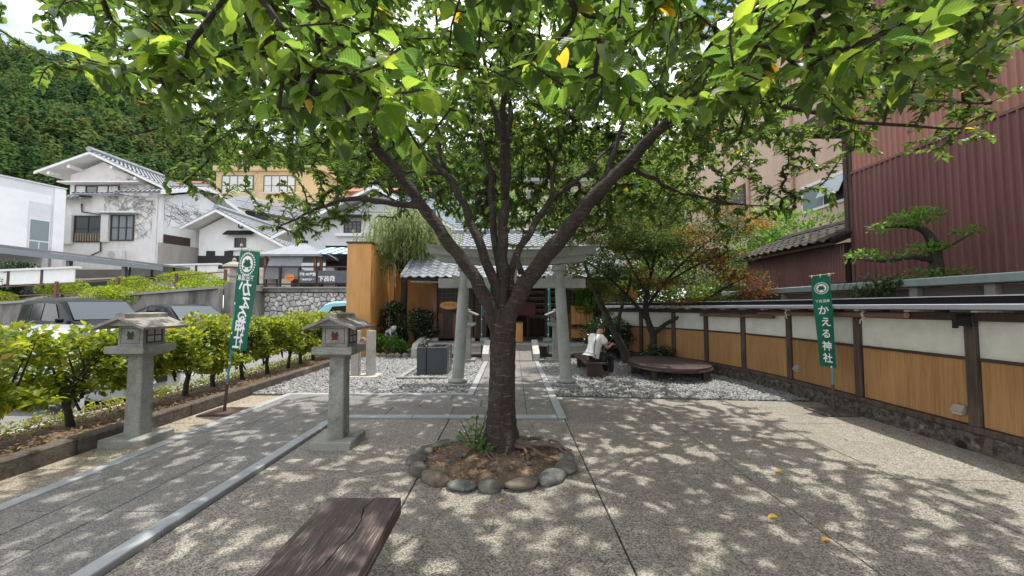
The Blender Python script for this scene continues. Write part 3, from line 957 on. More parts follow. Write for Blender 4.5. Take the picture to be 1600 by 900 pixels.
def banner(label, base, top, tl, tr, bl, br, mirrored, group='green banners round the shrine yard', letters=True, mat=None, wave=0.02):
    t = thing('banner', label, 'banner', (base[0], base[1], 0), group)
    mat = mat or bannergreen
    tl, tr, bl, br = map(Vector, (tl, tr, bl, br))
    nrm = (tr - tl).cross(bl - tl).normalized()
    if nrm.y > 0: nrm = -nrm                       # towards the camera side
    def mp(u, v, h=0.0):
        p = tl.lerp(tr, u).lerp(bl.lerp(br, u), v)
        w = wave * (math.sin(5.2 * u + 3.0 * v) * .6 + math.sin(2.3 * v * 3.1 + u * 2) * .5) * (0.3 + v)
        return p + nrm * (w + h)
    vs = []; fs = []
    nu, nv = 8, 26
    for j in range(nv + 1):
        for i in range(nu + 1):
            vs.append(mp(i / nu, j / nv))
    for j in range(nv):
        for i in range(nu):
            a = j * (nu + 1) + i
            fs.append((a, a + 1, a + nu + 2, a + nu + 1))
    cl = MB().add(vs, fs).build('cloth', mat, t, smooth=True)
    b3 = Vector((base[0], base[1], 0)); tp = Vector(top)
    k = .42 / tp.z
    MB().tube([b3 + Vector((0, 0, .02)), b3.lerp(tp, k)], .021, 10).build('pole_stub', pm('rust_pole', (.09, .06, .05), (.05, .035, .03), 30, .6), t)
    MB().tube([b3.lerp(tp, k - .03), tp], .0135, 10).build('pole', polebluegreen, t)
    m = MB()
    for kk in np.linspace(k + .12, .99, 5):
        m.tube([b3.lerp(tp, kk), b3.lerp(tp, kk + .013)], .019, 10)
    m.build('pole_band', poleband, t)
    a, b_ = mp(0, -0.012), mp(1, -0.012)
    d = (b_ - a)
    MB().tube([a - d * .08, b_ + d * (0.25 if not mirrored else .06)], .007, 7).build('crossbar', pm('cane', (.5, .36, .2), (.4, .28, .15), 20, .7), t)
    m = MB()
    for u in (.05, .5, .95):
        p = mp(u, -.012)
        m.tube([p + Vector((0, 0, -.035)), p + Vector((0, -.012, -.005)), p + Vector((0, 0, .012))], .006, 5)
    m.build('tie_loop', poleband, t)
    if letters:
        W_, H_ = (tr - tl).length, (bl - tl).length
        allv = []; allf = []
        def addtext(body, uc, vc, size, bold=0.0, sx=1.0):
            cu = bpy.data.curves.new('c', 'FONT'); cu.body = body; cu.size = 1; cu.align_x = 'CENTER'; cu.align_y = 'CENTER'; cu.resolution_u = 2; cu.offset = bold
            o = bpy.data.objects.new('c', cu); COL.objects.link(o)
            me = bpy.data.meshes.new_from_object(o.evaluated_get(bpy.context.evaluated_depsgraph_get()))
            xsq = [v.co.x for v in me.vertices]; ysq = [v.co.y for v in me.vertices]
            mx_, my_ = (min(xsq) + max(xsq)) / 2, (min(ysq) + max(ysq)) / 2
            for hh in (.004, -.004):
                kk = len(allv)
                for v in me.vertices:
                    du = (v.co.x - mx_) * size * sx; dv = -(v.co.y - my_) * size * W_ / H_
                    if mirrored: du = -du
                    allv.append(mp(uc + du, vc + dv, hh))
                for p in me.polygons: allf.append(tuple(i + kk for i in p.vertices))
            bpy.data.objects.remove(o); bpy.data.curves.remove(cu); bpy.data.meshes.remove(me)
        cu_ = .52 if not mirrored else .46
        for i, ch in enumerate('かえる神社'):
            addtext(ch, cu_ + (.06 if i == 1 else 0), .375 + .131 * i, .60, .018)
        addtext('下呂温泉', cu_, .275, .19, .012)
        MB().add(allv, allf).build('lettering', white_txt, cl, recalc=False)
        # round crest: a wreath of short strokes round a pale disc with a plain dark figure
        ev = []; ef = []; gv = []; gf = []
        def poly(pts, hh, V, F):
            for h2 in (hh, -hh):
                kk = len(V)
                for (du, dv) in pts:
                    V.append(mp(cu_ + du, .135 + dv * W_ / H_, h2))
                F.append(tuple(range(kk, kk + len(pts))))
        for i in range(26):
            a = 2 * math.pi * i / 26
            c_, s_ = math.cos(a), math.sin(a)
            r0, r1 = .30, .39
            tx, ty = -s_ * .035, c_ * .035
            poly([(r0 * c_, r0 * s_), (r0 * c_ * 1.12 + tx, r0 * s_ * 1.12 + ty), (r1 * c_ + tx, r1 * s_ + ty), (r0 * c_ * 1.15 - tx, r0 * s_ * 1.15 - ty)], .004, ev, ef)
        poly([(.265 * math.cos(a), .265 * math.sin(a)) for a in np.linspace(0, 6.2832, 22, endpoint=False)], .004, ev, ef)
        def el(cx, cy, rx, ry, V=gv, F=gf, h=.006):
            poly([(cx + rx * math.cos(a), cy + ry * math.sin(a)) for a in np.linspace(0, 6.2832, 14, endpoint=False)], h, V, F)
        el(0, .02, .19, .085); el(-.07, -.09, .065, .06); el(.07, -.09, .065, .06); el(0, -.04, .13, .07); el(-.12, .14, .055, .035); el(.12, .14, .055, .035)
        MB().add(ev, ef).build('crest', white_txt, cl, recalc=False)
        MB().add(gv, gf).build('crest_figure', mat, cl, recalc=False)
    return t
tb = banner('green banner with white mirrored lettering on a pole, left by the hedge', (-4.36, 6.0), (-4.18, 6.0, 2.56),
            (-4.20, 6.0, 2.47), (-3.76, 5.80, 2.42), (-4.32, 6.0, .95), (-3.90, 5.80, .95), True)
MB().box(-4.60, -4.12, 5.76, 6.24, .0, .018, .004).build('base_plate', rustplate, tb)
tb = banner('green banner with white lettering on a pole, right in front of the bamboo wall', (4.86, 5.98), (4.87, 5.98, 2.10),
            (4.70, 6.13, 2.06), (4.83, 5.92, 2.08), (4.80, 6.13, .675), (4.89, 5.92, .675), False)
MB().box(4.58, 5.06, 5.74, 6.22, .0, .022, .004).build('base_plate', mosswall, tb)
banner('narrow aqua banner behind the trunk, in front of the shrine porch', (-.93, 12.0), (-.93, 12.0, 2.6),
       (-.90, 12.0, 2.5), (-.66, 12.1, 2.48), (-.90, 12.0, 1.35), (-.68, 12.1, 1.3), False, letters=False, mat=banneraqua)
banner('pale rolled banner on a thin pole behind the right torii pillar', (1.10, 11.95), (1.12, 11.95, 2.6),
       (1.10, 11.93, 2.5), (1.19, 12.0, 2.48), (1.10, 11.93, 1.45), (1.17, 12.0, 1.4), False, letters=False, mat=banneraqua)

# ------------------------------------------------------------------ foreground bench
def woodgrain(name, c1, c2, c3):
    m, nt, b = nodemat(name)
    v = posvec(nt, (34, 1.6, 34)); v2 = posvec(nt, (120, 5, 120)); v3 = posvec(nt, (3, 1.2, 3))
    n1 = noise(nt, v, 1.0, 5, 0.6); n2 = noise(nt, v2, 1.0, 4, 0.7); n3 = noise(nt, v3, 1.5, 5, .6)
    col = mixrgb(nt, ramp(nt, n1, .35, .65), c1, c2)
    worn = nt.nodes.new('ShaderNodeMath'); worn.operation = 'MULTIPLY'
    nt.links.new(ramp(nt, n2, .54, .62), worn.inputs[0]); nt.links.new(ramp(nt, n3, .40, .62), worn.inputs[1])
    col = mixrgb(nt, worn.outputs[0], col, c3)
    nt.links.new(col, b.inputs['Base Color'])
    b.inputs['Roughness'].default_value = .62
    bp = nt.nodes.new('ShaderNodeBump'); bp.inputs['Strength'].default_value = .8; bp.inputs['Distance'].default_value = .006
    ad = nt.nodes.new('ShaderNodeMath'); ad.operation = 'ADD'
    nt.links.new(n1, ad.inputs[0]); nt.links.new(n2, ad.inputs[1]); nt.links.new(ad.outputs[0], bp.inputs['Height'])
    nt.links.new(bp.outputs[0], b.inputs['Normal'])
    MATS[name] = m
    return m
benchwood = woodgrain('bench_wood', (0.080, 0.056, 0.051), (0.044, 0.031, 0.030), (0.27, 0.22, 0.18))
benchside = pm('bench_side', (0.075, 0.030, 0.02), (0.045, 0.019, 0.013), 16, 0.6, stretch=(1, .1, 1))
t = thing('bench', 'dark brown plank bench with long cracks, close to the camera', 'bench', (-.91, 1.6, 0))
crack = [(-.885 + .022 * math.sin(i * 1.3) + .012 * math.sin(i * 3.7) + .05 * (i / 14 - .3), .75 + i * 1.765 / 14) for i in range(15)]
def plank(poly, nm):
    n = len(poly); cx = sum(p[0] for p in poly) / n; cy = sum(p[1] for p in poly) / n
    ins = [(x + (cx - x) * .012, y + (cy - y) * .004) for x, y in poly]
    m = MB().loft([[(x, y, .335) for x, y in poly], [(x, y, .394) for x, y in poly], [(x, y, .401) for x, y in ins]])
    return m.build(nm, benchwood, t)
plank([(-1.145, .75)] + [(x - .0028 - .0015 * math.sin(i * 2.1), y) for i, (x, y) in enumerate(crack)] + [(-1.15, 2.515), (-1.155, 2.49)], 'seat_plank')
plank([(-.690, 2.49), (-.70, 2.515)] + [(x + .0028, y) for x, y in reversed(crack)] + [(-.685, .75)], 'seat_plank')
bx('seat_core', benchside, t, -1.143, -.692, .76, 2.50, .31, .333)
for yv in (1.98, .95):
    bx('leg', benchside, t, -1.03, -.765, yv, yv + .13, 0, .309, .006)
bx('stretcher', benchside, t, -.93, -.87, 1.08, 1.98, .16, .24)

# ------------------------------------------------------------------ tree bed: stones and soil round the cherry
bed = thing('tree_bed', 'oval bed of bare soil ringed with rounded stones, round the cherry tree', 'tree bed', (-.2, 4.1, 0))
m = MB()
n = 40
rings = []
for k, (f, z) in enumerate(((1.0, .005), (.93, .03), (.75, .05), (.5, .065), (.25, .08), (.02, .09))):
    rings.append([(-.2 + .76 * f * math.cos(a) , 4.1 + .61 * f * math.sin(a) + (1 - f) * .12, z + .012 * math.sin(5 * a + k * 2) + rnd.uniform(-.006, .006)) for a in np.linspace(0, 2 * math.pi, n, endpoint=False)])
m.loft(rings).build('soil', soil, bed, smooth=True)
stonemats = [pm('ring_stone_a', (.125, .115, .095), (.07, .066, .054), 14, .9, c3=(.24, .23, .20), c3scale=4, bump=.35), pm('ring_stone_b', (.125, .125, .115), (.07, .072, .068), 12, .85, c3=(.27, .27, .25), c3scale=9, c3pos=(.52, .68), bump=.3), pm('ring_stone_c', (.17, .14, .105), (.10, .085, .062), 16, .9, bump=.4)]
def boulder(c, rx, ry, rz, rot, mat, parent, name='stone', seed=0, nseg=14, nring=8):
    q = random.Random(seed)
    ph = [q.uniform(0, 6.28) for _ in range(6)]
    rings = []
    for i in range(1, nring):
        th = math.pi * i / nring
        rg = []
        for j in range(nseg):
            a = 2 * math.pi * j / nseg
            d = Vector((math.sin(th) * math.cos(a), math.sin(th) * math.sin(a), math.cos(th)))
            f = 1 + .09 * math.sin(2.4 * d.x + ph[0]) + .08 * math.sin(3.1 * d.y + ph[1]) + .06 * math.sin(4.3 * d.z + ph[2]) + .04 * math.sin(6 * d.x + 4 * d.y + ph[3])
            x, y_, z = d.x * rx * f, d.y * ry * f, d.z * rz * f
            rg.append((c[0] + x * math.cos(rot) - y_ * math.sin(rot), c[1] + x * math.sin(rot) + y_ * math.cos(rot), c[2] + z))
        rings.append(rg)
    return MB().loft(rings).build(name, mat, parent, smooth=True)
arc = 0; k = 0
while arc < 6.2:
    L = rnd.uniform(.22, .36)
    a = -math.pi / 2 - .5 + arc + L / 2 / .72
    r_ = (.77, .625)
    c = (-.2 + r_[0] * math.cos(a), 4.1 + r_[1] * math.sin(a), .035)
    tang = math.atan2(r_[1] * math.cos(a), -r_[0] * math.sin(a))
    boulder(c, L * .54, .085 + rnd.uniform(-.018, .025), .050 + rnd.uniform(-.012, .020), tang, stonemats[rnd.choice((0, 0, 1, 2))], bed, seed=k)
    arc += L / .70; k += 1
for i in range(9):
    a = rnd.uniform(0, 6.28); r2 = rnd.uniform(.3, .8)
    boulder((-.2 + .65 * r2 * math.cos(a), 4.05 + .5 * r2 * math.sin(a), .085), .03, .022, .018, a, stonemats[i % 3], bed, 'pebble', 50 + i, 8, 5)
litter_mat = leafmat('dry_litter', [(0.20, 0.12, 0.06), (0.30, 0.20, 0.10), (0.14, 0.08, 0.05), (.36, .27, .15)], 0.15, .8)
n = 1500
a = nr.rand(n) * 6.28; r2 = np.sqrt(nr.rand(n))
P = np.stack([-.2 + .70 * r2 * np.cos(a), 4.12 + .55 * r2 * np.sin(a), .052 + .035 * (1 - r2) + nr.rand(n) * .012], -1)
D = nr.normal(size=(n, 3)) * np.array([1, 1, .25]); N = nr.normal(size=(n, 3)) * .35 + np.array([0, 0, 1])
leaf_object('leaf_litter', P, D, N, nr.uniform(.012, .04, n), leaf_template('quad', .45), litter_mat, bed)

# ------------------------------------------------------------------ torii
to = thing('torii', 'grey stone torii gate with a small name plaque, standing behind the cherry tree', 'torii gate', (0, 8.13, 0))
for s_ in (-1, 1):
    xb, xt = s_ * 1.115, s_ * .985
    bx('pillar_plinth', toriistone, to, xb - .235, xb + .235, 7.895, 8.365, -.05, .045, .01)
    MB().lathe([(.16, .045), (.195, .06), (.205, .085), (.195, .11), (.155, .125), (.13, .13)], 28, (xb, 8.13, 0)).build('pillar_base', toriistone, to, smooth=True)
    MB().tube([(xb, 8.13, .12), (xb + (xt - xb) * .5, 8.13, 1.2), (xt, 8.13, 2.36)], [.125, .118, .108], 28).build('pillar', toriistone, to, smooth=False)
    smooth_by_angle(bpy.data.objects[to.children[-1].name])
    MB().lathe([(.115, 2.33), (.15, 2.345), (.155, 2.43), (.135, 2.455), (.11, 2.46)], 28, (xt, 8.13, 0)).build('pillar_cap', toriistone, to)
    for d in (-1, 1):
        x0 = xt + s_ * 0
        MB().prism([(xt + d * .10, 2.185), (xt + d * .26, 2.185), (xt + d * .26, 2.262), (xt + d * .10, 2.225)], 8.05, 8.21, 'y').build('wedge', toriistone, to)
bx('tie_beam', toriistone, to, -1.52, 1.52, 8.045, 8.215, 1.985, 2.18, .006)
def swept(z0, z1, half, y0, y1, lift, slant=0.0, name='lintel'):
    rings = []
    for u in np.linspace(-1, 1, 25):
        l = lift * max(0, abs(u) - .25) ** 2 / .5625
        x = u * half
        sl = slant * np.sign(u) * max(0, (abs(u) - .96) / .04)
        rings.append([(x - sl * .0, y0, z0 + l), (x - sl * 0, y1, z0 + l), (x + sl, y1, z1 + l), (x + sl, y0, z1 + l)])
    return MB().loft(rings).build(name, toriistone, to)
swept(2.462, 2.60, 1.50, 8.02, 8.24, .08, .03, 'under_lintel')
swept(2.602, 2.745, 1.70, 7.96, 8.30, .10, .06, 'top_lintel')
swept(2.747, 2.775, 1.74, 7.94, 8.32, .10, .03, 'lintel_cap')
pq = bx('plaque', toriistone, to, -.125, .105, 7.92, 7.98, 2.03, 2.50, .006)
bx('plaque_frame', toriistone, pq, -.095, .075, 7.910, 7.922, 2.07, 2.46)
for i, ch in enumerate('かえる神社'):
    text_mesh(ch, .075, black_txt, 'plaque_lettering', pq, Matrix.Translation((-.01, 7.908, 2.425 - .08 * i)) @ Matrix.Rotation(R(90), 4, 'X'), .001)
MB().box(-.06, .06, 7.985, 8.04, 2.2, 2.46).build('plaque_bracket', toriistone, to)

# ------------------------------------------------------------------ water basin with a frog
ba = thing('water_basin', 'dark polished stone water basin of two blocks on a curbed gravel patch', 'water basin', (-1.75, 9.4, 0))
m = MB(); m.box(-1.97, -1.50, 9.08, 9.82, .02, .66, .008); m.build('main_block', darkstone, ba)
MB().box(-1.90, -1.57, 9.16, 9.74, .655, .663).build('water', glassmat('basin_water', (.02, .03, .035), .03), ba)
m = MB(); m.box(-2.20, -1.985, 9.08, 9.55, .02, .655, .008); m.build('side_block', darkstone, ba)
m = MB(); m.box(-2.51, -1.42, 8.55, 8.67, -.05, .07, .006); m.build('curb_stone', lstone, ba)
m = MB(); m.box(-2.51, -2.39, 8.675, 10.3, -.05, .07, .006); m.build('curb_stone', lstone, ba)
for i, ch in enumerate('かえる神社'):
    text_mesh(ch, .075, white_txt, 'inscription', ba, Matrix.Translation((-1.497, 9.45, .52 - .085 * i)) @ Matrix.Rotation(R(90), 4, 'Z') @ Matrix.Rotation(R(90), 4, 'X'), .001)
fr = thing('frog_statue', 'small dark stone frog crouching on the corner of the water basin', 'statue', (-2.06, 9.25, .655))
def frog(parent, c, s, mat, face=0.0):
    """crouching frog: raised head with eye bumps, folded hind legs, straight front legs"""
    Mx = Matrix.Translation(c) @ Matrix.Rotation(face, 4, 'Z') @ Matrix.Scale(s, 4)
    V = [(0, 0, .30), (.28, 0, .44), (.52, 0, .60), (.72, 0, .66), (-.25, 0, .22),
         (.30, .22, .34), (.38, .26, .16), (.48, .28, .03), (.30, -.22, .34), (.38, -.26, .16), (.48, -.28, .03),
         (-.18, .24, .24), (.10, .36, .30), (-.18, .38, .06), (.12, .42, .03), (-.18, -.24, .24), (.10, -.36, .30), (-.18, -.38, .06), (.12, -.42, .03),
         (.52, .17, .74), (.52, -.17, .74)]
    E = [(0, 1), (1, 2), (2, 3), (0, 4), (1, 5), (5, 6), (6, 7), (1, 8), (8, 9), (9, 10), (0, 11), (11, 12), (12, 13), (13, 14), (0, 15), (15, 16), (16, 17), (17, 18), (2, 19), (2, 20)]
    rr = [.24, .23, .2, .12, .14, .09, .06, .06, .09, .06, .06, .12, .09, .06, .05, .12, .09, .06, .05, .075, .075]
    return skin_mesh([Mx @ Vector(v) for v in V], E, [r * s for r in rr], 'body', mat, parent, 2)
frog(fr, Vector((-2.09, 9.24, .655)), .24, pm('bronze_dark', (.10, .105, .085), (.055, .06, .05), 20, .5, bump=.3), R(-20))
st = thing('frog_statue', 'whitish stone frog statue half hidden among the dark shrubs', 'statue', (-3.86, 12.5, 0))
MB().tube([(-3.95, 12.9, 0), (-3.95, 12.9, .66)], [.17, .15], 8).build('pedestal', palestone, st)
frog(st, Vector((-4.0, 12.85, .66)), .40, pm('white_stone', (.58, .56, .54), (.42, .40, .39), 14, .8, bump=.3), R(-35))

# two stone posts with a ring
pp = thing('post_stand', 'pair of pale stone posts on a slab with a metal ring between them', 'stone posts', (-3.4, 8.95, 0))
bx('slab', palestone, pp, -3.78, -3.02, 8.72, 9.22, -.02, .045, .008)
for x in (-3.56, -3.22):
    m = MB(); m.loft([[(x - .085, 8.9, .04), (x + .085, 8.9, .04), (x + .085, 9.06, .04), (x - .085, 9.06, .04)], [(x - .08, 8.9, 1.05), (x + .08, 8.9, 1.05), (x + .08, 9.06, 1.05), (x - .08, 9.06, 1.05)]])
    m.build('post', palestone, pp)
MB().tube([(-3.39 + .085 * math.cos(a), 8.97, .22 + .085 * math.sin(a)) for a in np.linspace(0, 2 * math.pi, 22)], .012, 6, False).build('ring', frame_al, pp, smooth=True)
MB().box(-3.475, -3.305, 8.93, 8.99, .62, .67).build('cross_bar', palestone, pp)
MB().tube([(-3.40, 8.94, .83), (-3.40, 8.91, .83)], [.075, .075], 18).build('round_plate', palestone, pp)
MB().prism([(-3.46, .79), (-3.34, .79), (-3.36, .87), (-3.44, .87)], 8.90, 8.909, 'y').build('plate_mark', pm('terracotta', (.4, .13, .08), (.3, .1, .06), 20, .8), pp)

# ------------------------------------------------------------------ sitting bench and round platform
t = thing('bench', 'low dark wooden bench on the gravel under the seated person', 'bench', (1.86, 9.6, 0))
bx('seat_plank', darkwood, t, 1.63, 2.09, 8.68, 10.5, .315, .365, .008)
for yv in (8.80, 10.2):
    bx('leg', darkwood, t, 1.70, 2.02, yv, yv + .16, 0, .314, .006)
bx('stretcher', darkwood, t, 1.83, 1.89, 8.97, 10.19, .14, .22)
rp = thing('round_bench', 'wide low oval bench of dark slats on short legs, on the gravel', 'bench', (3.62, 9.1, 0))
tablemat = woodgrain('table_wood', (0.070, 0.045, 0.042), (0.040, 0.027, 0.027), (0.20, 0.15, 0.13))
nsl = 15
for i in range(nsl):
    y0 = 8.02 + i * 2.16 / nsl + .004; y1 = 8.02 + (i + 1) * 2.16 / nsl - .004
    f = lambda yv: .86 * math.sqrt(max(.03, 1 - ((yv - 9.1) / 1.09) ** 2))
    a, b_ = f(y0), f(y1)
    MB().prism([(3.60 - a, y0), (3.60 + a, y0), (3.60 + b_, y1), (3.60 - b_, y1)], .28, .325 + rnd.uniform(-.002, .002), 'z').build('slat', tablemat, rp)
MB().tube([(3.60 + .88 * math.cos(a), 9.1 + 1.06 * math.sin(a), .255) for a in np.linspace(0, 2 * math.pi, 36)], .024, 6, False).build('rim', darkwood, rp)
for (dx, dy) in ((-.55, -.62), (.5, -.72), (.72, -.35), (-.72, .2), (.7, .4), (-.3, .8), (.3, .8), (0, 0)):
    bx('leg', darkwood, rp, 3.6 + dx - .05, 3.6 + dx + .05, 9.1 + dy - .05, 9.1 + dy + .05, 0, .279)
bx('bearer', darkwood, rp, 3.08, 3.16, 8.4, 9.8, .215, .279); bx('bearer', darkwood, rp, 4.04, 4.12, 8.4, 9.8, .215, .279)

# person sitting, bent over something in the hands
pe = thing('person', 'person in a white short sleeved shirt and black trousers sitting bent over on the bench', 'person', (1.87, 8.98, .36))
skinm = pm('skin', (0.42, 0.22, 0.15), (0.36, 0.18, 0.12), 9, .5)
hip = Vector((1.84, 8.98, .46))
J = {}
def jn(k, *p): J[k] = Vector(p)
jn('hip', 1.84, 8.98, .46); jn('waist', 1.85, 8.97, .60); jn('chest', 1.92, 8.97, .80); jn('neck', 2.02, 8.98, .965); jn('head', 2.10, 8.99, 1.05); jn('crown', 2.17, 9.0, 1.10)
jn('shL', 1.95, 8.80, .90); jn('elL', 2.08, 8.77, .66); jn('wrL', 2.29, 8.86, .72)
jn('shR', 1.99, 9.17, .90); jn('elR', 2.12, 9.22, .66); jn('wrR', 2.30, 9.06, .73)
jn('hL', 1.86, 8.88, .44); jn('kL', 2.26, 8.84, .47); jn('aL', 2.24, 8.84, .07)
jn('hR', 1.86, 9.08, .44); jn('kR', 2.28, 9.12, .47); jn('aR', 2.34, 9.12, .07)
jn('tL', 2.42, 8.83, .035); jn('tR', 2.53, 9.12, .035)
names = list(J)
V = [J[k] for k in names]
ix = {k: i for i, k in enumerate(names)}
E = [('hip', 'waist'), ('waist', 'chest'), ('chest', 'neck'), ('neck', 'head'), ('head', 'crown'), ('chest', 'shL'), ('shL', 'elL'), ('elL', 'wrL'), ('chest', 'shR'), ('shR', 'elR'), ('elR', 'wrR'),
     ('hip', 'hL'), ('hL', 'kL'), ('kL', 'aL'), ('aL', 'tL'), ('hip', 'hR'), ('hR', 'kR'), ('kR', 'aR'), ('aR', 'tR')]
E = [(ix[a], ix[b_]) for a, b_ in E]
rad = dict(hip=.13, waist=.12, chest=.13, neck=.055, head=.095, crown=.07, shL=.062, elL=.042, wrL=.028, shR=.062, elR=.042, wrR=.028, hL=.085, kL=.06, aL=.04, tL=.03, hR=.085, kR=.06, aR=.04, tR=.03)
rr = [rad[k] for k in names]
for w, sgn in (('wrL', 1), ('wrR', -1)):
    p = J[w]
    V.append(p + Vector((.055, .02 * sgn, .01))); rr.append(.03); E.append((ix[w], len(V) - 1)); pk = len(V) - 1
    for fi, (dy, ln) in enumerate(((-.024, .055), (-.008, .068), (.008, .064), (.024, .048))):
        b0 = V[pk] + Vector((.028, dy, .004)); V.append(b0); rr.append(.009); E.append((pk, len(V) - 1))
        V.append(b0 + Vector((ln * .6, 0, -.008))); rr.append(.008); E.append((len(V) - 2, len(V) - 1))
        V.append(V[-1] + Vector((ln * .25, 0, -.026))); rr.append(.007); E.append((len(V) - 2, len(V) - 1))
    V.append(V[pk] + Vector((.012, .034 * sgn, .018))); rr.append(.010); E.append((pk, len(V) - 1))
    V.append(V[-1] + Vector((.034, .004 * sgn, .006))); rr.append(.008); E.append((len(V) - 2, len(V) - 1))
skin_mesh(V, E, rr, 'body', skinm, pe, 2)
def seg(keys, pairs, rads, name, mat):
    vs = [J[k] if isinstance(k, str) else Vector(k) for k in keys]
    return skin_mesh(vs, pairs, rads, name, mat, pe, 2)
shirt = pm('white_shirt', (0.74, 0.74, 0.72), (0.66, 0.66, 0.65), 7, .85, stretch=(1, 1, .3), bump=.5, bscale=16)
seg(['waist', 'chest', (2.0, 8.98, .92), 'shL', (2.04, 8.76, .76), 'shR', (2.08, 9.22, .76), (1.82, 8.97, .52)],
    [(0, 1), (1, 2), (1, 3), (3, 4), (1, 5), (5, 6), (0, 7)], [(.165, .15), (.165, .155), .09, .088, .082, .088, .082, (.175, .15)], 'shirt', shirt)
trs = pm('black_trousers', (0.016, 0.016, 0.018), (0.01, 0.01, 0.012), 9, .85, bump=.4)
seg(['hip', 'hL', 'kL', 'aL', 'hR', 'kR', 'aR', (1.85, 8.98, .54)], [(0, 1), (1, 2), (2, 3), (0, 4), (4, 5), (5, 6), (0, 7)], [.15, .105, .082, .062, .105, .082, .062, .145], 'trousers', trs)
for a, b_ in (('aL', 'tL'), ('aR', 'tR')):
    p, q = J[a], J[b_]
    MB().loft([[(p.x - .07 + (q.x - p.x + .12) * u, p.y + w * h1, z * h2) for w, z in ((-1, .0), (1, .0), (1, .6), (.5, 1), (-.5, 1), (-1, .6))] for u, h1, h2 in ((0, .03, .06), (.2, .042, .085), (.5, .044, .08), (.8, .045, .055), (1, .028, .035))]).build('shoe', pm('shoe_grey', (.30, .30, .31), (.12, .12, .13), 12, .7), pe, smooth=True)
hc = J['head'].lerp(J['crown'], .45)
m = MB(); rings = []
for i in range(1, 9):
    th = math.pi * i / 9 * .74
    rings.append([tuple(hc + Vector((.03 - .035 * math.cos(th) + .112 * math.sin(th) * math.cos(a) * .95 - .02, .098 * math.sin(th) * math.sin(a), .022 + .115 * math.cos(th)))) for a in np.linspace(0, 2 * math.pi, 16, endpoint=False)])
m.loft(rings).build('hair', pm('black_hair', (.014, .011, .010), (.008, .007, .006), 40, .5, bump=.5, bscale=120), pe, smooth=True)
fv = J['crown']
boulder(tuple(fv + Vector((.075, 0, -.02))), .014, .012, .018, 0, skinm, pe, 'nose', 3, 8, 6)
for s_ in (-1, 1):
    boulder(tuple(hc + Vector((-.01, .098 * s_, -.01))), .016, .010, .026, .2, skinm, pe, 'ear', 4, 8, 6)
    boulder(tuple(fv + Vector((.058, .032 * s_, .02))), .008, .010, .008, 0, white_txt, pe, 'eye', 5, 8, 6)
strap = [(1.955, 9.05, .985), (1.90, 8.93, .97), (1.80, 8.83, .84), (1.745, 8.815, .70), (1.74, 8.82, .56), (1.78, 8.80, .48)]
MB().tube(strap, .010, 6).build('shoulder_strap', black, pe)
MB().box(1.90, 2.02, 8.70, 8.82, .37, .50, .02).build('hip_bag', black, pe)

pe.rotation_euler = (0, 0, R(28))
# fallen yellow leaves
yl = leafmat('yellow_leaf', [(.65, .42, .05), (.72, .50, .06)], .2, .6)
spots = [(2.02, 3.02, 'yellow fallen leaf near a slab corner, the nearer of two on the right'), (2.1, 2.72, 'yellow fallen leaf nearest the camera on the right slabs'), (2.53, 3.86, 'yellow fallen leaf beside the long joint, mid right'), (1.34, 5.6, 'small yellow leaf on the shaded slab behind the stone ring'), (2.6, 5.5, 'small yellow leaf near the gravel edge at right'), (-.05, 3.30, 'yellow leaf fallen at the foot of the front ring stones')]
for i, (x, yv, lb) in enumerate(spots):
    V, F = leaf_template('fine', .55, .10, .12, i)
    a = rnd.uniform(0, 6.28)
    o = leaf_object('fallen_leaf', np.array([[x, yv, .012]]), np.array([[math.cos(a), math.sin(a), .04]]), np.array([[0, .1, 1.0]]), np.array([.085 if i < 3 else .07]), (V, F), yl, None, np.array([.5]), None, (x, yv, 0))
    put(o, lb, 'leaf', 'yellow leaves fallen on the paving')

n = 420
q = nr.rand(n)
X = np.where(q < .45, 5.02 - np.abs(nr.normal(size=n)) * .14, np.where(q < .7, -4.62 + np.abs(nr.normal(size=n)) * .12, nr.uniform(-2.3, 4.8, n)))
Y = nr.uniform(2.2, 6.8, n)
ok = ((X + .2) / .95) ** 2 + ((Y - 4.1) / .8) ** 2 > 1
X, Y = X[ok], Y[ok]; n = len(X)
D = nr.normal(size=(n, 3)) * np.array([1, 1, .15]); N = nr.normal(size=(n, 3)) * .3 + np.array([0, 0, 1])
leaf_object('paving_litter', np.stack([X, Y, np.full(n, .012)], -1), D, N, nr.uniform(.012, .045, n), leaf_template('quad', .5), litter_mat)
# ------------------------------------------------------------------ shrine
sh = thing('shrine', 'dark wooden shrine hall with a grey tiled roof, stone porch and lattice doors', 'shrine', (0, 13, 0))
porch = palestone
# porch: nosing stones over riser stones
x = -2.9
while x < 3.15:
    L = min(1.0, 3.15 - x)
    MB().box(x + .002, x + L - .002, 12.30, 12.72, .345, .41, .006).build('porch_edge', palestone, sh)
    if not (-.8 < x + L / 2 < .75):
        for k in range(4):
            MB().box(x + L * k / 4 + .002, x + L * (k + 1) / 4 - .002, 12.345, 12.45, -.05, .343, .004).build('riser_stone', palestone, sh)
        MB().box(x + .002, x + L - .002, 12.08, 12.34, .13, .175, .006).build('step_stone', palestone, sh)
        MB().box(x + .002, x + L - .002, 12.12, 12.34, -.05, .128).build('step_riser', kerbmat, sh)
    x += L
bx('porch_floor', cement, sh, -2.9, 3.2, 12.722, 16.2, -.05, .405)
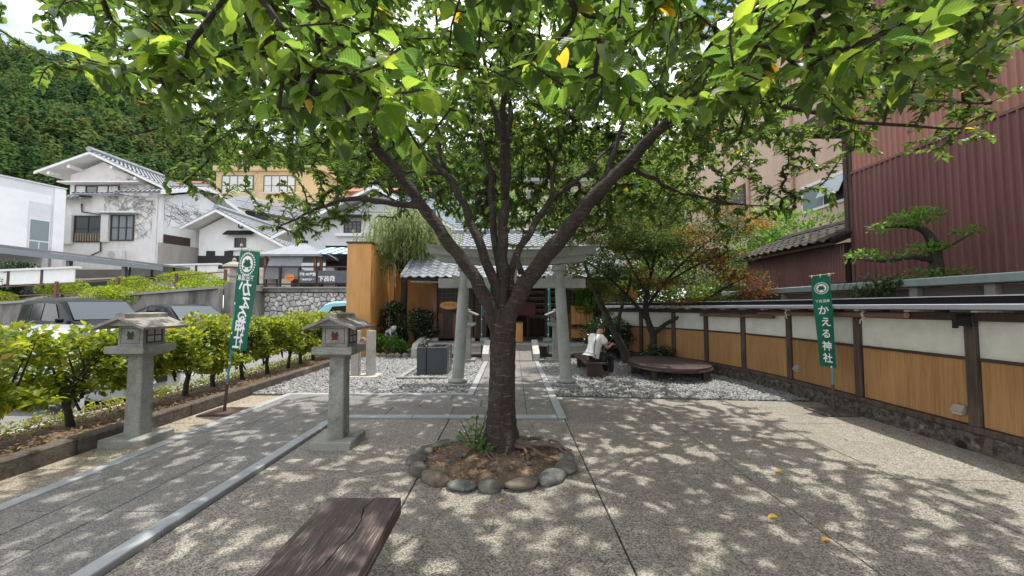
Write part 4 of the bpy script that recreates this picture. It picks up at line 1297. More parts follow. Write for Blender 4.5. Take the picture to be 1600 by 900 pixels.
# ramp up to the porch with side blocks
for (x0, x1) in ((-.675, -.23), (-.23, .22), (.22, .60)):
    for k in range(2):
        y0, y1 = 11.3 + .5 * k, 11.8 + .5 * k
        z0, z1 = .05 + .18 * k, .23 + .18 * k
        MB().loft([[(x0 + .003, y0 + .003, -.05), (x1 - .003, y0 + .003, -.05), (x1 - .003, y0 + .003, z0), (x0 + .003, y0 + .003, z0)], [(x0 + .003, y1 - .003, -.05), (x1 - .003, y1 - .003, -.05), (x1 - .003, y1 - .003, z1), (x0 + .003, y1 - .003, z1)]]).build('ramp_tile', MATS['tile_mat'], sh)
for (x0, x1) in ((-.86, -.68), (.61, .80)):
    MB().loft([[(x0, 11.3, -.05), (x1, 11.3, -.05), (x1, 11.3, .24), (x0, 11.3, .24)], [(x0, 12.32, -.05), (x1, 12.32, -.05), (x1, 12.32, .56), (x0, 12.32, .56)]]).build('ramp_block', palestone, sh)
for (xa, xb) in ((-3.08, -2.91), (3.20, 3.38)):
    MB().loft([[(xa, 12.0, -.05), (xb, 12.0, -.05), (xb, 12.0, .30), (xa, 12.0, .30)], [(xa, 12.18, -.05), (xb, 12.18, -.05), (xb, 12.18, .44), (xa, 12.18, .44)], [(xa, 13.4, -.05), (xb, 13.4, -.05), (xb, 13.4, .60), (xa, 13.4, .60)]]).build('side_parapet', palestone, sh)
# frame
for x in (-2.68, -1.42, -.95, 1.22, 2.95):
    MB().box(x - .15, x + .15, 13.42, 13.72, .405, .53, .015).build('post_base', palestone, sh)
    MB().box(x - .085, x + .085, 13.49, 13.65, .53, 2.62, .006).build('post', brownwood if x < -2 else darkwood, sh)
bx('lintel', darkwood, sh, -2.8, 3.1, 13.47, 13.67, 2.45, 2.62)
bx('back_wall', darkwood, sh, -2.8, 3.2, 15.9, 16.0, .405, 3.2)
bx('side_wall', darkwood, sh, -2.79, -2.70, 13.66, 15.9, .405, 2.9)
bx('side_wall', darkwood, sh, 3.02, 3.12, 13.66, 15.9, .405, 2.9)
bx('ceiling', darkwood, sh, -2.7, 3.02, 13.7, 15.9, 2.62, 2.7)
# lattice doors
def door(x0, x1, y):
    d = bx('door_panel', darkwood, sh, x0, x1, y, y + .04, .50, 1.42)
    n = max(3, round((x1 - x0) / .17))
    for i in range(n):
        a = x0 + (x1 - x0) * i / n; b_ = x0 + (x1 - x0) * (i + 1) / n
        MB().box(a + .006, b_ - .006, y - .014, y - .001, .56, 1.36).build('board', brownwood if i % 3 == 0 else darkwood, d)
    for z in (.50, 1.36, 1.42, 2.36):
        MB().box(x0, x1, y - .035, y - .0145, z, z + .05).build('rail', darkwood, d)
    n2 = max(3, round((x1 - x0) / .16))
    for i in range(n2 + 1):
        a = x0 + (x1 - x0) * i / n2
        MB().box(a - .011, a + .011, y - .034, y - .016, 1.47, 2.36).build('lattice_bar', pm('lattice_wood', (.15, .105, .085), (.1, .07, .058), 12, .7), d)
    for j in range(1, 6):
        z = 1.47 + .148 * j
        MB().box(x0, x1, y - .0145, y - .004, z - .011, z + .011).build('lattice_bar', MATS['lattice_wood'], d)
    MB().box(x0, x1, y, y + .03, 1.45, 2.45).build('hall_darkness', black, d)  # black sheet: darkness of the hall behind the lattice, put into its colour
door(-2.58, -1.52, 13.62)
door(-1.32, -1.05, 13.62)
door(1.95, 2.85, 13.62)
# oval wooden sign with three strokes of writing
sg = MB().prism([(-2.15 + .33 * math.cos(a), 1.64 + .135 * math.sin(a)) for a in np.linspace(0, 2 * math.pi, 26, endpoint=False)], 13.40, 13.44, 'y').build('oval_sign', pm('sign_wood', (.62, .30, .08), (.52, .24, .06), 14, .6, stretch=(.2, 1, 1)), sh)
for i, ch in enumerate('かえる'):
    text_mesh(ch, .12, black_txt, 'sign_lettering', sg, Matrix.Translation((-2.28 + .13 * i, 13.397, 1.645)) @ Matrix.Rotation(R(90), 4, 'X'), .001)
bx('sign_bracket', darkwood, sh, -2.2, -2.1, 13.44, 13.55, 1.6, 1.68)
# things inside the dark hall
ob = thing('offering_box', 'orange brown wooden offering box on the shrine porch', 'box', (.22, 13.2, .41))
bx('body', orangeboard, ob, .06, .36, 13.1, 13.45, .42, 1.05, .006)
bx('lid', brownwood, ob, .03, .39, 13.07, 13.48, 1.052, 1.09, .004)
rk = thing('charm_rack', 'rack of hanging paper charms in rows inside the dark shrine hall', 'rack', (1.0, 14.2, .41))
for z in (2.15, 1.93, 1.71, 1.49, 1.27):
    MB().tube([(.62, 14.2, z), (1.72, 14.2, z)], .008, 5).build('cord', rope_mat, rk)
    m = MB()
    for i in range(22):
        x = .66 + i * .048 + rnd.uniform(-.01, .01); h = rnd.uniform(.06, .12)
        m.box(x - .014, x + .014, 14.18 + rnd.uniform(-.01, .01), 14.19 + rnd.uniform(.0, .01), z - .015 - h, z - .01)
    m.build('charms', pm('charm_paper', (.26, .24, .22), (.13, .11, .10), 22, .8), rk)
for x in (.60, 1.74):
    bx('upright', darkwood, rk, x - .03, x + .03, 14.17, 14.23, .41, 2.3)
rb = thing('notice_board', 'dark red board hung beside the offering box', 'board', (.5, 13.9, 1.3))
bx('board', pm('dark_red_board', (.11, .022, .018), (.08, .017, .014), 8, .6), rb, .25, .85, 13.88, 13.91, 1.28, 1.75, .004)
bx('stand', darkwood, rb, .53, .58, 13.915, 13.95, .41, 1.7)
cb = thing('wooden_cabinet', 'orange brown slatted wooden cabinet on the porch, left of the seated person', 'cabinet', (2.3, 13.1, .41))
for i in range(5):
    bx('slat', orangeboard, cb, 2.0 + .15 * i + .006, 2.15 + .15 * i - .006, 13.18, 13.22, 1.0, 1.62)
bx('drawer', orangeboard, cb, 2.0, 2.75, 13.12, 13.45, .55, .85, .006)
bx('shelf', brownwood, cb, 1.96, 2.79, 13.1, 13.47, .86, .90)
for x in (1.98, 2.74):
    bx('leg', brownwood, cb, x, x + .05, 13.3, 13.35, .41, 1.66)
# roof: lower slope in single tiles, upper slope joined
def tilemesh(w=.275, L=.30):
    prof = [(0, .045), (.04, .012), (.09, .0), (.15, .004), (.195, .028), (.235, .052), (.275, .045)]
    vs = []; fs = []
    for (yy, dz) in ((0, 0.022), (L, 0.0)):
        for x, z in prof:
            vs.append((x / .275 * w, yy, z + dz))
    n = len(prof)
    for x, z in prof:
        vs.append((x / .275 * w, 0, z - .004))
    for i in range(n - 1):
        fs.append((i, i + 1, n + i + 1, n + i)); fs.append((2 * n + i, 2 * n + i + 1, i + 1, i))
    return vs, fs
tv, tf = tilemesh()
tme = MB().add(tv, tf).mesh('tile', rooftile, recalc=False)
ang = math.atan2(1.21, 2.2)
deck = MB().prism([(12.2, 2.50), (14.52, 3.765), (14.52, 3.69), (12.2, 2.43)], -3.42, 3.55, 'x').build('roof_deck', darkwood, sh)
MB().box(-3.44, 3.57, 12.16, 12.2, 2.42, 2.53).build('eave_board', darkroof, sh)
MB().box(-3.3, 3.45, 12.7, 13.5, 2.40, 2.425).build('eave_lining', wall_white, sh)
off = ORG[sh.name]
for r_ in range(11):
    for c in range(25):
        o = bpy.data.objects.new('roof_tile', tme); COL.objects.link(o); o.parent = deck; 
        d = r_ * .232
        o.location = Vector((-3.42 + c * .278, 12.13 + d * math.cos(ang), 2.50 + d * math.sin(ang))) - off
        o.rotation_euler = (ang + rnd.uniform(-.006, .006), 0, rnd.uniform(-.004, .004))
m = MB()
M0 = Matrix.Rotation(ang * .92, 4, 'X')
for r_ in range(9):
    for c in range(19):
        d = r_ * .26
        m.add(tv, tf, Matrix.Translation((-2.6 + c * .278, 14.9 + d * math.cos(ang), 3.62 + d * math.sin(ang))) @ M0)
m.build('upper_roof_tiles', rooftile, sh, recalc=False)['kind'] = 'stuff'
MB().prism([(14.9, 3.60), (17.3, 4.85), (17.3, 4.7), (14.9, 3.5)], -2.65, 2.75, 'x').build('upper_roof_deck', darkwood, sh)
bx('upper_wall', darkwood, sh, -2.4, 2.5, 15.2, 16.0, 3.0, 3.65)
MB().prism([(17.15, 4.75), (17.15, 4.98), (17.3, 5.08), (17.45, 4.98), (17.45, 4.75)], -2.7, 2.8, 'x').build('roof_ridge', rooftile, sh)
MB().prism([(14.42, 3.70), (14.42, 3.86), (14.52, 3.91), (14.62, 3.86), (14.62, 3.70)], -3.45, 3.58, 'x').build('lower_ridge', rooftile, sh)
for s_, x in ((-1, -3.43), (1, 3.55)):
    MB().prism([(12.16, 2.50), (12.16, 2.60), (14.5, 3.87), (14.5, 3.70)], x - .06, x + .06, 'x').build('verge_tile', rooftile, sh)

# ------------------------------------------------------------------ orange board walls left of the shrine
ow = thing('board_wall', 'tall orange board wall with a thick end pier, behind the second lantern', 'wall', (-4.5, 13, 0))
MB().box(-5.22, -4.46, 12.3, 12.75, 0, 3.60, .004).build('end_pier', orangeboard, ow)
MB().box(-5.25, -4.43, 12.27, 12.78, 3.602, 3.66, .004).build('pier_cap', darkwood, ow)
for i in range(5):
    y0 = 12.752 + i * .45
    MB().box(-4.62, -4.50, y0 + .003, y0 + .447, 0, 3.42 + .004 * (i % 2)).build('board_panel', orangeboard, ow)
for i in range(4):
    x0 = -4.498 + i * .46
    MB().box(x0 + .003, x0 + .457, 15.02, 15.1, 0, 3.42).build('board_panel', orangeboard, ow)
MB().box(-4.64, -4.48, 12.752, 15.0, 3.43, 3.47).build('cap', darkwood, ow)
MB().box(-4.66, -2.65, 15.0, 15.12, 3.43, 3.47).build('cap', darkwood, ow)
ow2 = thing('board_wall', 'orange board wall glimpsed behind the maple, right of the shrine', 'wall', (3.6, 13.8, 0))
for i in range(2):
    MB().box(3.15 + i * .55 + .003, 3.15 + (i + 1) * .55 - .003, 14.0, 14.08, 0, 3.0).build('board_panel', orangeboard, ow2)
MB().box(3.95, 4.20, 13.1, 13.4, 0, 2.35, .004).build('end_pier', orangeboard, ow2)
pk = thing('planter_edge', 'row of low reddish stones edging the shrub bed by the shrine', 'edging', (-3.6, 12.4, 0))
for i in range(8):
    boulder((-4.75 + i * .235, 12.38 + .05 * math.sin(i), .05), .125, .09, .1, rnd.uniform(-.2, .2), pm('reddish_stone', (.30, .22, .175), (.2, .15, .12), 9, .85, bump=.4), pk, 'edging_stone', 70 + i, 10, 6)

# ------------------------------------------------------------------ buildings on the right
def corrugated(name, mat, parent, p, q, z0, z1, pitch=.115, depth=.034, slope_top=None, out=0.0):
    """ribbed sheet along p->q: real ridges"""
    M = frame((p[0], p[1], 0), (q[0], q[1], 0))
    L = (Vector((q[0], q[1])) - Vector((p[0], p[1]))).length
    n = int(L / pitch)
    vs = []; fs = []
    prof = ((0, 0), (.30, 0), (.42, 1), (.58, 1), (.70, 0))
    xs_ = []
    for i in range(n):
        for u, h in prof:
            xs_.append(((i + u) * pitch, h * depth + out))
    xs_.append((L, out))
    for x, h in xs_:
        vs.append((x, h, z0)); vs.append((x, h, z1))
    for i in range(len(xs_) - 1):
        fs.append((2 * i, 2 * i + 2, 2 * i + 3, 2 * i + 1))
    return MB().add(vs, fs, M).build(name, mat, parent)
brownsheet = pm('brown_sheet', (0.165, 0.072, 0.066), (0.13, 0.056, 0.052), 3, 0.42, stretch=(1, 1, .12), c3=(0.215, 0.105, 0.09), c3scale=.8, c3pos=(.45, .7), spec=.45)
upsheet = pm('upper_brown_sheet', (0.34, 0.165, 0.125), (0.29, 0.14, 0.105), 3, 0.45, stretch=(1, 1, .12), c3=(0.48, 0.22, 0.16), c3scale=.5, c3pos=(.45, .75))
pinkwall = pm('pink_wall', (0.56, 0.42, 0.325), (0.50, 0.375, 0.29), 2, 0.8, c3=(0.42, 0.27, 0.21), c3scale=.6, c3pos=(.5, .8), stretch=(1, 1, .3))
bb = thing('corrugated_building', 'tall building clad in dark red brown corrugated sheet behind the garden wall', 'building', (7.6, 6, 0))
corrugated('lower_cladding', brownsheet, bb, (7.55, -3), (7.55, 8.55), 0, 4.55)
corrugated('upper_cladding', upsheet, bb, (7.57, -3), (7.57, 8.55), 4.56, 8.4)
bx('seam_flashing', brownsheet, bb, 7.515, 7.535, -3, 8.55, 4.53, 4.58)
bx('body', darkwood, bb, 7.60, 12.0, -3, 8.55, 0, 8.35)
bx('corner_board', weatherwood, bb, 7.53, 7.75, 8.55, 8.62, 0, 6.1)
bx('corner_trim', darkwood, bb, 7.50, 7.66, 8.62, 8.72, 3.3, 6.1)
bx('eave_block', darkwood, bb, 7.2, 8.4, 8.6, 9.5, 5.75, 6.15, .02)
bx('top_eave', darkwood, bb, 7.0, 12.2, -3.2, 8.75, 8.4, 8.6)
an = thing('annex', 'low corrugated annex with an old mossy tiled lean-to roof', 'building', (7.7, 10.4, 0))
corrugated('cladding', brownsheet, an, (7.50, 8.75), (7.50, 12.4), 0, 3.02, .075, .014)
bx('body', darkwood, an, 7.54, 9.0, 8.75, 12.4, 0, 3.05)
rdk = MB().prism([(7.18, 2.98), (7.18, 3.05), (8.75, 3.72), (8.75, 3.6)], 8.65, 12.6, 'y').build('roof_deck', darkwood, an)
otm = MB().add(*tilemesh(.27, .28)).mesh('roof_tile', oldtile, recalc=False)
a2 = math.atan2(.67, 1.57)
for r_ in range(6):
    for c in range(14):
        o = bpy.data.objects.new('roof_tile', otm); COL.objects.link(o); o.parent = rdk
        d = r_ * .245
        o.location = Vector((7.12 + d * math.cos(a2), 12.55 - c * .275, 3.065 + d * math.sin(a2) + rnd.uniform(0, .012))) - ORG[an.name]
        o.rotation_euler = Matrix.Rotation(R(-90), 3, 'Z').to_euler()
        o.rotation_mode = 'QUATERNION'
        o.rotation_quaternion = (Matrix.Rotation(R(-90), 3, 'Z') @ Matrix.Rotation(a2 + rnd.uniform(-.03, .03), 3, 'X')).to_quaternion()
for k in range(3):
    MB().tube([(8.70, 8.62 + 1.3 * k, 3.76), (8.70, 9.9 + 1.3 * k, 3.76)], .11, 8).build('ridge_tile', oldtile, an)
m = MB()
for i in range(5):
    m.tube([(7.14, 8.66, 3.09), (8.7, 8.66, 3.76)], [.075, .09], 8)
m.build('verge_tile', oldtile, an)
pb = thing('pink_building', 'pinkish plastered building with a strip window beyond the annex', 'building', (12.5, 18, 0))
bx('wall', pinkwall, pb, 12.5, 22, 13.0, 28, 0, 15.0)
bx('wall_joint', pm('joint_brown', (.33, .2, .155), (.28, .17, .13), 5, .8), pb, 12.485, 12.5, 13.0, 24, 7.32, 7.36)
for yv in (17.0, 20.2):
    bx('down_pipe', pm('pipe_pink', (.40, .24, .18), (.35, .2, .15), 5, .6), pb, 12.40, 12.48, yv, yv + .1, 0, 13)
wf = bx('window_frame', frame_wh, pb, 12.44, 12.49, 14.2, 16.6, 5.55, 6.72)
bx('window_pane', glass_l, wf, 12.425, 12.438, 15.45, 16.5, 5.66, 6.6)
bx('window_pane', black, wf, 12.425, 12.438, 14.3, 15.38, 5.66, 6.6)
MB().prism([(12.43, 6.6), (12.10, 5.9), (12.115, 5.89), (12.445, 6.6)], 14.3, 15.38, 'y').build('open_sash', glass_l, wf)
wf = bx('window_frame', frame_br, pb, 12.46, 12.49, 20.6, 22.6, 6.2, 8.2)
bx('window_pane', glass, wf, 12.445, 12.458, 20.7, 22.5, 6.3, 8.1)

# ------------------------------------------------------------------ upper street on the left: retaining walls
def tz(x, yv):
    b_ = np.interp(x, [-30, -22, -16, -11, 0], [1.35, 1.6, 2.0, 2.4, 2.6])
    f_ = float(np.interp(x, [-14, -12.4], [1, 0]))
    return float(b_ + f_ * np.clip((yv - 17.4) * .35, 0, 2.2) + (1 - f_) * np.clip((yv - 21.5) * .30, 0, 2.2) + np.clip((yv - 27) * .12, 0, 4.5))
m = MB()
ysl = [16.6, 17.4, 18.4, 19.5, 20.7, 22, 25, 27, 34, 45, 60, 80]
xsl = [-90, -60, -30, -22, -16, -14, -12.5, -11.6, -6, 4, 16, 40, 90]
vs = []; fs = []
for j, yv in enumerate(ysl):
    for i, x in enumerate(xsl):
        yy = yv
        if x > -12.45 and j < 3: yy = 19.3 + .01 * j
        vs.append((x, yy, tz(x, yy)))
for j in range(len(ysl) - 1):
    for i in range(len(xsl) - 1):
        a = j * len(xsl) + i
        fs.append((a, a + 1, a + len(xsl) + 1, a + len(xsl)))
struct(m.add(vs, fs).build('upper_ground', pm('upper_ground_mat', (.20, .19, .165), (.13, .125, .11), 1.2, .95)))
cw = thing('retaining_wall', 'stained grey concrete retaining wall under the sloping street', 'retaining wall', (-18, 16.4, 0))
m = MB()
xw = [-40, -27, -22, -16, -12.3]
m.loft([[(x, 16.25, -.3), (x, 16.62, -.3), (x, 16.62, tz(x, 16.6) + .05), (x, 16.33, tz(x, 16.6) + .05)] for x in xw]).build('wall', concrete, cw)
m = MB(); m.loft([[(x, 16.20, tz(x, 16.6) + .052), (x, 16.66, tz(x, 16.6) + .052), (x, 16.66, tz(x, 16.6) + .15), (x, 16.20, tz(x, 16.6) + .15)] for x in xw]).build('coping', cement, cw)
MB().box(-12.30, -12.0, 16.66, 19.2, -.3, 2.62).build('return_wall', concrete, cw)
# cobble wall in separate stones
sw = thing('stone_wall', 'retaining wall of pale angular stones below the foot bath terrace', 'stone wall', (-9, 19, 0))
bx('backing', pm('stone_joint', (.04, .036, .032), (.025, .022, .02), 9, 1.0), sw, -12.5, -4.4, 19.06, 19.3, -.4, 2.3)
bx('ledge', concrete, sw, -12.5, -4.4, 18.86, 19.3, 2.30, 2.47, .01)
bx('ledge_top', cement, sw, -12.5, -4.4, 18.80, 19.32, 2.472, 2.55, .01)
def voronoi(pts, bx0, bx1, by0, by1):
    out = []
    for i, p in enumerate(pts):
        poly = [(bx0, by0), (bx1, by0), (bx1, by1), (bx0, by1)]
        for j, q in enumerate(pts):
            if i == j or abs(p[0] - q[0]) > 1.3 or abs(p[1] - q[1]) > 1.3: continue
            mx_, my_ = (p[0] + q[0]) / 2, (p[1] + q[1]) / 2
            nx, ny = q[0] - p[0], q[1] - p[1]
            new = []
            for k in range(len(poly)):
                a, b_ = poly[k], poly[(k + 1) % len(poly)]
                da = (a[0] - mx_) * nx + (a[1] - my_) * ny; db = (b_[0] - mx_) * nx + (b_[1] - my_) * ny
                if da <= 0: new.append(a)
                if da * db < 0:
                    t_ = da / (da - db); new.append((a[0] + (b_[0] - a[0]) * t_, a[1] + (b_[1] - a[1]) * t_))
            poly = new
            if len(poly) < 3: break
        if len(poly) >= 3: out.append((p, poly))
    return out
pts = []
sp = .265
for r_ in range(8):
    for c in range(18):
        pts.append((-12.4 + (c + .5 * (r_ % 2) + rnd.uniform(-.40, .40)) * sp, .4 + (r_ + .3 + rnd.uniform(-.38, .38)) * .25))
pts = [p for p in pts if p[0] < -7.6]
stone_m = [pm('wall_stone_%s' % nm, c, tuple(x * .72 for x in c), 6, .9, c3=tuple(x * .5 for x in c), c3scale=3, c3pos=(.52, .8), bump=.5) for nm, c in (('pale', (.80, .78, .74)), ('warm', (.70, .65, .57)), ('grey', (.56, .56, .55)))]
for p, poly in voronoi(pts, -12.5, -7.5, .35, 2.29):
    cx = sum(q[0] for q in poly) / len(poly); cz = sum(q[1] for q in poly) / len(poly)
    d = rnd.uniform(.06, .13)
    r1 = [(cx + (x - cx) * .90, 19.06, cz + (z - cz) * .90) for x, z in poly]
    r2 = [(cx + (x - cx) * .85, 19.06 - d * .7, cz + (z - cz) * .85) for x, z in poly]
    r3 = [(cx + (x - cx) * .55 + rnd.uniform(-.02, .02), 19.06 - d, cz + (z - cz) * .55) for x, z in poly]
    MB().loft([r1, r2, r3]).build('stone', stone_m[rnd.choice((0, 0, 1, 2))], sw)
# railing along the sloping street
brownpaint = pm('brown_paint', (.15, .065, .05), (.11, .05, .04), 9, .6)
ra = thing('street_railing', 'brown post and pipe railing along the sloping street', 'railing', (-18, 17.3, 1.9))
px_ = [-27.5, -23.7, -20.0, -17.3, -14.75, -12.6]
for x in px_:
    z = tz(x, 17) + .02
    MB().box(x - .05, x + .05, 17.07, 17.17, z - .2, z + .95, .01).build('post', brownpaint, ra)
for h in (.42, .85):
    MB().tube([(x, 17.12, tz(x, 17) + h) for x in [-34] + px_], .022, 6).build('rail', brownpaint, ra)
# terrace fence with hung signs
fn = thing('terrace_fence', 'dark wooden fence along the top of the stone wall', 'fence', (-9.5, 18.95, 2.55))
fx = [-12.4, -11.3, -10.35, -9.45, -8.55, -7.6]
for x in fx:
    bx('post', darkwood, fn, x - .05, x + .05, 18.92, 19.02, 2.52, 3.50)
bx('top_rail', darkwood, fn, -12.45, -7.0, 18.90, 19.04, 3.50, 3.57)
bx('low_rail', darkwood, fn, -12.4, -7.0, 18.94, 19.0, 2.66, 2.72)
signm = pm('dark_sign', (.10, .105, .115), (.08, .085, .092), 6, .6)
def sign(label, x0, x1, z0, z1, lines):
    t = thing('signboard', label, 'sign', ((x0 + x1) / 2, 18.88, z0))
    bx('board', signm, t, x0, x1, 18.865, 18.89, z0, z1)
    for body, size, x, z in lines:
        text_mesh(body, size, white_txt, 'lettering', t, Matrix.Translation((x, 18.86, z)) @ Matrix.Rotation(R(90), 4, 'X'), .002, bold=.01)
sign('grey signboard with two rows of white Japanese lettering on the terrace fence', -10.30, -9.50, 2.74, 3.34, [('薬師の足湯', .155, -9.9, 3.15), ('ゆあみ屋となり', .10, -9.9, 2.90)])
sign('grey signboard with large white lettering, partly behind the orange pier', -9.40, -7.7, 2.74, 3.34, [('下呂発', .27, -8.98, 2.93)])
t = thing('oval_sign', 'orange oval sign hung below the clear rain sheet', 'sign', (-10.75, 18.85, 3.0))
MB().prism([(-10.76 + .24 * math.cos(a), 3.0 + .17 * math.sin(a)) for a in np.linspace(0, 2 * math.pi, 24, endpoint=False)], 18.84, 18.87, 'y').build('plate', pm('sign_orange', (.75, .22, .035), (.68, .19, .03), 6, .5), t)
MB().box(-10.9, -10.62, 18.83, 18.839, 2.985, 3.012).build('mark', pm('sign_mark', (.25, .06, .02), (.2, .05, .02), 6, .5), t)
# pavilions
def pavilion(label, cx, cy, hx, hy, ze, za, mat, stripes_=False):
    t = thing('pavilion', label, 'pavilion', (cx, cy, 2.5), 'open pavilions on the foot bath terrace')
    MB().loft([[(cx - hx, cy - hy, ze), (cx + hx, cy - hy, ze), (cx + hx, cy + hy, ze), (cx - hx, cy + hy, ze)], [(cx - hx, cy - hy, ze + .10), (cx + hx, cy - hy, ze + .10), (cx + hx, cy + hy, ze + .10), (cx - hx, cy + hy, ze + .10)], [(cx - .12, cy - .12, za), (cx + .12, cy - .12, za), (cx + .12, cy + .12, za), (cx - .12, cy + .12, za)]]).build('roof', mat, t)
    MB().box(cx - .14, cx + .14, cy - .14, cy + .14, za, za + .16).build('finial', darkroof, t)
    for sx in (-1, 1):
        for sy in (-1, 1):
            MB().box(cx + sx * hx * .8 - .06, cx + sx * hx * .8 + .06, cy + sy * hy * .8 - .06, cy + sy * hy * .8 + .06, 2.4, ze).build('post', brownwood, t)
    MB().box(cx - hx * .8, cx + hx * .8, cy + hy * .8 - .04, cy + hy * .8 + .04, 2.5, 3.3).build('bench_back', darkwood, t)
    return t
p1 = pavilion('grey hipped pavilion roof with a clear rain sheet hanging at its front', -11.05, 20.6, 1.55, 1.5, 4.08, 4.95, pm('pavilion_roof', (.24, .255, .275), (.2, .21, .23), 5, .5))
MB().loft([[(-12.0, 19.3, 4.1), (-10.35, 19.3, 4.1), (-10.35, 19.32, 4.1), (-12.0, 19.32, 4.1)], [(-12.1, 19.12, 3.4), (-10.45, 19.12, 3.4), (-10.45, 19.14, 3.4), (-12.1, 19.14, 3.4)], [(-12.15, 19.1, 2.95), (-10.5, 19.1, 2.95), (-10.5, 19.12, 2.95), (-12.15, 19.12, 2.95)]]).build('rain_sheet', clothmat('clear_sheet', (.50, .53, .55), .5), p1)
p2 = thing('pavilion', 'shed with a blue and white striped awning beside the grey pavilion', 'pavilion', (-8.6, 20.5, 2.5), 'open pavilions on the foot bath terrace')
aw = [paint('awning_blue', (.05, .18, .34), .6), paint('awning_white', (.70, .74, .76), .6)]
for i in range(14):
    x0 = -10.3 + i * .26
    MB().loft([[(x0, 19.4, 4.22), (x0 + .256, 19.4, 4.22), (x0 + .256, 19.4, 4.26), (x0, 19.4, 4.26)], [(x0 + .35, 20.8, 4.72), (x0 + .606, 20.8, 4.72), (x0 + .606, 20.8, 4.76), (x0 + .35, 20.8, 4.76)]]).build('awning_stripe', aw[i % 2], p2)
bx('top_board', darkroof, p2, -10.0, -6.4, 20.8, 20.95, 4.68, 4.86)
for x in (-9.6, -8.2, -6.9):
    bx('post', brownwood, p2, x - .06, x + .06, 19.5, 19.62, 2.5, 4.22)
bx('back_wall', blackboard, p2, -10.2, -6.5, 21.3, 21.4, 2.5, 4.7)
bx('counter', brownwood, p2, -9.4, -7.0, 20.3, 20.7, 2.5, 3.4)
# upright memorial stones and lantern by the fence
for i, (x, yv, h, lb) in enumerate(((-12.15, 19.6, .98, 'rounded pale stone slab standing at the left end of the terrace fence'), (-9.15, 19.5, 1.12, 'pale pointed stone standing behind the lettered signboards'))):
    t = MB().loft([[(x - .28, yv, 2.5), (x + .28, yv, 2.5), (x + .28, yv + .18, 2.5), (x - .28, yv + .18, 2.5)], [(x - .27, yv, 2.5 + h * .7), (x + .27, yv, 2.5 + h * .7), (x + .27, yv + .18, 2.5 + h * .7), (x - .27, yv + .18, 2.5 + h * .7)], [(x - .12, yv, 2.5 + h), (x + .12, yv, 2.5 + h), (x + .12, yv + .18, 2.5 + h), (x - .12, yv + .18, 2.5 + h)]]).build('standing_stone', palestone, None, org=(x, yv, 2.5))
    put(t, lb, 'stone')
t = thing('sign_post', 'short red post at the end of the terrace fence', 'post', (-12.45, 18.8, 2.4))
bx('post', pm('red_post', (.22, .05, .035), (.17, .04, .03), 7, .6), t, -12.56, -12.38, 18.7, 18.84, 2.5, 3.45, .01)
t = thing('stone_lantern', 'old mushroom capped stone lantern on the street behind the left banner', 'stone lantern', (-13.0, 18.2, 2.2))
MB().lathe([(.36, 0), (.34, .12), (.20, .16), (.17, .75), (.24, .80)], 10, (-13.0, 18.2, 2.2)).build('shaft', palestone, t)
MB().lathe([(.24, .80), (.27, .85), (.27, .93), (.17, .95), (.17, 1.17), (.22, 1.2)], 10, (-13.0, 18.2, 2.2)).build('firebox', palestone, t)
MB().lathe([(.20, 1.19), (.47, 1.24), (.42, 1.34), (.20, 1.46), (.08, 1.5), (.09, 1.6), (.02, 1.68)], 12, (-13.0, 18.2, 2.2)).build('cap', pm('mossy_cap', (.33, .31, .26), (.22, .2, .17), 9, .9), t)

# ------------------------------------------------------------------ houses on the left
def window(parent, x0, x1, z0, z1, y, fr=frame_br, nx=2, nz=1, gl=glass, curt=False, depth=.06):
    """window in a wall facing -Y at depth y"""
    w = MB()
    b_ = .07
    w.box(x0, x1, y - depth, y + .02, z0, z0 + b_).box(x0, x1, y - depth, y + .02, z1 - b_, z1)
    w.box(x0, x0 + b_, y - depth, y + .02, z0 + b_, z1 - b_).box(x1 - b_, x1, y - depth, y + .02, z0 + b_, z1 - b_)
    for i in range(1, nx):
        x = x0 + (x1 - x0) * i / nx
        w.box(x - .03, x + .03, y - depth * .8, y + .01, z0 + b_, z1 - b_)
    for i in range(1, nz):
        z = z0 + (z1 - z0) * i / nz
        w.box(x0 + b_, x1 - b_, y - depth * .7, y + .005, z - .025, z + .025)
    wi = w.build('window', fr, parent)
    for i in range(nx):
        a = x0 + (x1 - x0) * i / nx + .04; c = x0 + (x1 - x0) * (i + 1) / nx - .04
        MB().box(a, c, y - .015, y - .005, z0 + .05, z1 - .05).build('pane', curtain if (curt and i % 3 != 1) else gl, wi)
    return wi
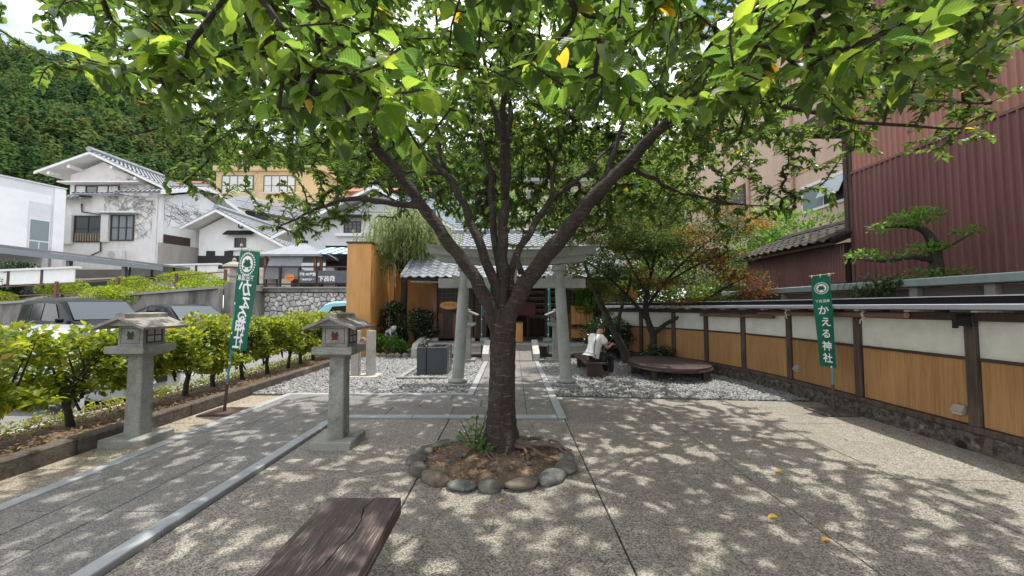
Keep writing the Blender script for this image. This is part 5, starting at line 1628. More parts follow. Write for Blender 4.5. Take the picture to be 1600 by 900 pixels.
def sloped_roof(parent, p00, p10, p11, p01, mat, pitch=.30, thick=.10, name='roof_slope', rib=.05):
    """tile-ribbed slope: p00-p10 eave, p01-p11 ridge; ribs run from eave to ridge"""
    p00, p10, p11, p01 = map(Vector, (p00, p10, p11, p01))
    n = max(3, int((p10 - p00).length / pitch))
    up = (p10 - p00).cross(p01 - p00).normalized()
    if up.z < 0: up = -up
    rings = []
    k = 7
    rows = max(3, int((p01 - p00).length / .35))
    vs = []; fs = []
    for r_ in range(rows + 1):
        v = r_ / rows
        for i in range(n * 4 + 1):
            u = i / (n * 4)
            h = (0, .7, 1, .7)[i % 4] * rib
            vs.append(p00.lerp(p10, u).lerp(p01.lerp(p11, u), v) + up * (h + thick))
            vs.append(p00.lerp(p10, u).lerp(p01.lerp(p11, u), min(1, v + 1 / rows)) + up * (h + thick + .0 - .035))
    w = (n * 4 + 1) * 2
    for r_ in range(rows):
        for i in range(n * 4):
            a = r_ * w + 2 * i
            fs.append((a, a + 2, a + 3, a + 1))
    o = MB().add(vs, fs).build(name, mat, parent)
    a, b_, c, d = p00, p10, p11, p01
    MB().add([a, b_, c, d, a + up * thick * .95, b_ + up * thick * .95, c + up * thick * .95, d + up * thick * .95], [(0, 1, 2, 3), (4, 7, 6, 5), (0, 4, 5, 1), (1, 5, 6, 2), (2, 6, 7, 3), (3, 7, 4, 0)]).build('roof_board', mat, parent)
    MB().add([a - up * .012, b_ - up * .012, c - up * .012, d - up * .012], [(0, 1, 2, 3)]).build('soffit', frame_wh, parent)
    return o

mb_ = thing('modern_building', 'plain white flat roofed building at the left edge of the photo', 'building', (-27, 20, 4))
mw = pm('modern_white', (.76, .77, .78), (.72, .73, .74), 2, .75, c3=(.62, .63, .64), c3scale=.6, c3pos=(.55, .85))
p, q = Vector((-27.6, 16.5, 0)), Vector((-25.85, 22.3, 0))
M = frame(p, q)
def FB(name, mat, x0, x1, o0, o1, z0, z1, c=0.0, parent=mb_, M=M):
    return MB().box(x0, x1, o0, o1, z0, z1, c, M).build(name, mat, parent)
L = (q - p).length
FB('wall', mw, 0, L, -.0, 9, 3.2, 8.36)
FB('parapet_cap', frame_al, -.05, L + .05, -.06, 9.05, 8.362, 8.44)
FB('side_strip', mw, L - .45, L + .01, -.08, -.002, 3.2, 8.30)
wr = FB('window_recess', pm('recess_grey', (.60, .62, .64), (.55, .57, .59), 4, .7), L - 1.38, L - .50, -.012, -.001, 4.6, 7.35)
FB('window_frame', frame_wh, L - 1.34, L - .54, -.03, -.013, 4.64, 6.4, parent=mb_)
FB('window_pane', glass_l, L - 1.30, L - .58, -.04, -.031, 5.24, 6.36)
FB('window_pane', glass_l, L - 1.30, L - .96, -.04, -.031, 4.68, 5.16)
FB('window_pane', glass_l, L - .92, L - .58, -.04, -.031, 4.68, 5.16)

wh = thing('white_house', 'two storey white plastered house with tiled gables and bare creeper stems', 'house', (-27, 28, 4))
bx('front_wall', grey_plaster, wh, -31.5, -23.75, 26.0, 33, 3.0, 9.05)
# whiter gable side running back
sv = [(-23.74, 26.0), (-22.3, 31.5)]
M2 = frame((*sv[0], 0), (*sv[1], 0)); L2 = 5.68
MB().prism([(0, 3.0), (L2, 3.0), (L2, 8.6), (L2 * .45, 10.0), (0, 9.0)], 0.0, 3.0, 'y', M2).build('gable_wall', white_plaster, wh)
MB().box(0.01, L2, -.06, -.002, 3.0, 5.9, 0, M2).build('base_panel', pm('taupe_plaster', (.42, .385, .34), (.36, .33, .29), 3, .9, stretch=(1, 1, .3)), wh)
MB().box(.3, 2.0, -.07, -.002, 5.91, 6.5, 0, M2).build('vent_window', frame_br, wh)
MB().box(4.9, 6.0, -.08, -.002, 7.0, 8.3, 0, M2).build('side_window', frame_br, wh)
MB().box(5.0, 5.9, -.09, -.081, 7.1, 8.2, 0, M2).build('side_pane', glass_l, wh)
# roofs of the lower storey: ridge parallel to the front
sloped_roof(wh, (-26.2, 25.4, 9.08), (-23.1, 25.4, 9.08), (-22.6, 28.6, 10.35), (-25.4, 28.6, 10.35), rooftile)
sloped_roof(wh, (-29.0, 25.38, 8.98), (-26.21, 25.38, 8.98), (-26.21, 27.85, 9.28), (-29.0, 27.85, 9.28), rooftile)
sloped_roof(wh, (-21.5, 32.3, 8.6), (-25.0, 32.3, 8.6), (-25.4, 28.6, 10.35), (-22.6, 28.6, 10.35), rooftile)
MB().tube([(-25.4, 28.6, 10.5), (-22.5, 28.6, 10.5)], .16, 8).build('ridge', rooftile, wh)
m = MB()
m.loft([[(-23.15, 25.38, 9.0), (-23.0, 25.38, 9.0), (-23.0, 25.38, 9.25), (-23.15, 25.38, 9.25)], [(-22.65, 28.6, 10.22), (-22.5, 28.6, 10.22), (-22.5, 28.6, 10.48), (-22.65, 28.6, 10.48)]])
m.loft([[(-22.65, 28.6, 10.22), (-22.5, 28.6, 10.22), (-22.5, 28.6, 10.48), (-22.65, 28.6, 10.48)], [(-21.55, 32.3, 8.5), (-21.4, 32.3, 8.5), (-21.4, 32.3, 8.75), (-21.55, 32.3, 8.75)]])
m.build('barge_board', frame_wh, wh)
sloped_roof(wh, (-31.6, 25.3, 8.62), (-28.3, 25.3, 8.62), (-28.3, 26.6, 9.2), (-31.6, 26.6, 9.2), rooftile)
# upper storey with a front gable
MB().prism([(-32.0, 8.8), (-24.9, 8.8), (-24.9, 9.75), (-29.7, 12.1), (-32.0, 11.1)], 27.9, 33, 'y').build('upper_wall', pm('pinkish_plaster', (.72, .665, .645), (.66, .61, .59), 2, .85, c3=(.5, .46, .44), c3scale=.7, c3pos=(.55, .85)), wh)
sloped_roof(wh, (-33.5, 33, 11.05), (-33.5, 27.0, 11.05), (-29.7, 27.0, 12.45), (-29.7, 33, 12.45), rooftile)
sloped_roof(wh, (-24.3, 27.0, 9.9), (-24.3, 33, 9.9), (-29.7, 33, 12.45), (-29.7, 27.0, 12.45), rooftile)
MB().tube([(-29.7, 26.9, 12.65), (-29.7, 33, 12.65)], .2, 8).build('ridge', rooftile, wh)
m = MB()
for (a, b_) in (((-33.55, 11.0), (-29.7, 12.42)), ((-29.7, 12.42), (-24.25, 9.85))):
    m.loft([[(a[0], 26.95, a[1] - .10), (a[0], 27.03, a[1] - .10), (a[0], 27.03, a[1] + .06), (a[0], 26.95, a[1] + .06)], [(b_[0], 26.95, b_[1] - .10), (b_[0], 27.03, b_[1] - .10), (b_[0], 27.03, b_[1] + .06), (b_[0], 26.95, b_[1] + .06)]])
m.build('barge_board', frame_wh, wh)
for (x, z) in ((-32.6, 11.1), (-31.2, 11.55), (-28.2, 11.5), (-26.5, 10.7)):
    MB().box(x - .09, x + .09, 27.02, 27.9, z - .2, z).build('purlin', frame_wh, wh)
window(wh, -31.6, -28.4, 9.36, 10.36, 27.88, frame_br, 4, 1, glass, True)
bx('window_hood', frame_wh, wh, -32.3, -26.5, 27.3, 27.9, 10.42, 10.52)
window(wh, -29.35, -27.5, 5.9, 7.7, 25.98, frame_br, 2, 2, glass)
window(wh, -26.9, -25.35, 6.0, 7.75, 25.98, frame_br, 3, 2, glass_l)
window(wh, -31.0, -30.2, 5.9, 7.65, 25.98, frame_br, 1, 1, glass)
bx('shutter_box', frame_wh, wh, -30.15, -29.4, 25.8, 25.98, 5.75, 7.72, .02)
bx('shutter_box', frame_wh, wh, -27.45, -26.95, 25.8, 25.98, 5.9, 7.75, .02)
bx('window_hood', frame_wh, wh, -27.6, -24.9, 25.55, 25.98, 7.82, 7.92)
m = MB()
for i in range(10):
    m.box(-29.2 + .17 * i, -29.15 + .17 * i, 25.88, 25.915, 5.97, 6.5)
m.build('balcony_bars', pm('tan_wood', (.42, .32, .2), (.3, .22, .14), 9, .7), wh)
MB().tube([(-28.9, 25.92, 8.5), (-28.85, 25.92, 7.95), (-27.5, 25.92, 7.75), (-27.48, 25.92, 5.3), (-28.3, 25.92, 4.9)], .045, 6).build('down_pipe', frame_br, wh)
MB().tube([(-23.85, 25.93, 9.0), (-23.85, 25.93, 3.5)], .04, 6).build('down_pipe', frame_wh, wh)
ac = thing('air_conditioner', 'white outdoor air conditioner unit on the front wall of the white house', 'air conditioner', (-26.2, 25.8, 4.9))
bx('casing', frame_wh, ac, -26.65, -25.8, 25.62, 25.95, 4.72, 5.36, .03)
MB().tube([(-26.42, 25.615, 5.04), (-26.42, 25.60, 5.04)], [.25, .23], 18).build('fan_grille', frame_al, ac)
# creeper stems, grown over the plaster by a random walk
m = MB()
def creeper(o, ux, uz, nrm, n, x0, z0, x1, z1, m=m):
    for i in range(n):
        x = rnd.uniform(x0, x1); z = rnd.uniform(z0, z1); d = rnd.uniform(0, 6.28); pts = []
        for k in range(rnd.randint(4, 9)):
            pts.append(o + ux * x + Vector((0, 0, z)) + nrm * .015)
            d += rnd.uniform(-.5, .5); x += .22 * math.cos(d); z += .14 * math.sin(d) - .02
            x = min(max(x, x0), x1)
        m.tube(pts, [.010] * (len(pts) - 1) + [.004], 4, False)
creeper(Vector((0, 25.97, 0)), Vector((1, 0, 0)), 0, Vector((0, -1, 0)), 90, -27.4, 7.95, -23.9, 8.9)
creeper(Vector((0, 25.97, 0)), Vector((1, 0, 0)), 0, Vector((0, -1, 0)), 40, -25.4, 6.6, -24.2, 8.2)
ux = (Vector((*sv[1], 0)) - Vector((*sv[0], 0))).normalized()
creeper(Vector((*sv[0], 0)), ux, 0, Vector((.96, -.25, 0)), 150, .3, 7.6, 5.5, 8.8)
creeper(Vector((*sv[0], 0)), ux, 0, Vector((.96, -.25, 0)), 60, 2.8, 6.4, 5.5, 7.8)
creeper(Vector((0, 27.87, 0)), Vector((1, 0, 0)), 0, Vector((0, -1, 0)), 60, -29.0, 9.9, -25.6, 10.9)
m.build('creeper_stems', pm('creeper', (.34, .31, .29), (.24, .22, .205), 9, .9), wh, kind='stuff')

# storehouse with a black board base
ku = thing('storehouse', 'white storehouse with a tiled gable roof, black board base and tiny hooded window', 'storehouse', (-19.5, 28, 4))
MB().prism([(-22.6, 3.0), (-15.5, 3.0), (-15.5, 5.55), (-20.55, 8.2), (-22.6, 7.15)], 28.0, 33, 'y').build('wall', white_plaster, ku)
bx('base_boards', blackboard, ku, -22.58, -16.4, 27.93, 27.995, 3.0, 5.25)
for x in (-21.7, -20.4, -16.7):
    bx('raised_board', blackboard, ku, x - .3, x + .3, 27.925, 27.99, 5.252, 5.6)
m = MB()
for i in range(9):
    m.box(-22.55, -16.42, 27.915, 27.929, 3.3 + i * .22, 3.32 + i * .22)
m.build('board_batten', paint('batten_black', (.04, .04, .042), .6), ku)
sloped_roof(ku, (-15.0, 26.9, 5.4), (-15.0, 33, 5.4), (-20.6, 33, 8.35), (-20.6, 26.9, 8.35), rooftile)
sloped_roof(ku, (-23.0, 33, 7.1), (-23.0, 26.9, 7.1), (-20.6, 26.9, 8.35), (-20.6, 33, 8.35), rooftile)
MB().tube([(-20.6, 26.85, 8.55), (-20.6, 33, 8.55)], .19, 8).build('ridge', rooftile, ku)
m = MB()
for (a, b_) in (((-23.05, 7.05), (-20.6, 8.3)), ((-20.6, 8.3), (-14.95, 5.33))):
    m.loft([[(a[0], 26.85, a[1] - .12), (a[0], 26.95, a[1] - .12), (a[0], 26.95, a[1] + .05), (a[0], 26.85, a[1] + .05)], [(b_[0], 26.85, b_[1] - .12), (b_[0], 26.95, b_[1] - .12), (b_[0], 26.95, b_[1] + .05), (b_[0], 26.85, b_[1] + .05)]])
m.build('barge_board', white_plaster, ku)
MB().tube([(-19.6, 27.99, 7.42), (-19.6, 27.95, 7.42)], .2, 18).build('crest', black, ku)
MB().tube([(-19.6, 27.949, 7.42), (-19.6, 27.94, 7.42)], .09, 14).build('crest_mark', frame_wh, ku)
MB().prism([(27.99, 7.1), (27.55, 6.78), (27.55, 6.70), (27.99, 6.9)], -20.6, -18.6, 'x').build('window_hood', darkroof, ku)
window(ku, -20.0, -19.2, 5.85, 6.55, 27.98, frame_br, 4, 3, glass)
bx('window_ledge', white_plaster, ku, -20.4, -18.9, 27.75, 27.99, 5.62, 5.80)
# second storehouse
k2 = thing('storehouse', 'larger white storehouse whose gable stands in shade behind the willow', 'storehouse', (-9, 25, 4))
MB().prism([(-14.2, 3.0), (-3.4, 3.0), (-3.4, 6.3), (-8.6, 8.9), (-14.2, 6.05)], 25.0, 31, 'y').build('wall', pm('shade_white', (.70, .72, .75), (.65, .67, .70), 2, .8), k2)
sloped_roof(k2, (-14.8, 31, 5.9), (-14.8, 23.9, 5.9), (-8.6, 23.9, 9.1), (-8.6, 31, 9.1), rooftile)
sloped_roof(k2, (-2.8, 23.9, 6.1), (-2.8, 31, 6.1), (-8.6, 31, 9.1), (-8.6, 23.9, 9.1), rooftile)
MB().tube([(-8.6, 23.85, 9.3), (-8.6, 31, 9.3)], .19, 8).build('ridge', rooftile, k2)
m = MB()
for (a, b_) in (((-14.85, 5.85), (-8.6, 9.05)), ((-8.6, 9.05), (-2.75, 6.02))):
    m.loft([[(a[0], 23.85, a[1] - .13), (a[0], 23.95, a[1] - .13), (a[0], 23.95, a[1] + .05), (a[0], 23.85, a[1] + .05)], [(b_[0], 23.85, b_[1] - .13), (b_[0], 23.95, b_[1] - .13), (b_[0], 23.95, b_[1] + .05), (b_[0], 23.85, b_[1] + .05)]])
m.build('barge_board', white_plaster, k2)
window(k2, -10.85, -9.75, 6.35, 7.1, 24.98, frame_br, 4, 3, glass)
MB().prism([(24.99, 7.55), (24.5, 7.3), (24.5, 7.22), (24.99, 7.4)], -11.5, -9.1, 'x').build('window_hood', darkroof, k2)
bx('window_ledge', white_plaster, k2, -11.3, -9.3, 24.7, 24.99, 6.1, 6.28)
# yellow building
yb = thing('yellow_building', 'ochre yellow flat roofed building with brown framed windows on the slope', 'building', (-30, 46, 8))
ym = pm('ochre_wall', (.60, .45, .25), (.53, .40, .22), 2, .8, c3=(.4, .28, .14), c3scale=.6, c3pos=(.55, .8))
bx('wall', ym, yb, -34.6, -22.0, 45, 54, 8, 17.4)
bx('parapet', ym, yb, -34.8, -21.8, 44.7, 54.2, 17.402, 18.0)
bx('lower_block', ym, yb, -32, -20.5, 42.0, 44.99, 8, 14.0)
window(yb, -33.9, -30.2, 14.5, 16.9, 44.98, frame_br, 4, 2, curtain)
window(yb, -29.0, -25.3, 14.5, 16.9, 44.98, frame_br, 4, 2, curtain)
window(yb, -27.5, -25.6, 10.8, 12.6, 41.98, frame_br, 3, 1, glass)
bx('balcony_rail', frame_al, yb, -34.2, -24.6, 44.6, 44.65, 14.75, 14.85)
MB().tube([(-33.0, 47, 18), (-33.0, 47, 20.4)], .06, 6).build('mast', steelgrey, yb)
MB().tube([(-33.0, 46.9, 20.3), (-33.0, 46.7, 20.5)], .25, 10).build('dish', frame_wh, yb)
sloped_roof(yb, (-30.5, 41.4, 13.2), (-19.8, 41.4, 11.2), (-19.8, 44.5, 12.9), (-30.5, 44.5, 15.0), rooftile, .5)
rr_ = thing('red_roof_house', 'cream house with a rusty red roof left of the yellow building', 'house', (-37, 46, 8))
bx('wall', grey_plaster, rr_, -41, -34.9, 46, 52, 8, 15.9)
MB().prism([(45.2, 15.9), (45.2, 16.05), (48.5, 17.4), (48.5, 15.9)], -41.5, -34.85, 'x').build('roof', pm('rust_roof', (.20, .055, .035), (.15, .04, .028), 3, .7), rr_)
window(rr_, -37.2, -35.7, 13.6, 14.8, 45.98, frame_br, 3, 1, glass)
# roofs stepping down between
mh = thing('grey_roof_house', 'white walled house with long grey tiled roofs behind the storehouse', 'house', (-22, 36, 6))
bx('wall', white_plaster, mh, -26.5, -14, 36, 41, 6, 9.6)
sloped_roof(mh, (-27.0, 34.8, 10.9), (-14, 34.8, 8.3), (-14, 38.5, 9.6), (-27, 38.5, 12.6), rooftile, .45)
bx('upper_wall', pm('dusty_plaster', (.56, .50, .47), (.5, .45, .42), 2, .9), mh, -25.5, -18, 37, 40.5, 9.6, 11.6)
window(mh, -24.8, -23.2, 9.3, 10.5, 35.98, frame_br, 2, 1, glass)
# houses glimpsed through the cherry crown
gh = thing('pale_house', 'pale blue grey house wall seen through the cherry branches', 'house', (-5, 33, 5))
bx('wall', pm('bluegrey_wall', (.50, .58, .66), (.45, .53, .61), 2, .8), gh, -9.2, -1.6, 33, 40, 4, 11.0)
bx('roof', darkroof, gh, -9.7, -1.1, 32.5, 40.4, 11.002, 11.25)
window(gh, -7.9, -6.4, 8.6, 10.0, 32.98, frame_wh, 2, 1, glass)
window(gh, -4.9, -3.4, 8.6, 10.0, 32.98, frame_wh, 2, 1, glass)
gh = thing('brick_house', 'pinkish house with a white band seen through the middle of the crown', 'house', (4, 36, 5))
bx('wall', pm('pinkish_wall', (.50, .37, .31), (.45, .33, .28), 2, .85), gh, -.8, 9.0, 36, 42, 4, 13.2)
bx('band', white_plaster, gh, -.82, 9.02, 35.9, 35.99, 9.6, 10.8)
bx('roof', rooftile, gh, -1.2, 9.4, 35.6, 42.4, 13.202, 13.5)
window(gh, .5, 2.2, 11.2, 12.4, 35.98, frame_wh, 2, 1, glass)
window(gh, 4.4, 6.1, 11.2, 12.4, 35.98, frame_wh, 2, 1, glass)
gh = thing('red_roof_house', 'small white house with a red roof behind the left cherry limb', 'house', (-12, 40, 7))
bx('wall', white_plaster, gh, -16.5, -9.5, 40, 46, 6, 13.2)
MB().prism([(39.2, 13.2), (39.2, 13.35), (43, 14.8), (46.8, 13.2)], -17, -9, 'x').build('roof', pm('orange_roof', (.40, .10, .05), (.32, .08, .04), 3, .7), gh)
window(gh, -14.6, -12.8, 11.2, 12.6, 39.98, frame_br, 2, 1, glass)
window(gh, -11.8, -10.4, 11.2, 12.6, 39.98, frame_br, 2, 1, glass)

# carport and white fences
cp = thing('carport', 'grey steel carport with a long sloping roof in front of the white house', 'carport', (-22, 20, 2))
MB().loft([[(-27, 18.0, 4.78), (-27, 21.5, 4.78), (-27, 21.5, 4.88), (-27, 18.0, 4.88)], [(-18.2, 20.3, 3.70), (-18.2, 22.5, 3.70), (-18.2, 22.5, 3.80), (-18.2, 20.3, 3.80)]]).build('roof', pm('carport_roof', (.20, .19, .19), (.15, .145, .14), 4, .5), cp)
MB().loft([[(-27, 17.90, 4.42), (-27, 17.99, 4.42), (-27, 17.99, 4.76), (-27, 17.90, 4.76)], [(-18.2, 20.2, 3.46), (-18.2, 20.29, 3.46), (-18.2, 20.29, 3.69), (-18.2, 20.2, 3.69)]]).build('edge_beam', steelgrey, cp)
for x, yv, zt in ((-25.6, 18.6, 4.5), (-22.3, 19.5, 4.15), (-20.2, 20.2, 3.8)):
    bx('post', steelgrey, cp, x - .09, x + .09, yv, yv + .18, 2.0, zt, .01)
bx('back_wall', pm('taupe_wall', (.30, .275, .255), (.25, .23, .21), 2, .85), cp, -27, -18.0, 22.6, 22.7, 2.2, 3.75)
def panel_fence(label, x0, x1, y, z0a, z0b, h, n):
    t = thing('panel_fence', label, 'fence', ((x0 + x1) / 2, y, z0a), 'white panel fences along the street')
    for i in range(n):
        a, b_ = x0 + (x1 - x0) * i / n, x0 + (x1 - x0) * (i + 1) / n
        za = z0a + (z0b - z0a) * i / n; zb = z0a + (z0b - z0a) * (i + 1) / n
        MB().loft([[(a + .05, y, za), (a + .05, y + .04, za), (a + .05, y + .04, za + h), (a + .05, y, za + h)], [(b_ - .05, y, zb), (b_ - .05, y + .04, zb), (b_ - .05, y + .04, zb + h), (b_ - .05, y, zb + h)]]).build('panel', white_plaster, t)
        MB().box(a - .05, a + .048, y - .03, y + .07, za - .2, za + h).build('post', frame_br, t)
    MB().loft([[(x0 - .1, y - .12, z0a + h), (x0 - .1, y + .16, z0a + h), (x0 - .1, y + .16, z0a + h + .09), (x0 - .1, y - .12, z0a + h + .09)], [(x1 + .1, y - .12, z0b + h), (x1 + .1, y + .16, z0b + h), (x1 + .1, y + .16, z0b + h + .09), (x1 + .1, y - .12, z0b + h + .09)]]).build('cap', frame_wh, t)
    return t
panel_fence('white panel fence with brown posts below the white house', -21.6, -16.6, 22.0, 3.22, 3.34, .62, 4)
panel_fence('white panel fence with a slim cap at the left edge under the carport', -26.0, -19.9, 17.75, 2.45, 2.72, .62, 4)

# power lines
for i, (a, b_) in enumerate((((-45, 50, 18.5), (-7, 23, 7.2)), ((-45, 52, 14.8), (-24, 40, 17.6)), ((-28, 43, 18.2), (-20.5, 29, 8.9)))):
    a, b_ = Vector(a), Vector(b_)
    pts = [a.lerp(b_, t_) - Vector((0, 0, 1.2 * 4 * t_ * (1 - t_))) for t_ in np.linspace(0, 1, 12)]
    o = MB().tube(pts, .018, 4).build('cable', black, None, org=tuple(a))
    put(o, ('long overhead cable crossing the white storehouse gable', 'overhead cable in front of the forested hill', 'pale stay cable running up to the yellow building')[i], 'cable')
# ------------------------------------------------------------------ parked cars
car_glass = glassmat('car_side_glass', (.008, .009, .011), .08, .12)
car_screen = glassmat('car_screen_glass', (.045, .06, .07), .12, .4)
tyre_m = pm('tyre', (.018, .018, .019), (.012, .012, .013), 20, .8)
rim_m = paint('alloy_rim', (.55, .56, .58), .25, metal=.9)
lamp_m = glassmat('headlight_glass', (.55, .58, .6), .08)
red_lamp = paint('tail_lamp', (.30, .015, .012), .2)
def make_car(label, mat, st, side_glass, screen, rear, wheels, wr=.32, group='cars parked beyond the hedge', trim=None):
    """st: stations (x, half width, belt z, top z, half width at top)"""
    t = thing('parked_car', label, 'car', (0, 0, 0), group)
    rings = []
    for (x, w, zb, zt, wt) in st:
        half = [(-w * .90, .20), (-w * .985, .30), (-w, .55), (-w * .985, zb), (-wt, zt - (zt - zb) * .10), (-wt * .88, zt - .012), (-wt * .45, zt + .012)]
        ring = [(x, a, b_) for a, b_ in half] + [(x, -a, b_) for a, b_ in reversed(half)]
        rings.append(ring)
    body = MB().loft(rings).build('body', mat, t)
    smooth_by_angle(body, 32)
    xsn = [s[0] for s in st]
    def yat(x, z):
        w = np.interp(x, xsn, [s[1] for s in st]); zb = np.interp(x, xsn, [s[2] for s in st]); zt = np.interp(x, xsn, [s[3] for s in st]); wt = np.interp(x, xsn, [s[4] for s in st])
        z1 = zt - (zt - zb) * .10
        return float(w * .985 + (wt - w * .985) * min(1.0, max(0, (z - zb) / max(.01, z1 - zb)))) + .008
    for poly in side_glass:
        for s_ in (-1, 1):
            MB().add([(x, s_ * yat(x, z), z) for x, z in poly], [tuple(range(len(poly)))]).build('side_window', car_glass, t)
    for nm, (xa, za, xb, zb_) in (('windscreen', screen), ('rear_window', rear)):
        wa = np.interp(xa, xsn, [s[4] for s in st]) * .92; wb = np.interp(xb, xsn, [s[4] for s in st]) * .86
        o = .014 if nm == 'windscreen' else -.014
        MB().add([(xa + o, -wa, za + .012), (xa + o, wa, za + .012), (xb + o, wb, zb_ + .012), (xb + o, -wb, zb_ + .012)], [(0, 1, 2, 3)]).build(nm, car_screen, t)
    for x in wheels:
        for s_ in (-1, 1):
            w = float(np.interp(x, xsn, [s[1] for s in st]))
            Mx = Matrix.Translation((x, s_ * (w - .10), wr)) @ Matrix.Rotation(R(90) * s_, 4, 'X')
            wh_ = MB().lathe([(wr * .66, -.11), (wr * .96, -.10), (wr, -.06), (wr, .06), (wr * .96, .10), (wr * .66, .11)], 24, (0, 0, 0), Mx.copy()).build('wheel', tyre_m, t)
            sgn = -1
            MB().lathe([(wr * .66, -.112), (wr * .62, -.118), (wr * .55, -.095), (wr * .2, -.105), (wr * .12, -.118), (.01, -.12)], 24, (0, 0, 0), Mx).build('rim', rim_m, wh_)
            sp = MB()
            for k in range(6):
                a = k * math.pi / 3
                sp.box(-.022, .022, wr * .1, wr * .6, -.124, -.10, .004, Mx @ Matrix.Rotation(a, 4, 'Z'))
            sp.build('spokes', rim_m, wh_)
    x1 = st[-1][0]; w1 = st[-1][1]
    xf, wf_, zf = st[-2][0], st[-2][1], st[-2][2]
    for s_ in (-1, 1):
        MB().loft([[(xf - .16, s_ * (wf_ - .02), zf - .20), (xf - .16, s_ * (wf_ + .012), zf - .20), (xf - .16, s_ * (wf_ + .010), zf - .05), (xf - .16, s_ * (wf_ - .02), zf - .05)], [(x1 + .012, s_ * (w1 - .34), zf - .26), (x1 + .015, s_ * (w1 - .02), zf - .26), (x1 + .015, s_ * (w1 - .03), zf - .13), (x1 + .012, s_ * (w1 - .34), zf - .14)]]).build('headlight', lamp_m, t)
        x0 = st[0][0]; w0 = st[0][1]; z0 = st[0][2]
        MB().box(x0 - .015, x0 + .10, s_ * (w0 - .16), s_ * (w0 + .004), z0 - .22, z0 + .10, .01).build('tail_light', red_lamp, t)
        mx = screen[0] - .28; mz = np.interp(mx, xsn, [s[2] for s in st]) + .10
        y_ = yat(mx, mz)
        MB().box(mx - .06, mx + .07, s_ * (y_ + .03), s_ * (y_ + .20), mz - .06, mz + .09, .03).build('mirror', trim or mat, t)
        for xd in (.1, -.85):
            zz = float(np.interp(xd, xsn, [s[2] for s in st])) - .1
            MB().box(xd, xd + .17, s_ * (yat(xd, zz) - .01), s_ * (yat(xd, zz) + .018), zz, zz + .03, .006).build('door_handle', frame_al, t)
            MB().box(xd + .24, xd + .248, s_ * (yat(xd, .7) - .02), s_ * (yat(xd, .7) + .002), .36, zz + .08).build('door_seam', black, t)
    MB().box(x1 - .06, x1 + .02, -.42, .42, .36, .52, .01).build('grille', black, t)
    MB().box(x1 + .018, x1 + .026, -.17, .17, .36, .46).build('number_plate', frame_wh, t)
    return t
carblack = paint('black_car_paint', (.008, .009, .011), .3, spec=.08)
carsilver = paint('silver_car_paint', (.42, .44, .47), .3, coat=.3, metal=.3)
cargrey = paint('dark_car_paint', (.012, .012, .015), .3, spec=.08)
carteal = paint('teal_car_paint', (.22, .44, .50), .25, coat=.6)
van = [(-2.40, .84, 1.05, 1.12, .80), (-2.36, .88, 1.08, 1.70, .79), (-2.15, .91, 1.08, 1.86, .80), (-.6, .92, 1.08, 1.92, .82), (.45, .92, 1.07, 1.88, .81), (.75, .92, 1.06, 1.78, .80), (1.55, .91, 1.03, 1.16, .84), (2.15, .88, .96, 1.02, .80), (2.38, .80, .82, .86, .72)]
c1 = make_car('black minivan parked beyond the hedge, with a large pale windscreen', carblack, van,
     [[(-2.15, 1.14), (-1.25, 1.14), (-1.25, 1.70), (-2.05, 1.68)], [(-1.15, 1.13), (-.35, 1.13), (-.35, 1.74), (-1.15, 1.72)], [(-.27, 1.13), (.95, 1.12), (.45, 1.70), (-.27, 1.74)]],
     (1.56, 1.17, .76, 1.77), (-2.38, 1.15, -2.30, 1.68), (-1.45, 1.45), .34)
c1.location = (-14.15, 13.0, lotz(13.0)); c1.rotation_euler = (0, 0, R(-24)); c1.scale = (1, 1, .90)
sedan = [(-2.15, .76, .84, .90, .66), (-2.05, .84, .90, 1.02, .70), (-1.6, .87, .93, 1.30, .72), (-.8, .88, .94, 1.50, .71), (.1, .88, .93, 1.52, .71), (.45, .88, .92, 1.44, .71), (1.25, .87, .90, .99, .78), (1.9, .84, .82, .88, .72), (2.12, .76, .68, .72, .64)]
c2 = make_car('black hatchback parked beside the concrete retaining wall, seen over a stone lantern', cargrey, sedan,
     [[(-1.6, .98), (-.75, .98), (-.75, 1.38), (-1.25, 1.32)], [(-.68, .98), (.75, .97), (.35, 1.36), (-.68, 1.41)]],
     (1.26, 1.0, .46, 1.43), (-2.0, 1.05, -1.55, 1.32), (-1.3, 1.3), .31)
c2.location = (-12.0, 14.3, lotz(14.3)); c2.rotation_euler = (0, 0, R(-25)); c2.scale = (1, 1, .95)
kei = [(-1.66, .68, .90, .98, .60), (-1.62, .72, .94, 1.50, .60), (-1.4, .735, .95, 1.66, .60), (-.3, .737, .95, 1.71, .61), (.55, .737, .93, 1.66, .60), (.8, .735, .92, 1.56, .60), (1.25, .73, .90, 1.02, .66), (1.58, .70, .80, .86, .62), (1.70, .64, .66, .70, .56)]
c3 = make_car('silver white car close behind the hedge at left, its wheel showing under the leaves', carsilver, [(x * 1.25, w * 1.15, zb, zt * .99, wt * 1.15) for x, w, zb, zt, wt in kei],
     [[(-1.75, 1.0), (-.9, 1.0), (-.9, 1.52), (-1.65, 1.5)], [(-.8, 1.0), (.85, .98), (.5, 1.46), (-.8, 1.53)]],
     (1.57, 1.02, 1.0, 1.54), (-2.03, 1.02, -1.98, 1.48), (-1.25, 1.3), .31, trim=carsilver)
c3.location = (-9.3, 7.9, lotz(7.7)); c3.scale = (1, 1, .87); c3.rotation_euler = (0, 0, R(-4))
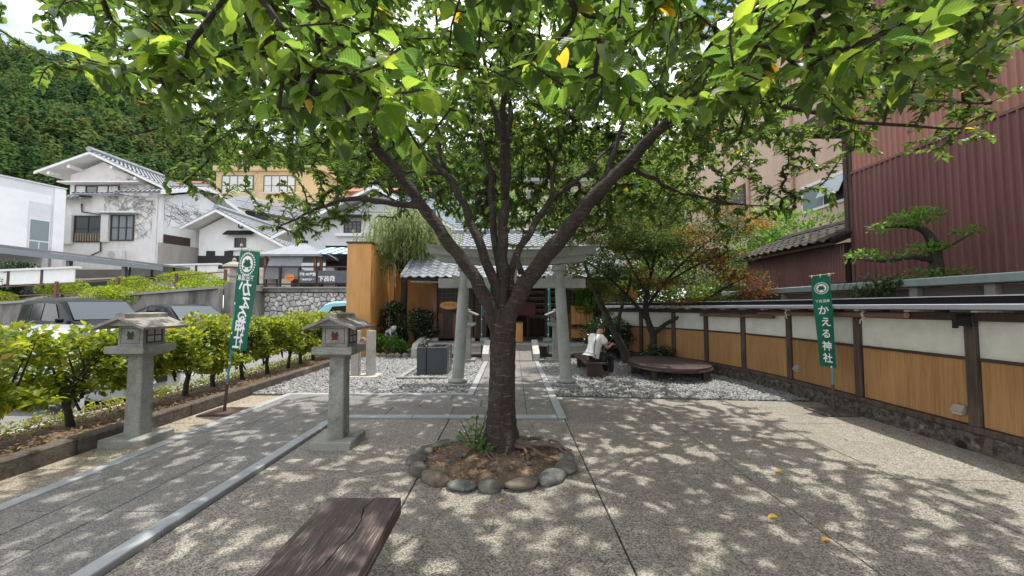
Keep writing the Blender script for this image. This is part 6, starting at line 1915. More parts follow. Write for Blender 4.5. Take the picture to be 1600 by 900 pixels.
c4 = make_car('pale blue small car in front of the stone wall, half hidden by the orange pier', carteal, kei,
     [[(-1.4, 1.0), (-.6, 1.0), (-.6, 1.52), (-1.32, 1.5)], [(-.52, 1.0), (.75, .98), (.5, 1.46), (-.52, 1.53)]],
     (1.26, 1.03, .81, 1.55), (-1.64, 1.02, -1.58, 1.48), (-1.05, 1.05), .27, trim=carteal)
c4.location = (-6.1, 14.9, lotz(14.9)); c4.rotation_euler = (0, 0, R(186)); c4.scale = (1, 1, .90)
bo = thing('bollard', 'white post standing at the edge of the parking lot behind the hedge', 'bollard', (-6.55, 5.98, -.3))
MB().tube([(-6.55, 5.98, -.35), (-6.55, 5.98, .62)], .055, 14).build('post', frame_wh, bo)
m = MB(); m.tube([(-6.55, 5.98, .36), (-6.55, 5.98, .375)], .057, 14).tube([(-6.55, 5.98, .41), (-6.55, 5.98, .425)], .057, 14).build('band', blackmetal, bo)
ws = MB().box(-8.2, -6.9, 5.6, 5.75, lotz(5.7), lotz(5.7) + .12, .03).build('wheel_stop', paint('wheelstop_blue', (.45, .55, .62), .7), None, org=(-7.5, 5.7, lotz(5.7)))
put(ws, 'pale blue wheel stop bar on the parking lot behind the hedge stems', 'wheel stop')

# ------------------------------------------------------------------ leaves
cherry_m = leafmat('cherry_leaf', [(.026, .056, .013), (.042, .084, .016), (.060, .110, .019), (.088, .135, .023), (.058, .10, .017)], .47, .36, odd=(.50, .32, .03), oddp=.994, spec=.55)
cherry_near = leafmat('cherry_leaf_near', [(.028, .066, .015), (.056, .108, .018), (.10, .165, .022), (.165, .225, .028)], .58, .32, veins=True, odd=(.55, .36, .03), oddp=.985, spec=.5)
maple_m = leafmat('maple_leaf', [(.036, .070, .018), (.060, .090, .020), (.11, .090, .022), (.22, .090, .024), (.32, .13, .032), (.14, .11, .025)], .52, .5)
hedge_m = leafmat('hedge_leaf', [(.045, .085, .012), (.085, .135, .014), (.16, .20, .018), (.22, .235, .022), (.12, .16, .018)], .42, .40, odd=(.26, .17, .03), oddp=.985, spec=.5)
azalea_m = leafmat('azalea_leaf', [(.06, .11, .012), (.14, .20, .016), (.24, .30, .022)], .4, .5)
camellia_m = leafmat('camellia_leaf', [(.010, .026, .010), (.016, .040, .013), (.028, .062, .018)], .18, .22, spec=.7)
willow_m = leafmat('willow_leaf', [(.13, .18, .055), (.19, .24, .085), (.24, .28, .12)], .45, .5, sat=.85)
bright_m = leafmat('bright_leaf', [(.04, .10, .018), (.07, .16, .025), (.10, .20, .03)], .45, .45)
pine_m = leafmat('pine_pad_leaf', [(.02, .05, .014), (.035, .075, .018), (.07, .10, .02)], .3, .45)
conifer_m = leafmat('conifer_leaf', [(.024, .052, .021), (.034, .070, .025), (.048, .090, .028), (.066, .098, .030), (.084, .096, .033)], .25, .8, spec=.2)

def barkmat(name, c1, c2, c3, ring=0.0):
    m, nt, b = nodemat(name)
    v = posvec(nt, (7, 7, 48)); v2 = posvec(nt, (22, 22, 10))
    n1 = noise(nt, v, 1.0, 6, .65); n2 = noise(nt, v2, 1.6, 6, .7); n3 = noise(nt, posvec(nt), 2.6, 5, .6)
    col = mixrgb(nt, ramp(nt, n2, .35, .65), c1, c2)
    col = mixrgb(nt, ramp(nt, n1, .56, .66), col, c3)
    col = mixrgb(nt, ramp(nt, n3, .55, .8, (0, 0, 0), (.6, .6, .6)), col, (.11, .115, .08))
    nt.links.new(col, b.inputs['Base Color']); b.inputs['Roughness'].default_value = .8
    bp = nt.nodes.new('ShaderNodeBump'); bp.inputs['Strength'].default_value = 1.0; bp.inputs['Distance'].default_value = .025
    ad = nt.nodes.new('ShaderNodeMath'); ad.operation = 'ADD'
    nt.links.new(n1, ad.inputs[0]); nt.links.new(n2, ad.inputs[1]); nt.links.new(ad.outputs[0], bp.inputs['Height'])
    nt.links.new(bp.outputs[0], b.inputs['Normal'])
    MATS[name] = m
    return m
cherry_bark = barkmat('cherry_bark', (.060, .040, .032), (.022, .015, .013), (.13, .10, .08))
twig_bark = barkmat('twig_bark', (.060, .042, .033), (.035, .024, .02), (.11, .085, .07))
dark_bark = barkmat('dark_bark', (.050, .042, .035), (.026, .021, .018), (.10, .09, .075))

# ------------------------------------------------------------------ the cherry tree
ct = thing('cherry_tree', 'spreading cherry tree with several dark leaning limbs, growing from the ring of stones', 'tree', (-.13, 4.35, 0))
# trunk, buttressed at the foot and ridged
rings = []
prof = [(-.05, .30), (.05, .25), (.12, .215), (.25, .185), (.5, .162), (.8, .152), (1.1, .148), (1.35, .150), (1.46, .140), (1.56, .11), (1.62, .06)]
pz = [p[0] for p in prof]; pr = [p[1] for p in prof]
for z in np.arange(-.05, 1.63, .028):
    r = .93 * float(np.interp(z, pz, pr)); rg = []
    for j in range(34):
        a = 2 * math.pi * j / 34
        f = 1 + .035 * math.sin(3 * a + z * 1.2) + .025 * math.sin(7 * a + 2.2 * z) + .015 * math.sin(13 * a - z * 4) + .022 * math.sin(z * 61 + 2.2 * math.sin(3 * a) + 1.5 * math.sin(7 * a + z * 9)) + rnd.uniform(-.016, .016)
        if z < .3: f += (.3 - z) * .55 * (max(0, math.sin(5 * a + .6)) ** 2)
        lean = -.035 * z
        rg.append((-.13 + .02 * z + r * f * math.cos(a) * (1 + .15 * max(0, z - 1.3)), 4.35 + r * f * math.sin(a), z))
    rings.append(rg)
MB().loft(rings).build('trunk', cherry_bark, ct, smooth=True)
LIMBS = [
 [(-.17, 4.32, 1.30, .09), (-.26, 4.27, 1.62, .105), (-.44, 4.22, 1.97, .098), (-.654, 4.18, 2.25, .09), (-.975, 4.1, 2.70, .08), (-1.19, 4.0, 3.0, .072), (-1.44, 3.85, 3.28, .062), (-1.55, 3.7, 3.47, .054), (-1.67, 3.4, 3.68, .045), (-1.87, 3.0, 3.74, .036), (-2.1, 2.6, 3.60, .026), (-2.5, 2.2, 3.45, .014)],
 [(-.95, 4.1, 2.66, .048), (-1.36, 4.15, 2.72, .043), (-1.8, 4.3, 2.80, .034), (-2.29, 4.5, 2.73, .023), (-2.85, 4.7, 2.55, .012)],
 [(-1.40, 3.87, 3.25, .04), (-1.44, 3.95, 3.6, .034), (-1.6, 4.1, 4.1, .025), (-2.0, 4.3, 4.6, .012)],
 [(-.14, 4.36, 1.45, .08), (-.20, 4.34, 1.85, .076), (-.4, 4.4, 2.39, .07), (-.605, 4.5, 2.88, .062), (-.845, 4.6, 3.24, .054), (-1.35, 4.7, 3.66, .042), (-1.89, 4.8, 3.93, .03), (-2.6, 5.0, 4.3, .014)],
 [(-.82, 4.6, 3.22, .035), (-.9, 4.62, 3.7, .028), (-.98, 4.7, 4.2, .02), (-1.2, 4.8, 4.8, .01)],
 [(-.80, 4.58, 3.18, .032), (-1.26, 4.75, 3.26, .026), (-1.75, 5.1, 3.25, .018), (-2.3, 5.4, 3.3, .01)],
 [(-.11, 4.36, 1.45, .10), (-.10, 4.38, 1.95, .088), (-.11, 4.45, 2.4, .082), (-.075, 4.55, 2.93, .072), (-.075, 4.6, 3.44, .058), (-.19, 4.6, 3.85, .046), (-.28, 4.5, 4.25, .035), (-.36, 4.4, 4.8, .018)],
 [(-.08, 4.6, 3.3, .05), (-.02, 4.7, 3.98, .038), (-.06, 4.8, 4.6, .022), (.1, 4.9, 5.1, .01)],
 [(-.13, 4.42, 1.9, .06), (-.24, 4.6, 2.72, .052), (-.275, 4.8, 3.3, .044), (-.49, 5.0, 4.05, .03), (-.7, 5.2, 4.7, .014)],
 [(-.07, 4.31, 1.30, .10), (.05, 4.28, 1.68, .118), (.30, 4.25, 2.06, .115), (.62, 4.2, 2.45, .102), (.87, 4.1, 2.77, .09), (1.18, 4.0, 3.07, .078), (1.5, 3.8, 3.4, .064), (1.77, 3.6, 3.68, .052), (2.1, 3.3, 3.95, .038), (2.45, 3.0, 4.1, .022), (2.9, 2.6, 4.2, .01)],
 [(.70, 4.2, 2.52, .06), (.92, 4.3, 2.85, .055), (1.09, 4.4, 3.15, .05), (1.27, 4.6, 3.6, .038), (1.5, 4.9, 4.2, .022), (1.7, 5.2, 4.7, .01)],
 [(1.0, 4.06, 2.90, .055), (1.3, 4.3, 3.2, .048), (1.6, 4.5, 3.5, .042), (2.2, 4.8, 4.05, .03), (3.1, 5.2, 4.5, .014)],
 [(1.5, 3.8, 3.38, .046), (1.95, 3.62, 3.56, .04), (2.41, 3.5, 3.74, .034), (2.9, 3.4, 3.62, .028), (3.4, 3.3, 3.40, .021), (3.95, 3.15, 3.28, .011)],
 [(1.2, 4.0, 3.05, .036), (1.6, 4.3, 3.02, .032), (1.96, 4.6, 2.98, .028), (2.87, 5.0, 2.93, .018), (3.6, 5.2, 2.95, .009)],
 [(1.9, 3.62, 3.5, .03), (2.25, 3.4, 3.42, .026), (2.8, 3.1, 3.1, .02), (3.3, 2.8, 2.9, .01)],
 [(-.02, 4.40, 1.75, .055), (.02, 4.45, 2.12, .06), (.226, 4.6, 2.5, .056), (.49, 4.8, 2.93, .048), (.9, 5.0, 3.28, .038), (1.3, 5.3, 3.75, .024), (1.7, 5.6, 4.1, .01)],
 [(.49, 4.8, 2.93, .036), (.557, 5.0, 3.48, .03), (.7, 5.2, 4.0, .022), (.8, 5.4, 4.6, .01)],
 [(-.09, 4.52, 2.85, .05), (-.1, 4.1, 3.35, .045), (-.05, 3.4, 3.75, .038), (.05, 2.5, 3.80, .03), (.1, 1.7, 3.45, .022), (.1, 1.15, 3.0, .012)],
 [(-.05, 3.3, 3.77, .03), (-.5, 2.5, 3.7, .024), (-.8, 1.7, 3.3, .017), (-.9, 1.2, 2.85, .009)],
 [(1.6, 3.72, 3.5, .034), (1.55, 2.9, 3.65, .027), (1.4, 2.0, 3.4, .02), (1.2, 1.3, 2.95, .011)],
 [(-1.6, 3.55, 3.58, .03), (-1.5, 2.7, 3.6, .024), (-1.45, 1.9, 3.3, .016), (-1.3, 1.3, 2.85, .009)],
 [(-1.5, 3.8, 3.38, .036), (-2.2, 3.9, 3.6, .028), (-3.0, 3.9, 3.55, .02), (-3.8, 3.8, 3.3, .01)],
 [(2.3, 3.1, 4.05, .03), (2.9, 2.3, 3.85, .022), (3.3, 1.7, 3.4, .012)],
]
def smooth_path(pts, k=3):
    out = []
    P = [np.array(p, float) for p in pts]
    for i in range(len(P) - 1):
        p0 = P[max(0, i - 1)]; p1 = P[i]; p2 = P[i + 1]; p3 = P[min(len(P) - 1, i + 2)]
        for s_ in range(k):
            t_ = s_ / k
            out.append(.5 * ((2 * p1) + (-p0 + p2) * t_ + (2 * p0 - 5 * p1 + 4 * p2 - p3) * t_ ** 2 + (-p0 + 3 * p1 - 3 * p2 + p3) * t_ ** 3))
    out.append(P[-1])
    return out
NP = []; NR = []
for L_ in LIMBS:
    sp_ = smooth_path(L_, 4)
    jit = [Vector((p[0] + .012 * math.sin(i * 1.9), p[1] + .012 * math.cos(i * 2.3), p[2])) for i, p in enumerate(sp_)]
    MB().tube(jit, [p[3] * (.80 if L_ is LIMBS[9] else .74) * (1 + .07 * math.sin(i * 2.7)) for i, p in enumerate(sp_)], 14 if L_[0][3] > .06 else 9, wob=.045).build('limb', cherry_bark, ct, smooth=True)
    for p, v in zip(sp_[2:], jit[2:]):
        NP.append(tuple(v)); NR.append(p[3])

# crown: foliage pads in the space the crown fills (centre, radii, twigs)
PADS = [
 # low skirt over the viewer
 ((-.45, 1.25, 2.55), (.55, .45, .30), 34), ((.15, 1.25, 2.62), (.55, .45, .32), 34), ((.75, 1.35, 2.62), (.55, .45, .32), 36), ((1.35, 1.6, 2.68), (.55, .5, .32), 34),
 ((-1.05, 1.6, 2.72), (.55, .5, .33), 34), ((-.1, 1.9, 2.95), (.9, .5, .35), 44), ((.9, 2.1, 2.95), (.9, .5, .35), 50), ((-1.2, 2.2, 3.0), (.9, .5, .4), 46),
 # left
 ((-2.0, 2.5, 3.2), (.8, .6, .45), 60), ((-2.9, 3.0, 3.52), (.8, .6, .38), 42), ((-3.7, 3.6, 3.72), (.7, .6, .30), 26), ((-2.4, 3.6, 3.35), (.8, .7, .50), 70), ((-1.6, 3.6, 3.5), (.7, .6, .5), 44),
 ((-3.0, 4.4, 3.55), (.8, .7, .45), 60), ((-2.2, 4.8, 3.25), (.8, .7, .5), 64), ((-2.75, 4.75, 2.62), (.5, .4, .30), 26), ((-2.1, 4.6, 2.75), (.45, .4, .22), 20), ((-1.45, 4.9, 3.0), (.5, .5, .35), 26), ((-3.6, 4.6, 3.1), (.5, .5, .3), 24),
 ((-1.0, 5.3, 3.35), (.8, .6, .5), 44), ((-1.7, 5.6, 3.6), (.9, .6, .6), 60),
 # middle and back
 ((0, 5.6, 3.6), (1.0, .6, .7), 70), ((.2, 6.0, 3.2), (1.1, .5, .45), 46), ((1.1, 5.6, 3.45), (.9, .7, .65), 70), ((-.6, 6.0, 3.0), (.6, .5, .35), 26), ((1.2, 6.0, 2.95), (.8, .5, .4), 40), ((0, 4.6, 4.3), (1.2, .9, .8), 80), ((-.3, 3.4, 4.1), (1.1, .8, .6), 64),
 # right
 ((1.6, 3.0, 3.45), (.8, .6, .45), 60), ((2.3, 2.5, 3.45), (.8, .6, .42), 60), ((3.0, 2.6, 3.38), (.7, .6, .40), 36), ((3.7, 3.1, 3.35), (.6, .6, .30), 20), ((2.9, 3.5, 3.45), (.8, .6, .45), 56), ((2.1, 3.9, 3.6), (.8, .7, .5), 64), ((3.2, 4.4, 3.35), (.8, .7, .42), 56), ((2.3, 4.9, 3.2), (.8, .6, .45), 60), ((2.9, 5.2, 2.95), (.7, .5, .30), 44), ((3.6, 5.0, 2.95), (.5, .5, .25), 24), ((1.75, 5.2, 3.0), (.6, .5, .35), 36), ((4.2, 3.9, 3.3), (.5, .5, .3), 11), ((2.2, 1.8, 2.95), (.6, .5, .35), 36),
 # upper crown
 ((-2.5, 3.8, 4.2), (1.0, 1.0, .5), 70), ((2.2, 4.0, 4.4), (1.1, 1.0, .6), 80), ((-1.2, 4.4, 4.6), (1.1, 1.0, .6), 74), ((1.0, 4.6, 4.8), (1.2, 1.0, .6), 76), ((.6, 3.0, 4.2), (1.1, .9, .5), 64), ((-1.3, 2.8, 4.0), (1.0, .8, .45), 60), ((0, 2.3, 3.95), (1.3, .6, .35), 40), ((-.4, .98, 2.13), (.42, .16, .14), 16), ((.35, 1.0, 2.22), (.4, .16, .14), 14), ((.9, 1.1, 2.30), (.35, .18, .14), 12), ((-.95, 1.15, 2.35), (.4, .2, .16), 12),
 ((-.2, 6.6, 4.2), (1.6, .7, .9), 110), ((1.4, 6.4, 4.3), (1.2, .8, .9), 90), ((-1.9, 6.2, 4.4), (1.1, .8, .8), 80), ((.3, 7.4, 3.6), (1.5, .6, .6), 70), ((1.8, 7.0, 3.5), (1.0, .7, .6), 60), ((2.9, 6.0, 4.0), (1.0, .8, .7), 70), ((-.9, 5.4, 4.6), (1.0, .8, .7), 70), ((.8, 5.4, 5.2), (1.2, .8, .5), 60), ((3.6, 4.4, 4.1), (.9, .9, .5), 56), ((-3.4, 5.4, 3.9), (.8, .8, .5), 50), ((-3.1, 5.9, 3.1), (.7, .6, .35), 36),
 ((1.4, 7.8, 5.2), (1.4, .9, .6), 70), ((-1.0, 7.8, 5.2), (1.4, .9, .6), 70), ((2.8, 6.8, 4.9), (1.2, .9, .6), 64), ((-2.8, 6.6, 4.7), (1.1, .9, .6), 54), ((3.4, 5.4, 4.6), (1.1, .8, .5), 60), ((2.6, 3.4, 4.7), (1.3, 1.1, .5), 90), ((1.0, 3.6, 5.2), (1.4, 1.2, .5), 90), ((-1.0, 3.6, 5.0), (1.4, 1.2, .5), 90), ((-2.8, 3.4, 4.6), (1.2, 1.1, .5), 70), ((.6, 2.4, 4.7), (1.4, .8, .4), 70), ((2.4, 2.0, 4.2), (1.1, .8, .4), 64), ((-1.6, 2.0, 4.3), (1.1, .8, .4), 56), ((-3.9, 4.4, 4.3), (.8, .9, .3), 24), ((-.2, 6.3, 3.3), (.9, .5, .5), 60), ((1.0, 6.6, 3.2), (.9, .5, .5), 60), ((.4, 6.9, 2.9), (1.3, .4, .35), 50), ((-1.0, 6.6, 3.5), (.9, .6, .5), 60), ((2.1, 6.2, 3.3), (.9, .6, .5), 56), ((-1.3, 6.3, 5.1), (1.0, .7, .7), 110), ((0, 6.5, 5.3), (1.0, .7, .7), 120), ((1.3, 6.4, 5.2), (1.0, .7, .7), 120), ((-.5, 5.7, 4.4), (.9, .6, .6), 90), ((.8, 5.8, 4.3), (.9, .6, .6), 90), ((-2.3, 5.9, 4.0), (.8, .7, .6), 60), ((2.3, 6.0, 4.5), (.9, .7, .6), 80), ((0, 7.6, 4.4), (1.5, .6, .7), 110), ((.2, 5.0, 3.9), (.8, .5, .5), 60), ((2.3, 8.0, 5.0), (1.2, .9, .5), 80), ((3.5, 7.6, 4.7), (1.1, .9, .5), 70), ((1.0, 8.7, 5.3), (1.2, .8, .5), 60), ((3.9, 6.5, 4.4), (.9, .9, .45), 54), ((3.0, 8.8, 5.2), (1.1, .8, .5), 60), ((4.0, 3.4, 4.0), (.7, .8, .3), 20), ((3.2, 3.0, 4.0), (.9, .8, .4), 50), ((1.6, 1.7, 3.6), (.9, .7, .35), 44), ((-3.4, 3.0, 3.9), (.8, .8, .4), 40), ((.2, 5.6, 4.6), (1.3, .8, .6), 60), ((-1.5, 1.4, 3.4), (.8, .6, .35), 40), ((-2.2, 5.3, 4.2), (.9, .7, .5), 46),
]
AT = []
for c, r_, n in PADS:
    if c[2] > 3.6: n = int(n * 1.2)
    u = unit(n) * (nr.rand(n, 1) ** .45)
    AT.append(np.array(c)[None] + u * np.array(r_)[None])
AT = np.concatenate(AT)
PTS = np.array(NP); PAR = [-1] * len(NP); RAD = list(NR); nodes = [tuple(p) for p in NP]
limb_n = len(nodes)
buf = np.zeros((60000, 3)); buf[:limb_n] = PTS; cnt = limb_n
d0 = np.min(np.linalg.norm(AT[:, None, :] - PTS[None, ::3, :], axis=2), axis=1)
AT = AT[np.argsort(d0)]
chains = []
for a in AT:
    dd = buf[:cnt] - a
    dist = np.sqrt((dd ** 2).sum(1))
    cost = dist + .35 * np.clip(dd[:, 2], 0, None)
    cost[:limb_n] *= 1.05
    i = int(np.argmin(cost))
    p = buf[i].copy(); L_ = np.linalg.norm(a - p)
    if L_ < .05: continue
    k = max(2, int(L_ / .14) + 1)
    mid = (p + a) / 2 + np.array([nr.normal() * .06, nr.normal() * .06, .10 * L_ + nr.normal() * .05])
    ids = [i]
    for s_ in range(1, k + 1):
        t_ = s_ / k
        q = (1 - t_) ** 2 * p + 2 * t_ * (1 - t_) * mid + t_ ** 2 * a
        buf[cnt] = q; PAR.append(ids[-1]); ids.append(cnt); cnt += 1
    chains.append(ids)
desc = np.zeros(cnt)
for ids in chains: desc[ids[-1]] += 1
for i in range(cnt - 1, limb_n - 1, -1):
    if PAR[i] >= 0: desc[PAR[i]] += desc[i]
rad_n = .0026 * np.sqrt(np.maximum(desc, 1)) + .0006
tw = MB()
for ids in chains:
    tw.tube([Vector(buf[i]) for i in ids], [max(.0022, min(.035, rad_n[ids[1]] if j == 0 else rad_n[i])) for j, i in enumerate(ids)], 5, False)
tw.build('twigs', twig_bark, ct, smooth=True, recalc=False, kind='stuff')
# leaves in alternate ranks along the outer part of each twig
P = []; D = []; N = []; SZ = []
for ids in chains:
    pts = buf[ids]
    seg = np.linalg.norm(np.diff(pts, axis=0), axis=1); tot = seg.sum()
    L_ = min(tot, nr.uniform(.32, .60)); nl = int(L_ / .020) + 3
    cum = np.concatenate([[0], np.cumsum(seg)])
    axis = pts[-1] - pts[-2]; axis /= np.linalg.norm(axis) + 1e-9
    for s_ in range(nl):
        d_ = tot - L_ * (s_ / nl) ** 1.1
        q = np.array([np.interp(d_, cum, pts[:, k]) for k in range(3)])
        side = np.cross(axis, [0, 0, 1]); side /= np.linalg.norm(side) + 1e-9
        sg = 1 if s_ % 2 else -1
        dr = axis * nr.uniform(.2, .9) + side * sg * nr.uniform(.5, 1.0) + np.array([0, 0, nr.uniform(-.60, .16)])
        P.append(q); D.append(dr); N.append(np.array([0, 0, 1.0]) + side * sg * .2 + nr.normal(size=3) * .24); SZ.append(nr.uniform(.050, .100))
P = np.array(P); D = np.array(D); N = np.array(N); SZ = np.array(SZ)
keep = (np.linalg.norm(P - np.array([0, 0, 1.6])[None], axis=1) > .70)
P, D, N, SZ = P[keep], D[keep], N[keep], SZ[keep]
rv = nr.rand(len(P))
# the leaves that show largest become single parts with full blades
cp_, sp2 = math.cos(R(2.72)), math.sin(R(2.72))
dep = P[:, 1] * cp_ + (P[:, 2] - 1.6) * sp2
uu = 610 * P[:, 0] / np.maximum(dep, .1); vv = -610 * (-P[:, 1] * sp2 + (P[:, 2] - 1.6) * cp_) / np.maximum(dep, .1)
vis = (dep > .4) & (np.abs(uu) < 850) & (vv > -490) & (vv < 450)
score = np.where(vis, SZ / np.maximum(dep, .1), 0)
big = np.argsort(-score)[:300]
mask = np.ones(len(P), bool); mask[big] = False
print('LEAVES', len(P), 'twigs', len(chains), 'near depth', dep[big].min(), dep[big].max())
tmp_ = [leaf_template('mid', w_, f_, d_) for w_, f_, d_ in ((.50, .10, .22), (.46, .18, .42), (.54, .05, .08), (.48, .13, -.10))]
mi = np.flatnonzero(mask); pick = nr.randint(0, 4, len(mi)); Vs, Fs, Rs, Us, k_ = [], [], [], [], 0
for q in range(4):
    j_ = mi[pick == q]
    V_, F_, r_, u_ = leaf_arrays(P[j_], D[j_], N[j_], SZ[j_], tmp_[q], rv[j_])
    Vs.append(V_); Fs.append(F_ + k_); Rs.append(r_); Us.append(u_); k_ += len(V_)
me = npmesh('foliage', np.concatenate(Vs) - np.array(ORG[ct.name])[None], np.concatenate(Fs), cherry_m, {'rnd': ('FLOAT', np.concatenate(Rs)), 'luv': ('FLOAT_VECTOR', np.concatenate(Us))})
newobj('foliage', me, ct)['kind'] = 'stuff'
lm = []
for var in range(8):
    T, F = leaf_template('fine', .50 + .04 * (var % 3), .10 + .03 * (var % 2), .16 + .10 * (var % 4) / 3, var)
    luv = np.zeros((len(T), 3)); luv[:, 0] = T[:, 0] * 4; luv[:, 1] = T[:, 1]
    lm.append(npmesh('leaf', T, F, cherry_near, {'rnd': ('FLOAT', np.full(len(T), (var + .5) / 8.4 if var < 7 else .97)), 'luv': ('FLOAT_VECTOR', luv)}, smooth=True))
yel = npmesh('leaf', *leaf_template('fine', .55, .12, .2, 3), cherry_near, {'rnd': ('FLOAT', np.full(len(leaf_template('fine')[0]), .995)), 'luv': ('FLOAT_VECTOR', np.zeros((len(leaf_template('fine')[0]), 3)))}, smooth=True)
for n_, i in enumerate(big):
    d = Vector(D[i]).normalized(); s_ = d.cross(Vector(N[i])).normalized(); nn = s_.cross(d)
    Mx = Matrix((s_, d, nn)).transposed().to_4x4()
    o = bpy.data.objects.new('leaf', yel if n_ % 150 == 40 else lm[(n_ * 5) % 8]); COL.objects.link(o); o.parent = ct
    Mx = Matrix.Translation(Vector(P[i]) - ORG[ct.name]) @ Mx @ Matrix.Scale(SZ[i], 4)
    o.matrix_local = Mx
# roots on the bare soil
for i, (a, L_, r_) in enumerate(((-.35, .62, .028), (-.1, .55, .024), (-.75, .45, .02), (-1.2, .35, .016), (-1.75, .32, .018), (-2.0, .40, .016), (-2.6, .45, .018), (.35, .5, .022), (2.9, .4, .02), (-.55, .7, .016))):
    pts = []
    for k in range(8):
        t_ = k / 7
        aa = a + .35 * math.sin(t_ * 3 + i) * t_
        rr0 = .17 + (L_) * t_
        pts.append((-.13 + rr0 * math.cos(aa), 4.35 + rr0 * .75 * math.sin(aa), .13 - .05 * t_ + .012 * math.sin(k * 2.1 + i)))
    MB().tube(pts, [r_ * (1.25 - .8 * k / 7) for k in range(8)], 7, wob=.08).build('root', pm('root_bark', (.15, .105, .08), (.09, .062, .046), 22, .9, bump=.5), ct, smooth=True)
# short stub between the limbs
MB().tube([(.10, 4.16, 1.95), (.07, 4.12, 2.06), (.055, 4.08, 2.14)], [.035, .028, .02], 8, wob=.1).build('limb_stub', cherry_bark, ct, smooth=True)
wd = thing('weed', 'leafy green weed growing at the left foot of the cherry trunk', 'plant', (-.40, 4.22, .1))
m = MB()
for k in range(7):
    a = rnd.uniform(0, 6.28)
    m.tube([(-.40, 4.22, .08), (-.40 + .06 * math.cos(a), 4.22 + .06 * math.sin(a), .22), (-.40 + .15 * math.cos(a), 4.22 + .13 * math.sin(a), .30 + .1 * (k % 3))], .004, 4, False)
m.build('stems', twig_bark, wd)
bush('foliage', [((-.40, 4.22, .20), (.15, .13, .10), 3), ((-.30, 4.16, .15), (.12, .1, .06), 2), ((-.44, 4.3, .33), (.10, .09, .07), .7)], 110, .055, bright_m, wd, tmpl=leaf_template('mid', .6), kind=None)
# ------------------------------------------------------------------ hedge on the left: single shrubs on bare stems
hp = []
for v in range(4):
    t = thing('hedge_shrub', 'x', 'shrub', (0, 0, 0), 'shrubs of the hedge along the kerb')
    m = MB()
    for k in range(2):
        x0, y0 = rnd.uniform(-.05, .05), rnd.uniform(-.08, .08)
        base = Vector((x0, y0, -.03)); top = Vector((x0 + rnd.uniform(-.06, .06), y0 + rnd.uniform(-.1, .1), .48))
        if k == 0: m.tube([base, base.lerp(top, .5) + Vector((rnd.uniform(-.03, .03), rnd.uniform(-.03, .03), 0)), top], [.042, .036, .030], 8, wob=.08)
        for b_ in range(6):
            e = Vector((rnd.uniform(-.34, .34), rnd.uniform(-.45, .45), rnd.uniform(.75, 1.22)))
            s0 = base.lerp(top, rnd.uniform(.45, 1))
            m.tube([s0, s0.lerp(e, .5) + Vector((rnd.uniform(-.05, .05), rnd.uniform(-.05, .05), .02)), e], [.016, .011, .005], 5, False)
    m.build('stems', dark_bark, t, smooth=True)
    bl = [((rnd.uniform(-.26, .26), rnd.uniform(-.36, .36), rnd.uniform(.42, 1.08)), (rnd.uniform(.16, .32), rnd.uniform(.16, .30), rnd.uniform(.12, .22)), 1) for _ in range(12)] + [((rnd.uniform(-.1, .1), y_, 1.10 + rnd.uniform(-.07, .12)), (.30, .20, .16), 1.3) for y_ in (-.36, -.12, .12, .36)]
    bush('foliage', bl, 2700, .080, hedge_m, t, up=.5, jit=.75, tmpl=leaf_template('mid', .55, .1, .15), kind=None, shell=.35)
    hp.append(t)
ordn = ['cut by the left edge of the photo', 'second from the left edge, over bare soil', 'third from the left edge', 'just left of the first stone lantern', 'behind the first stone lantern', 'just right of the first stone lantern', 'half way between lantern and banner', 'just left of the green banner', 'behind the green banner pole', 'just right of the green banner', 'second to the right of the banner', 'left of the second stone lantern', 'behind the roof of the second lantern', 'at the far end by the orange pier']
ys_ = [3.15, 3.95, 4.75, 5.55, 6.3, 7.0, 7.75, 8.45, 9.15, 9.85, 10.5, 11.2, 11.85, 12.6]
for i, yv in enumerate(ys_):
    o = hp[i] if i < 4 else copy_tree(hp[i % 4])
    o.location = (-5.30 + rnd.uniform(-.05, .05), yv, .15)
    o.rotation_euler = (0, 0, rnd.uniform(-.3, .3) + math.pi * (i % 2))
    s_ = rnd.uniform(.96, 1.06)
    o.scale = (s_, s_, s_ * (.95 if i < 2 else .89 if i < 5 else .94))
    o['label'] = 'yellow green hedge shrub ' + ordn[i]
n = 5200
yv = nr.uniform(1.5, 12.9, n); xv = -4.9 - nr.rand(n) ** 1.3 * 1.1
P = np.stack([xv, yv, .15 + nr.rand(n) * .03], -1)
D = nr.normal(size=(n, 3)) * np.array([1, 1, .35]); N = nr.normal(size=(n, 3)) * .5 + np.array([0, 0, 1])
leaf_object('hedge_litter', P, D, N, nr.uniform(.025, .06, n), leaf_template('quad', .5), litter_mat)
n = 3800
P = np.stack([-5.45 - nr.rand(n) * .65, nr.uniform(1.5, 12.9, n), .13 + nr.rand(n) * .10], -1)
D = nr.normal(size=(n, 3)) + np.array([0, 0, .8]); N = nr.normal(size=(n, 3)) * .6 + np.array([0, 0, 1])
leaf_object('ground_cover', P, D, N, nr.uniform(.03, .06, n), leaf_template('quad', .6), hedge_m)

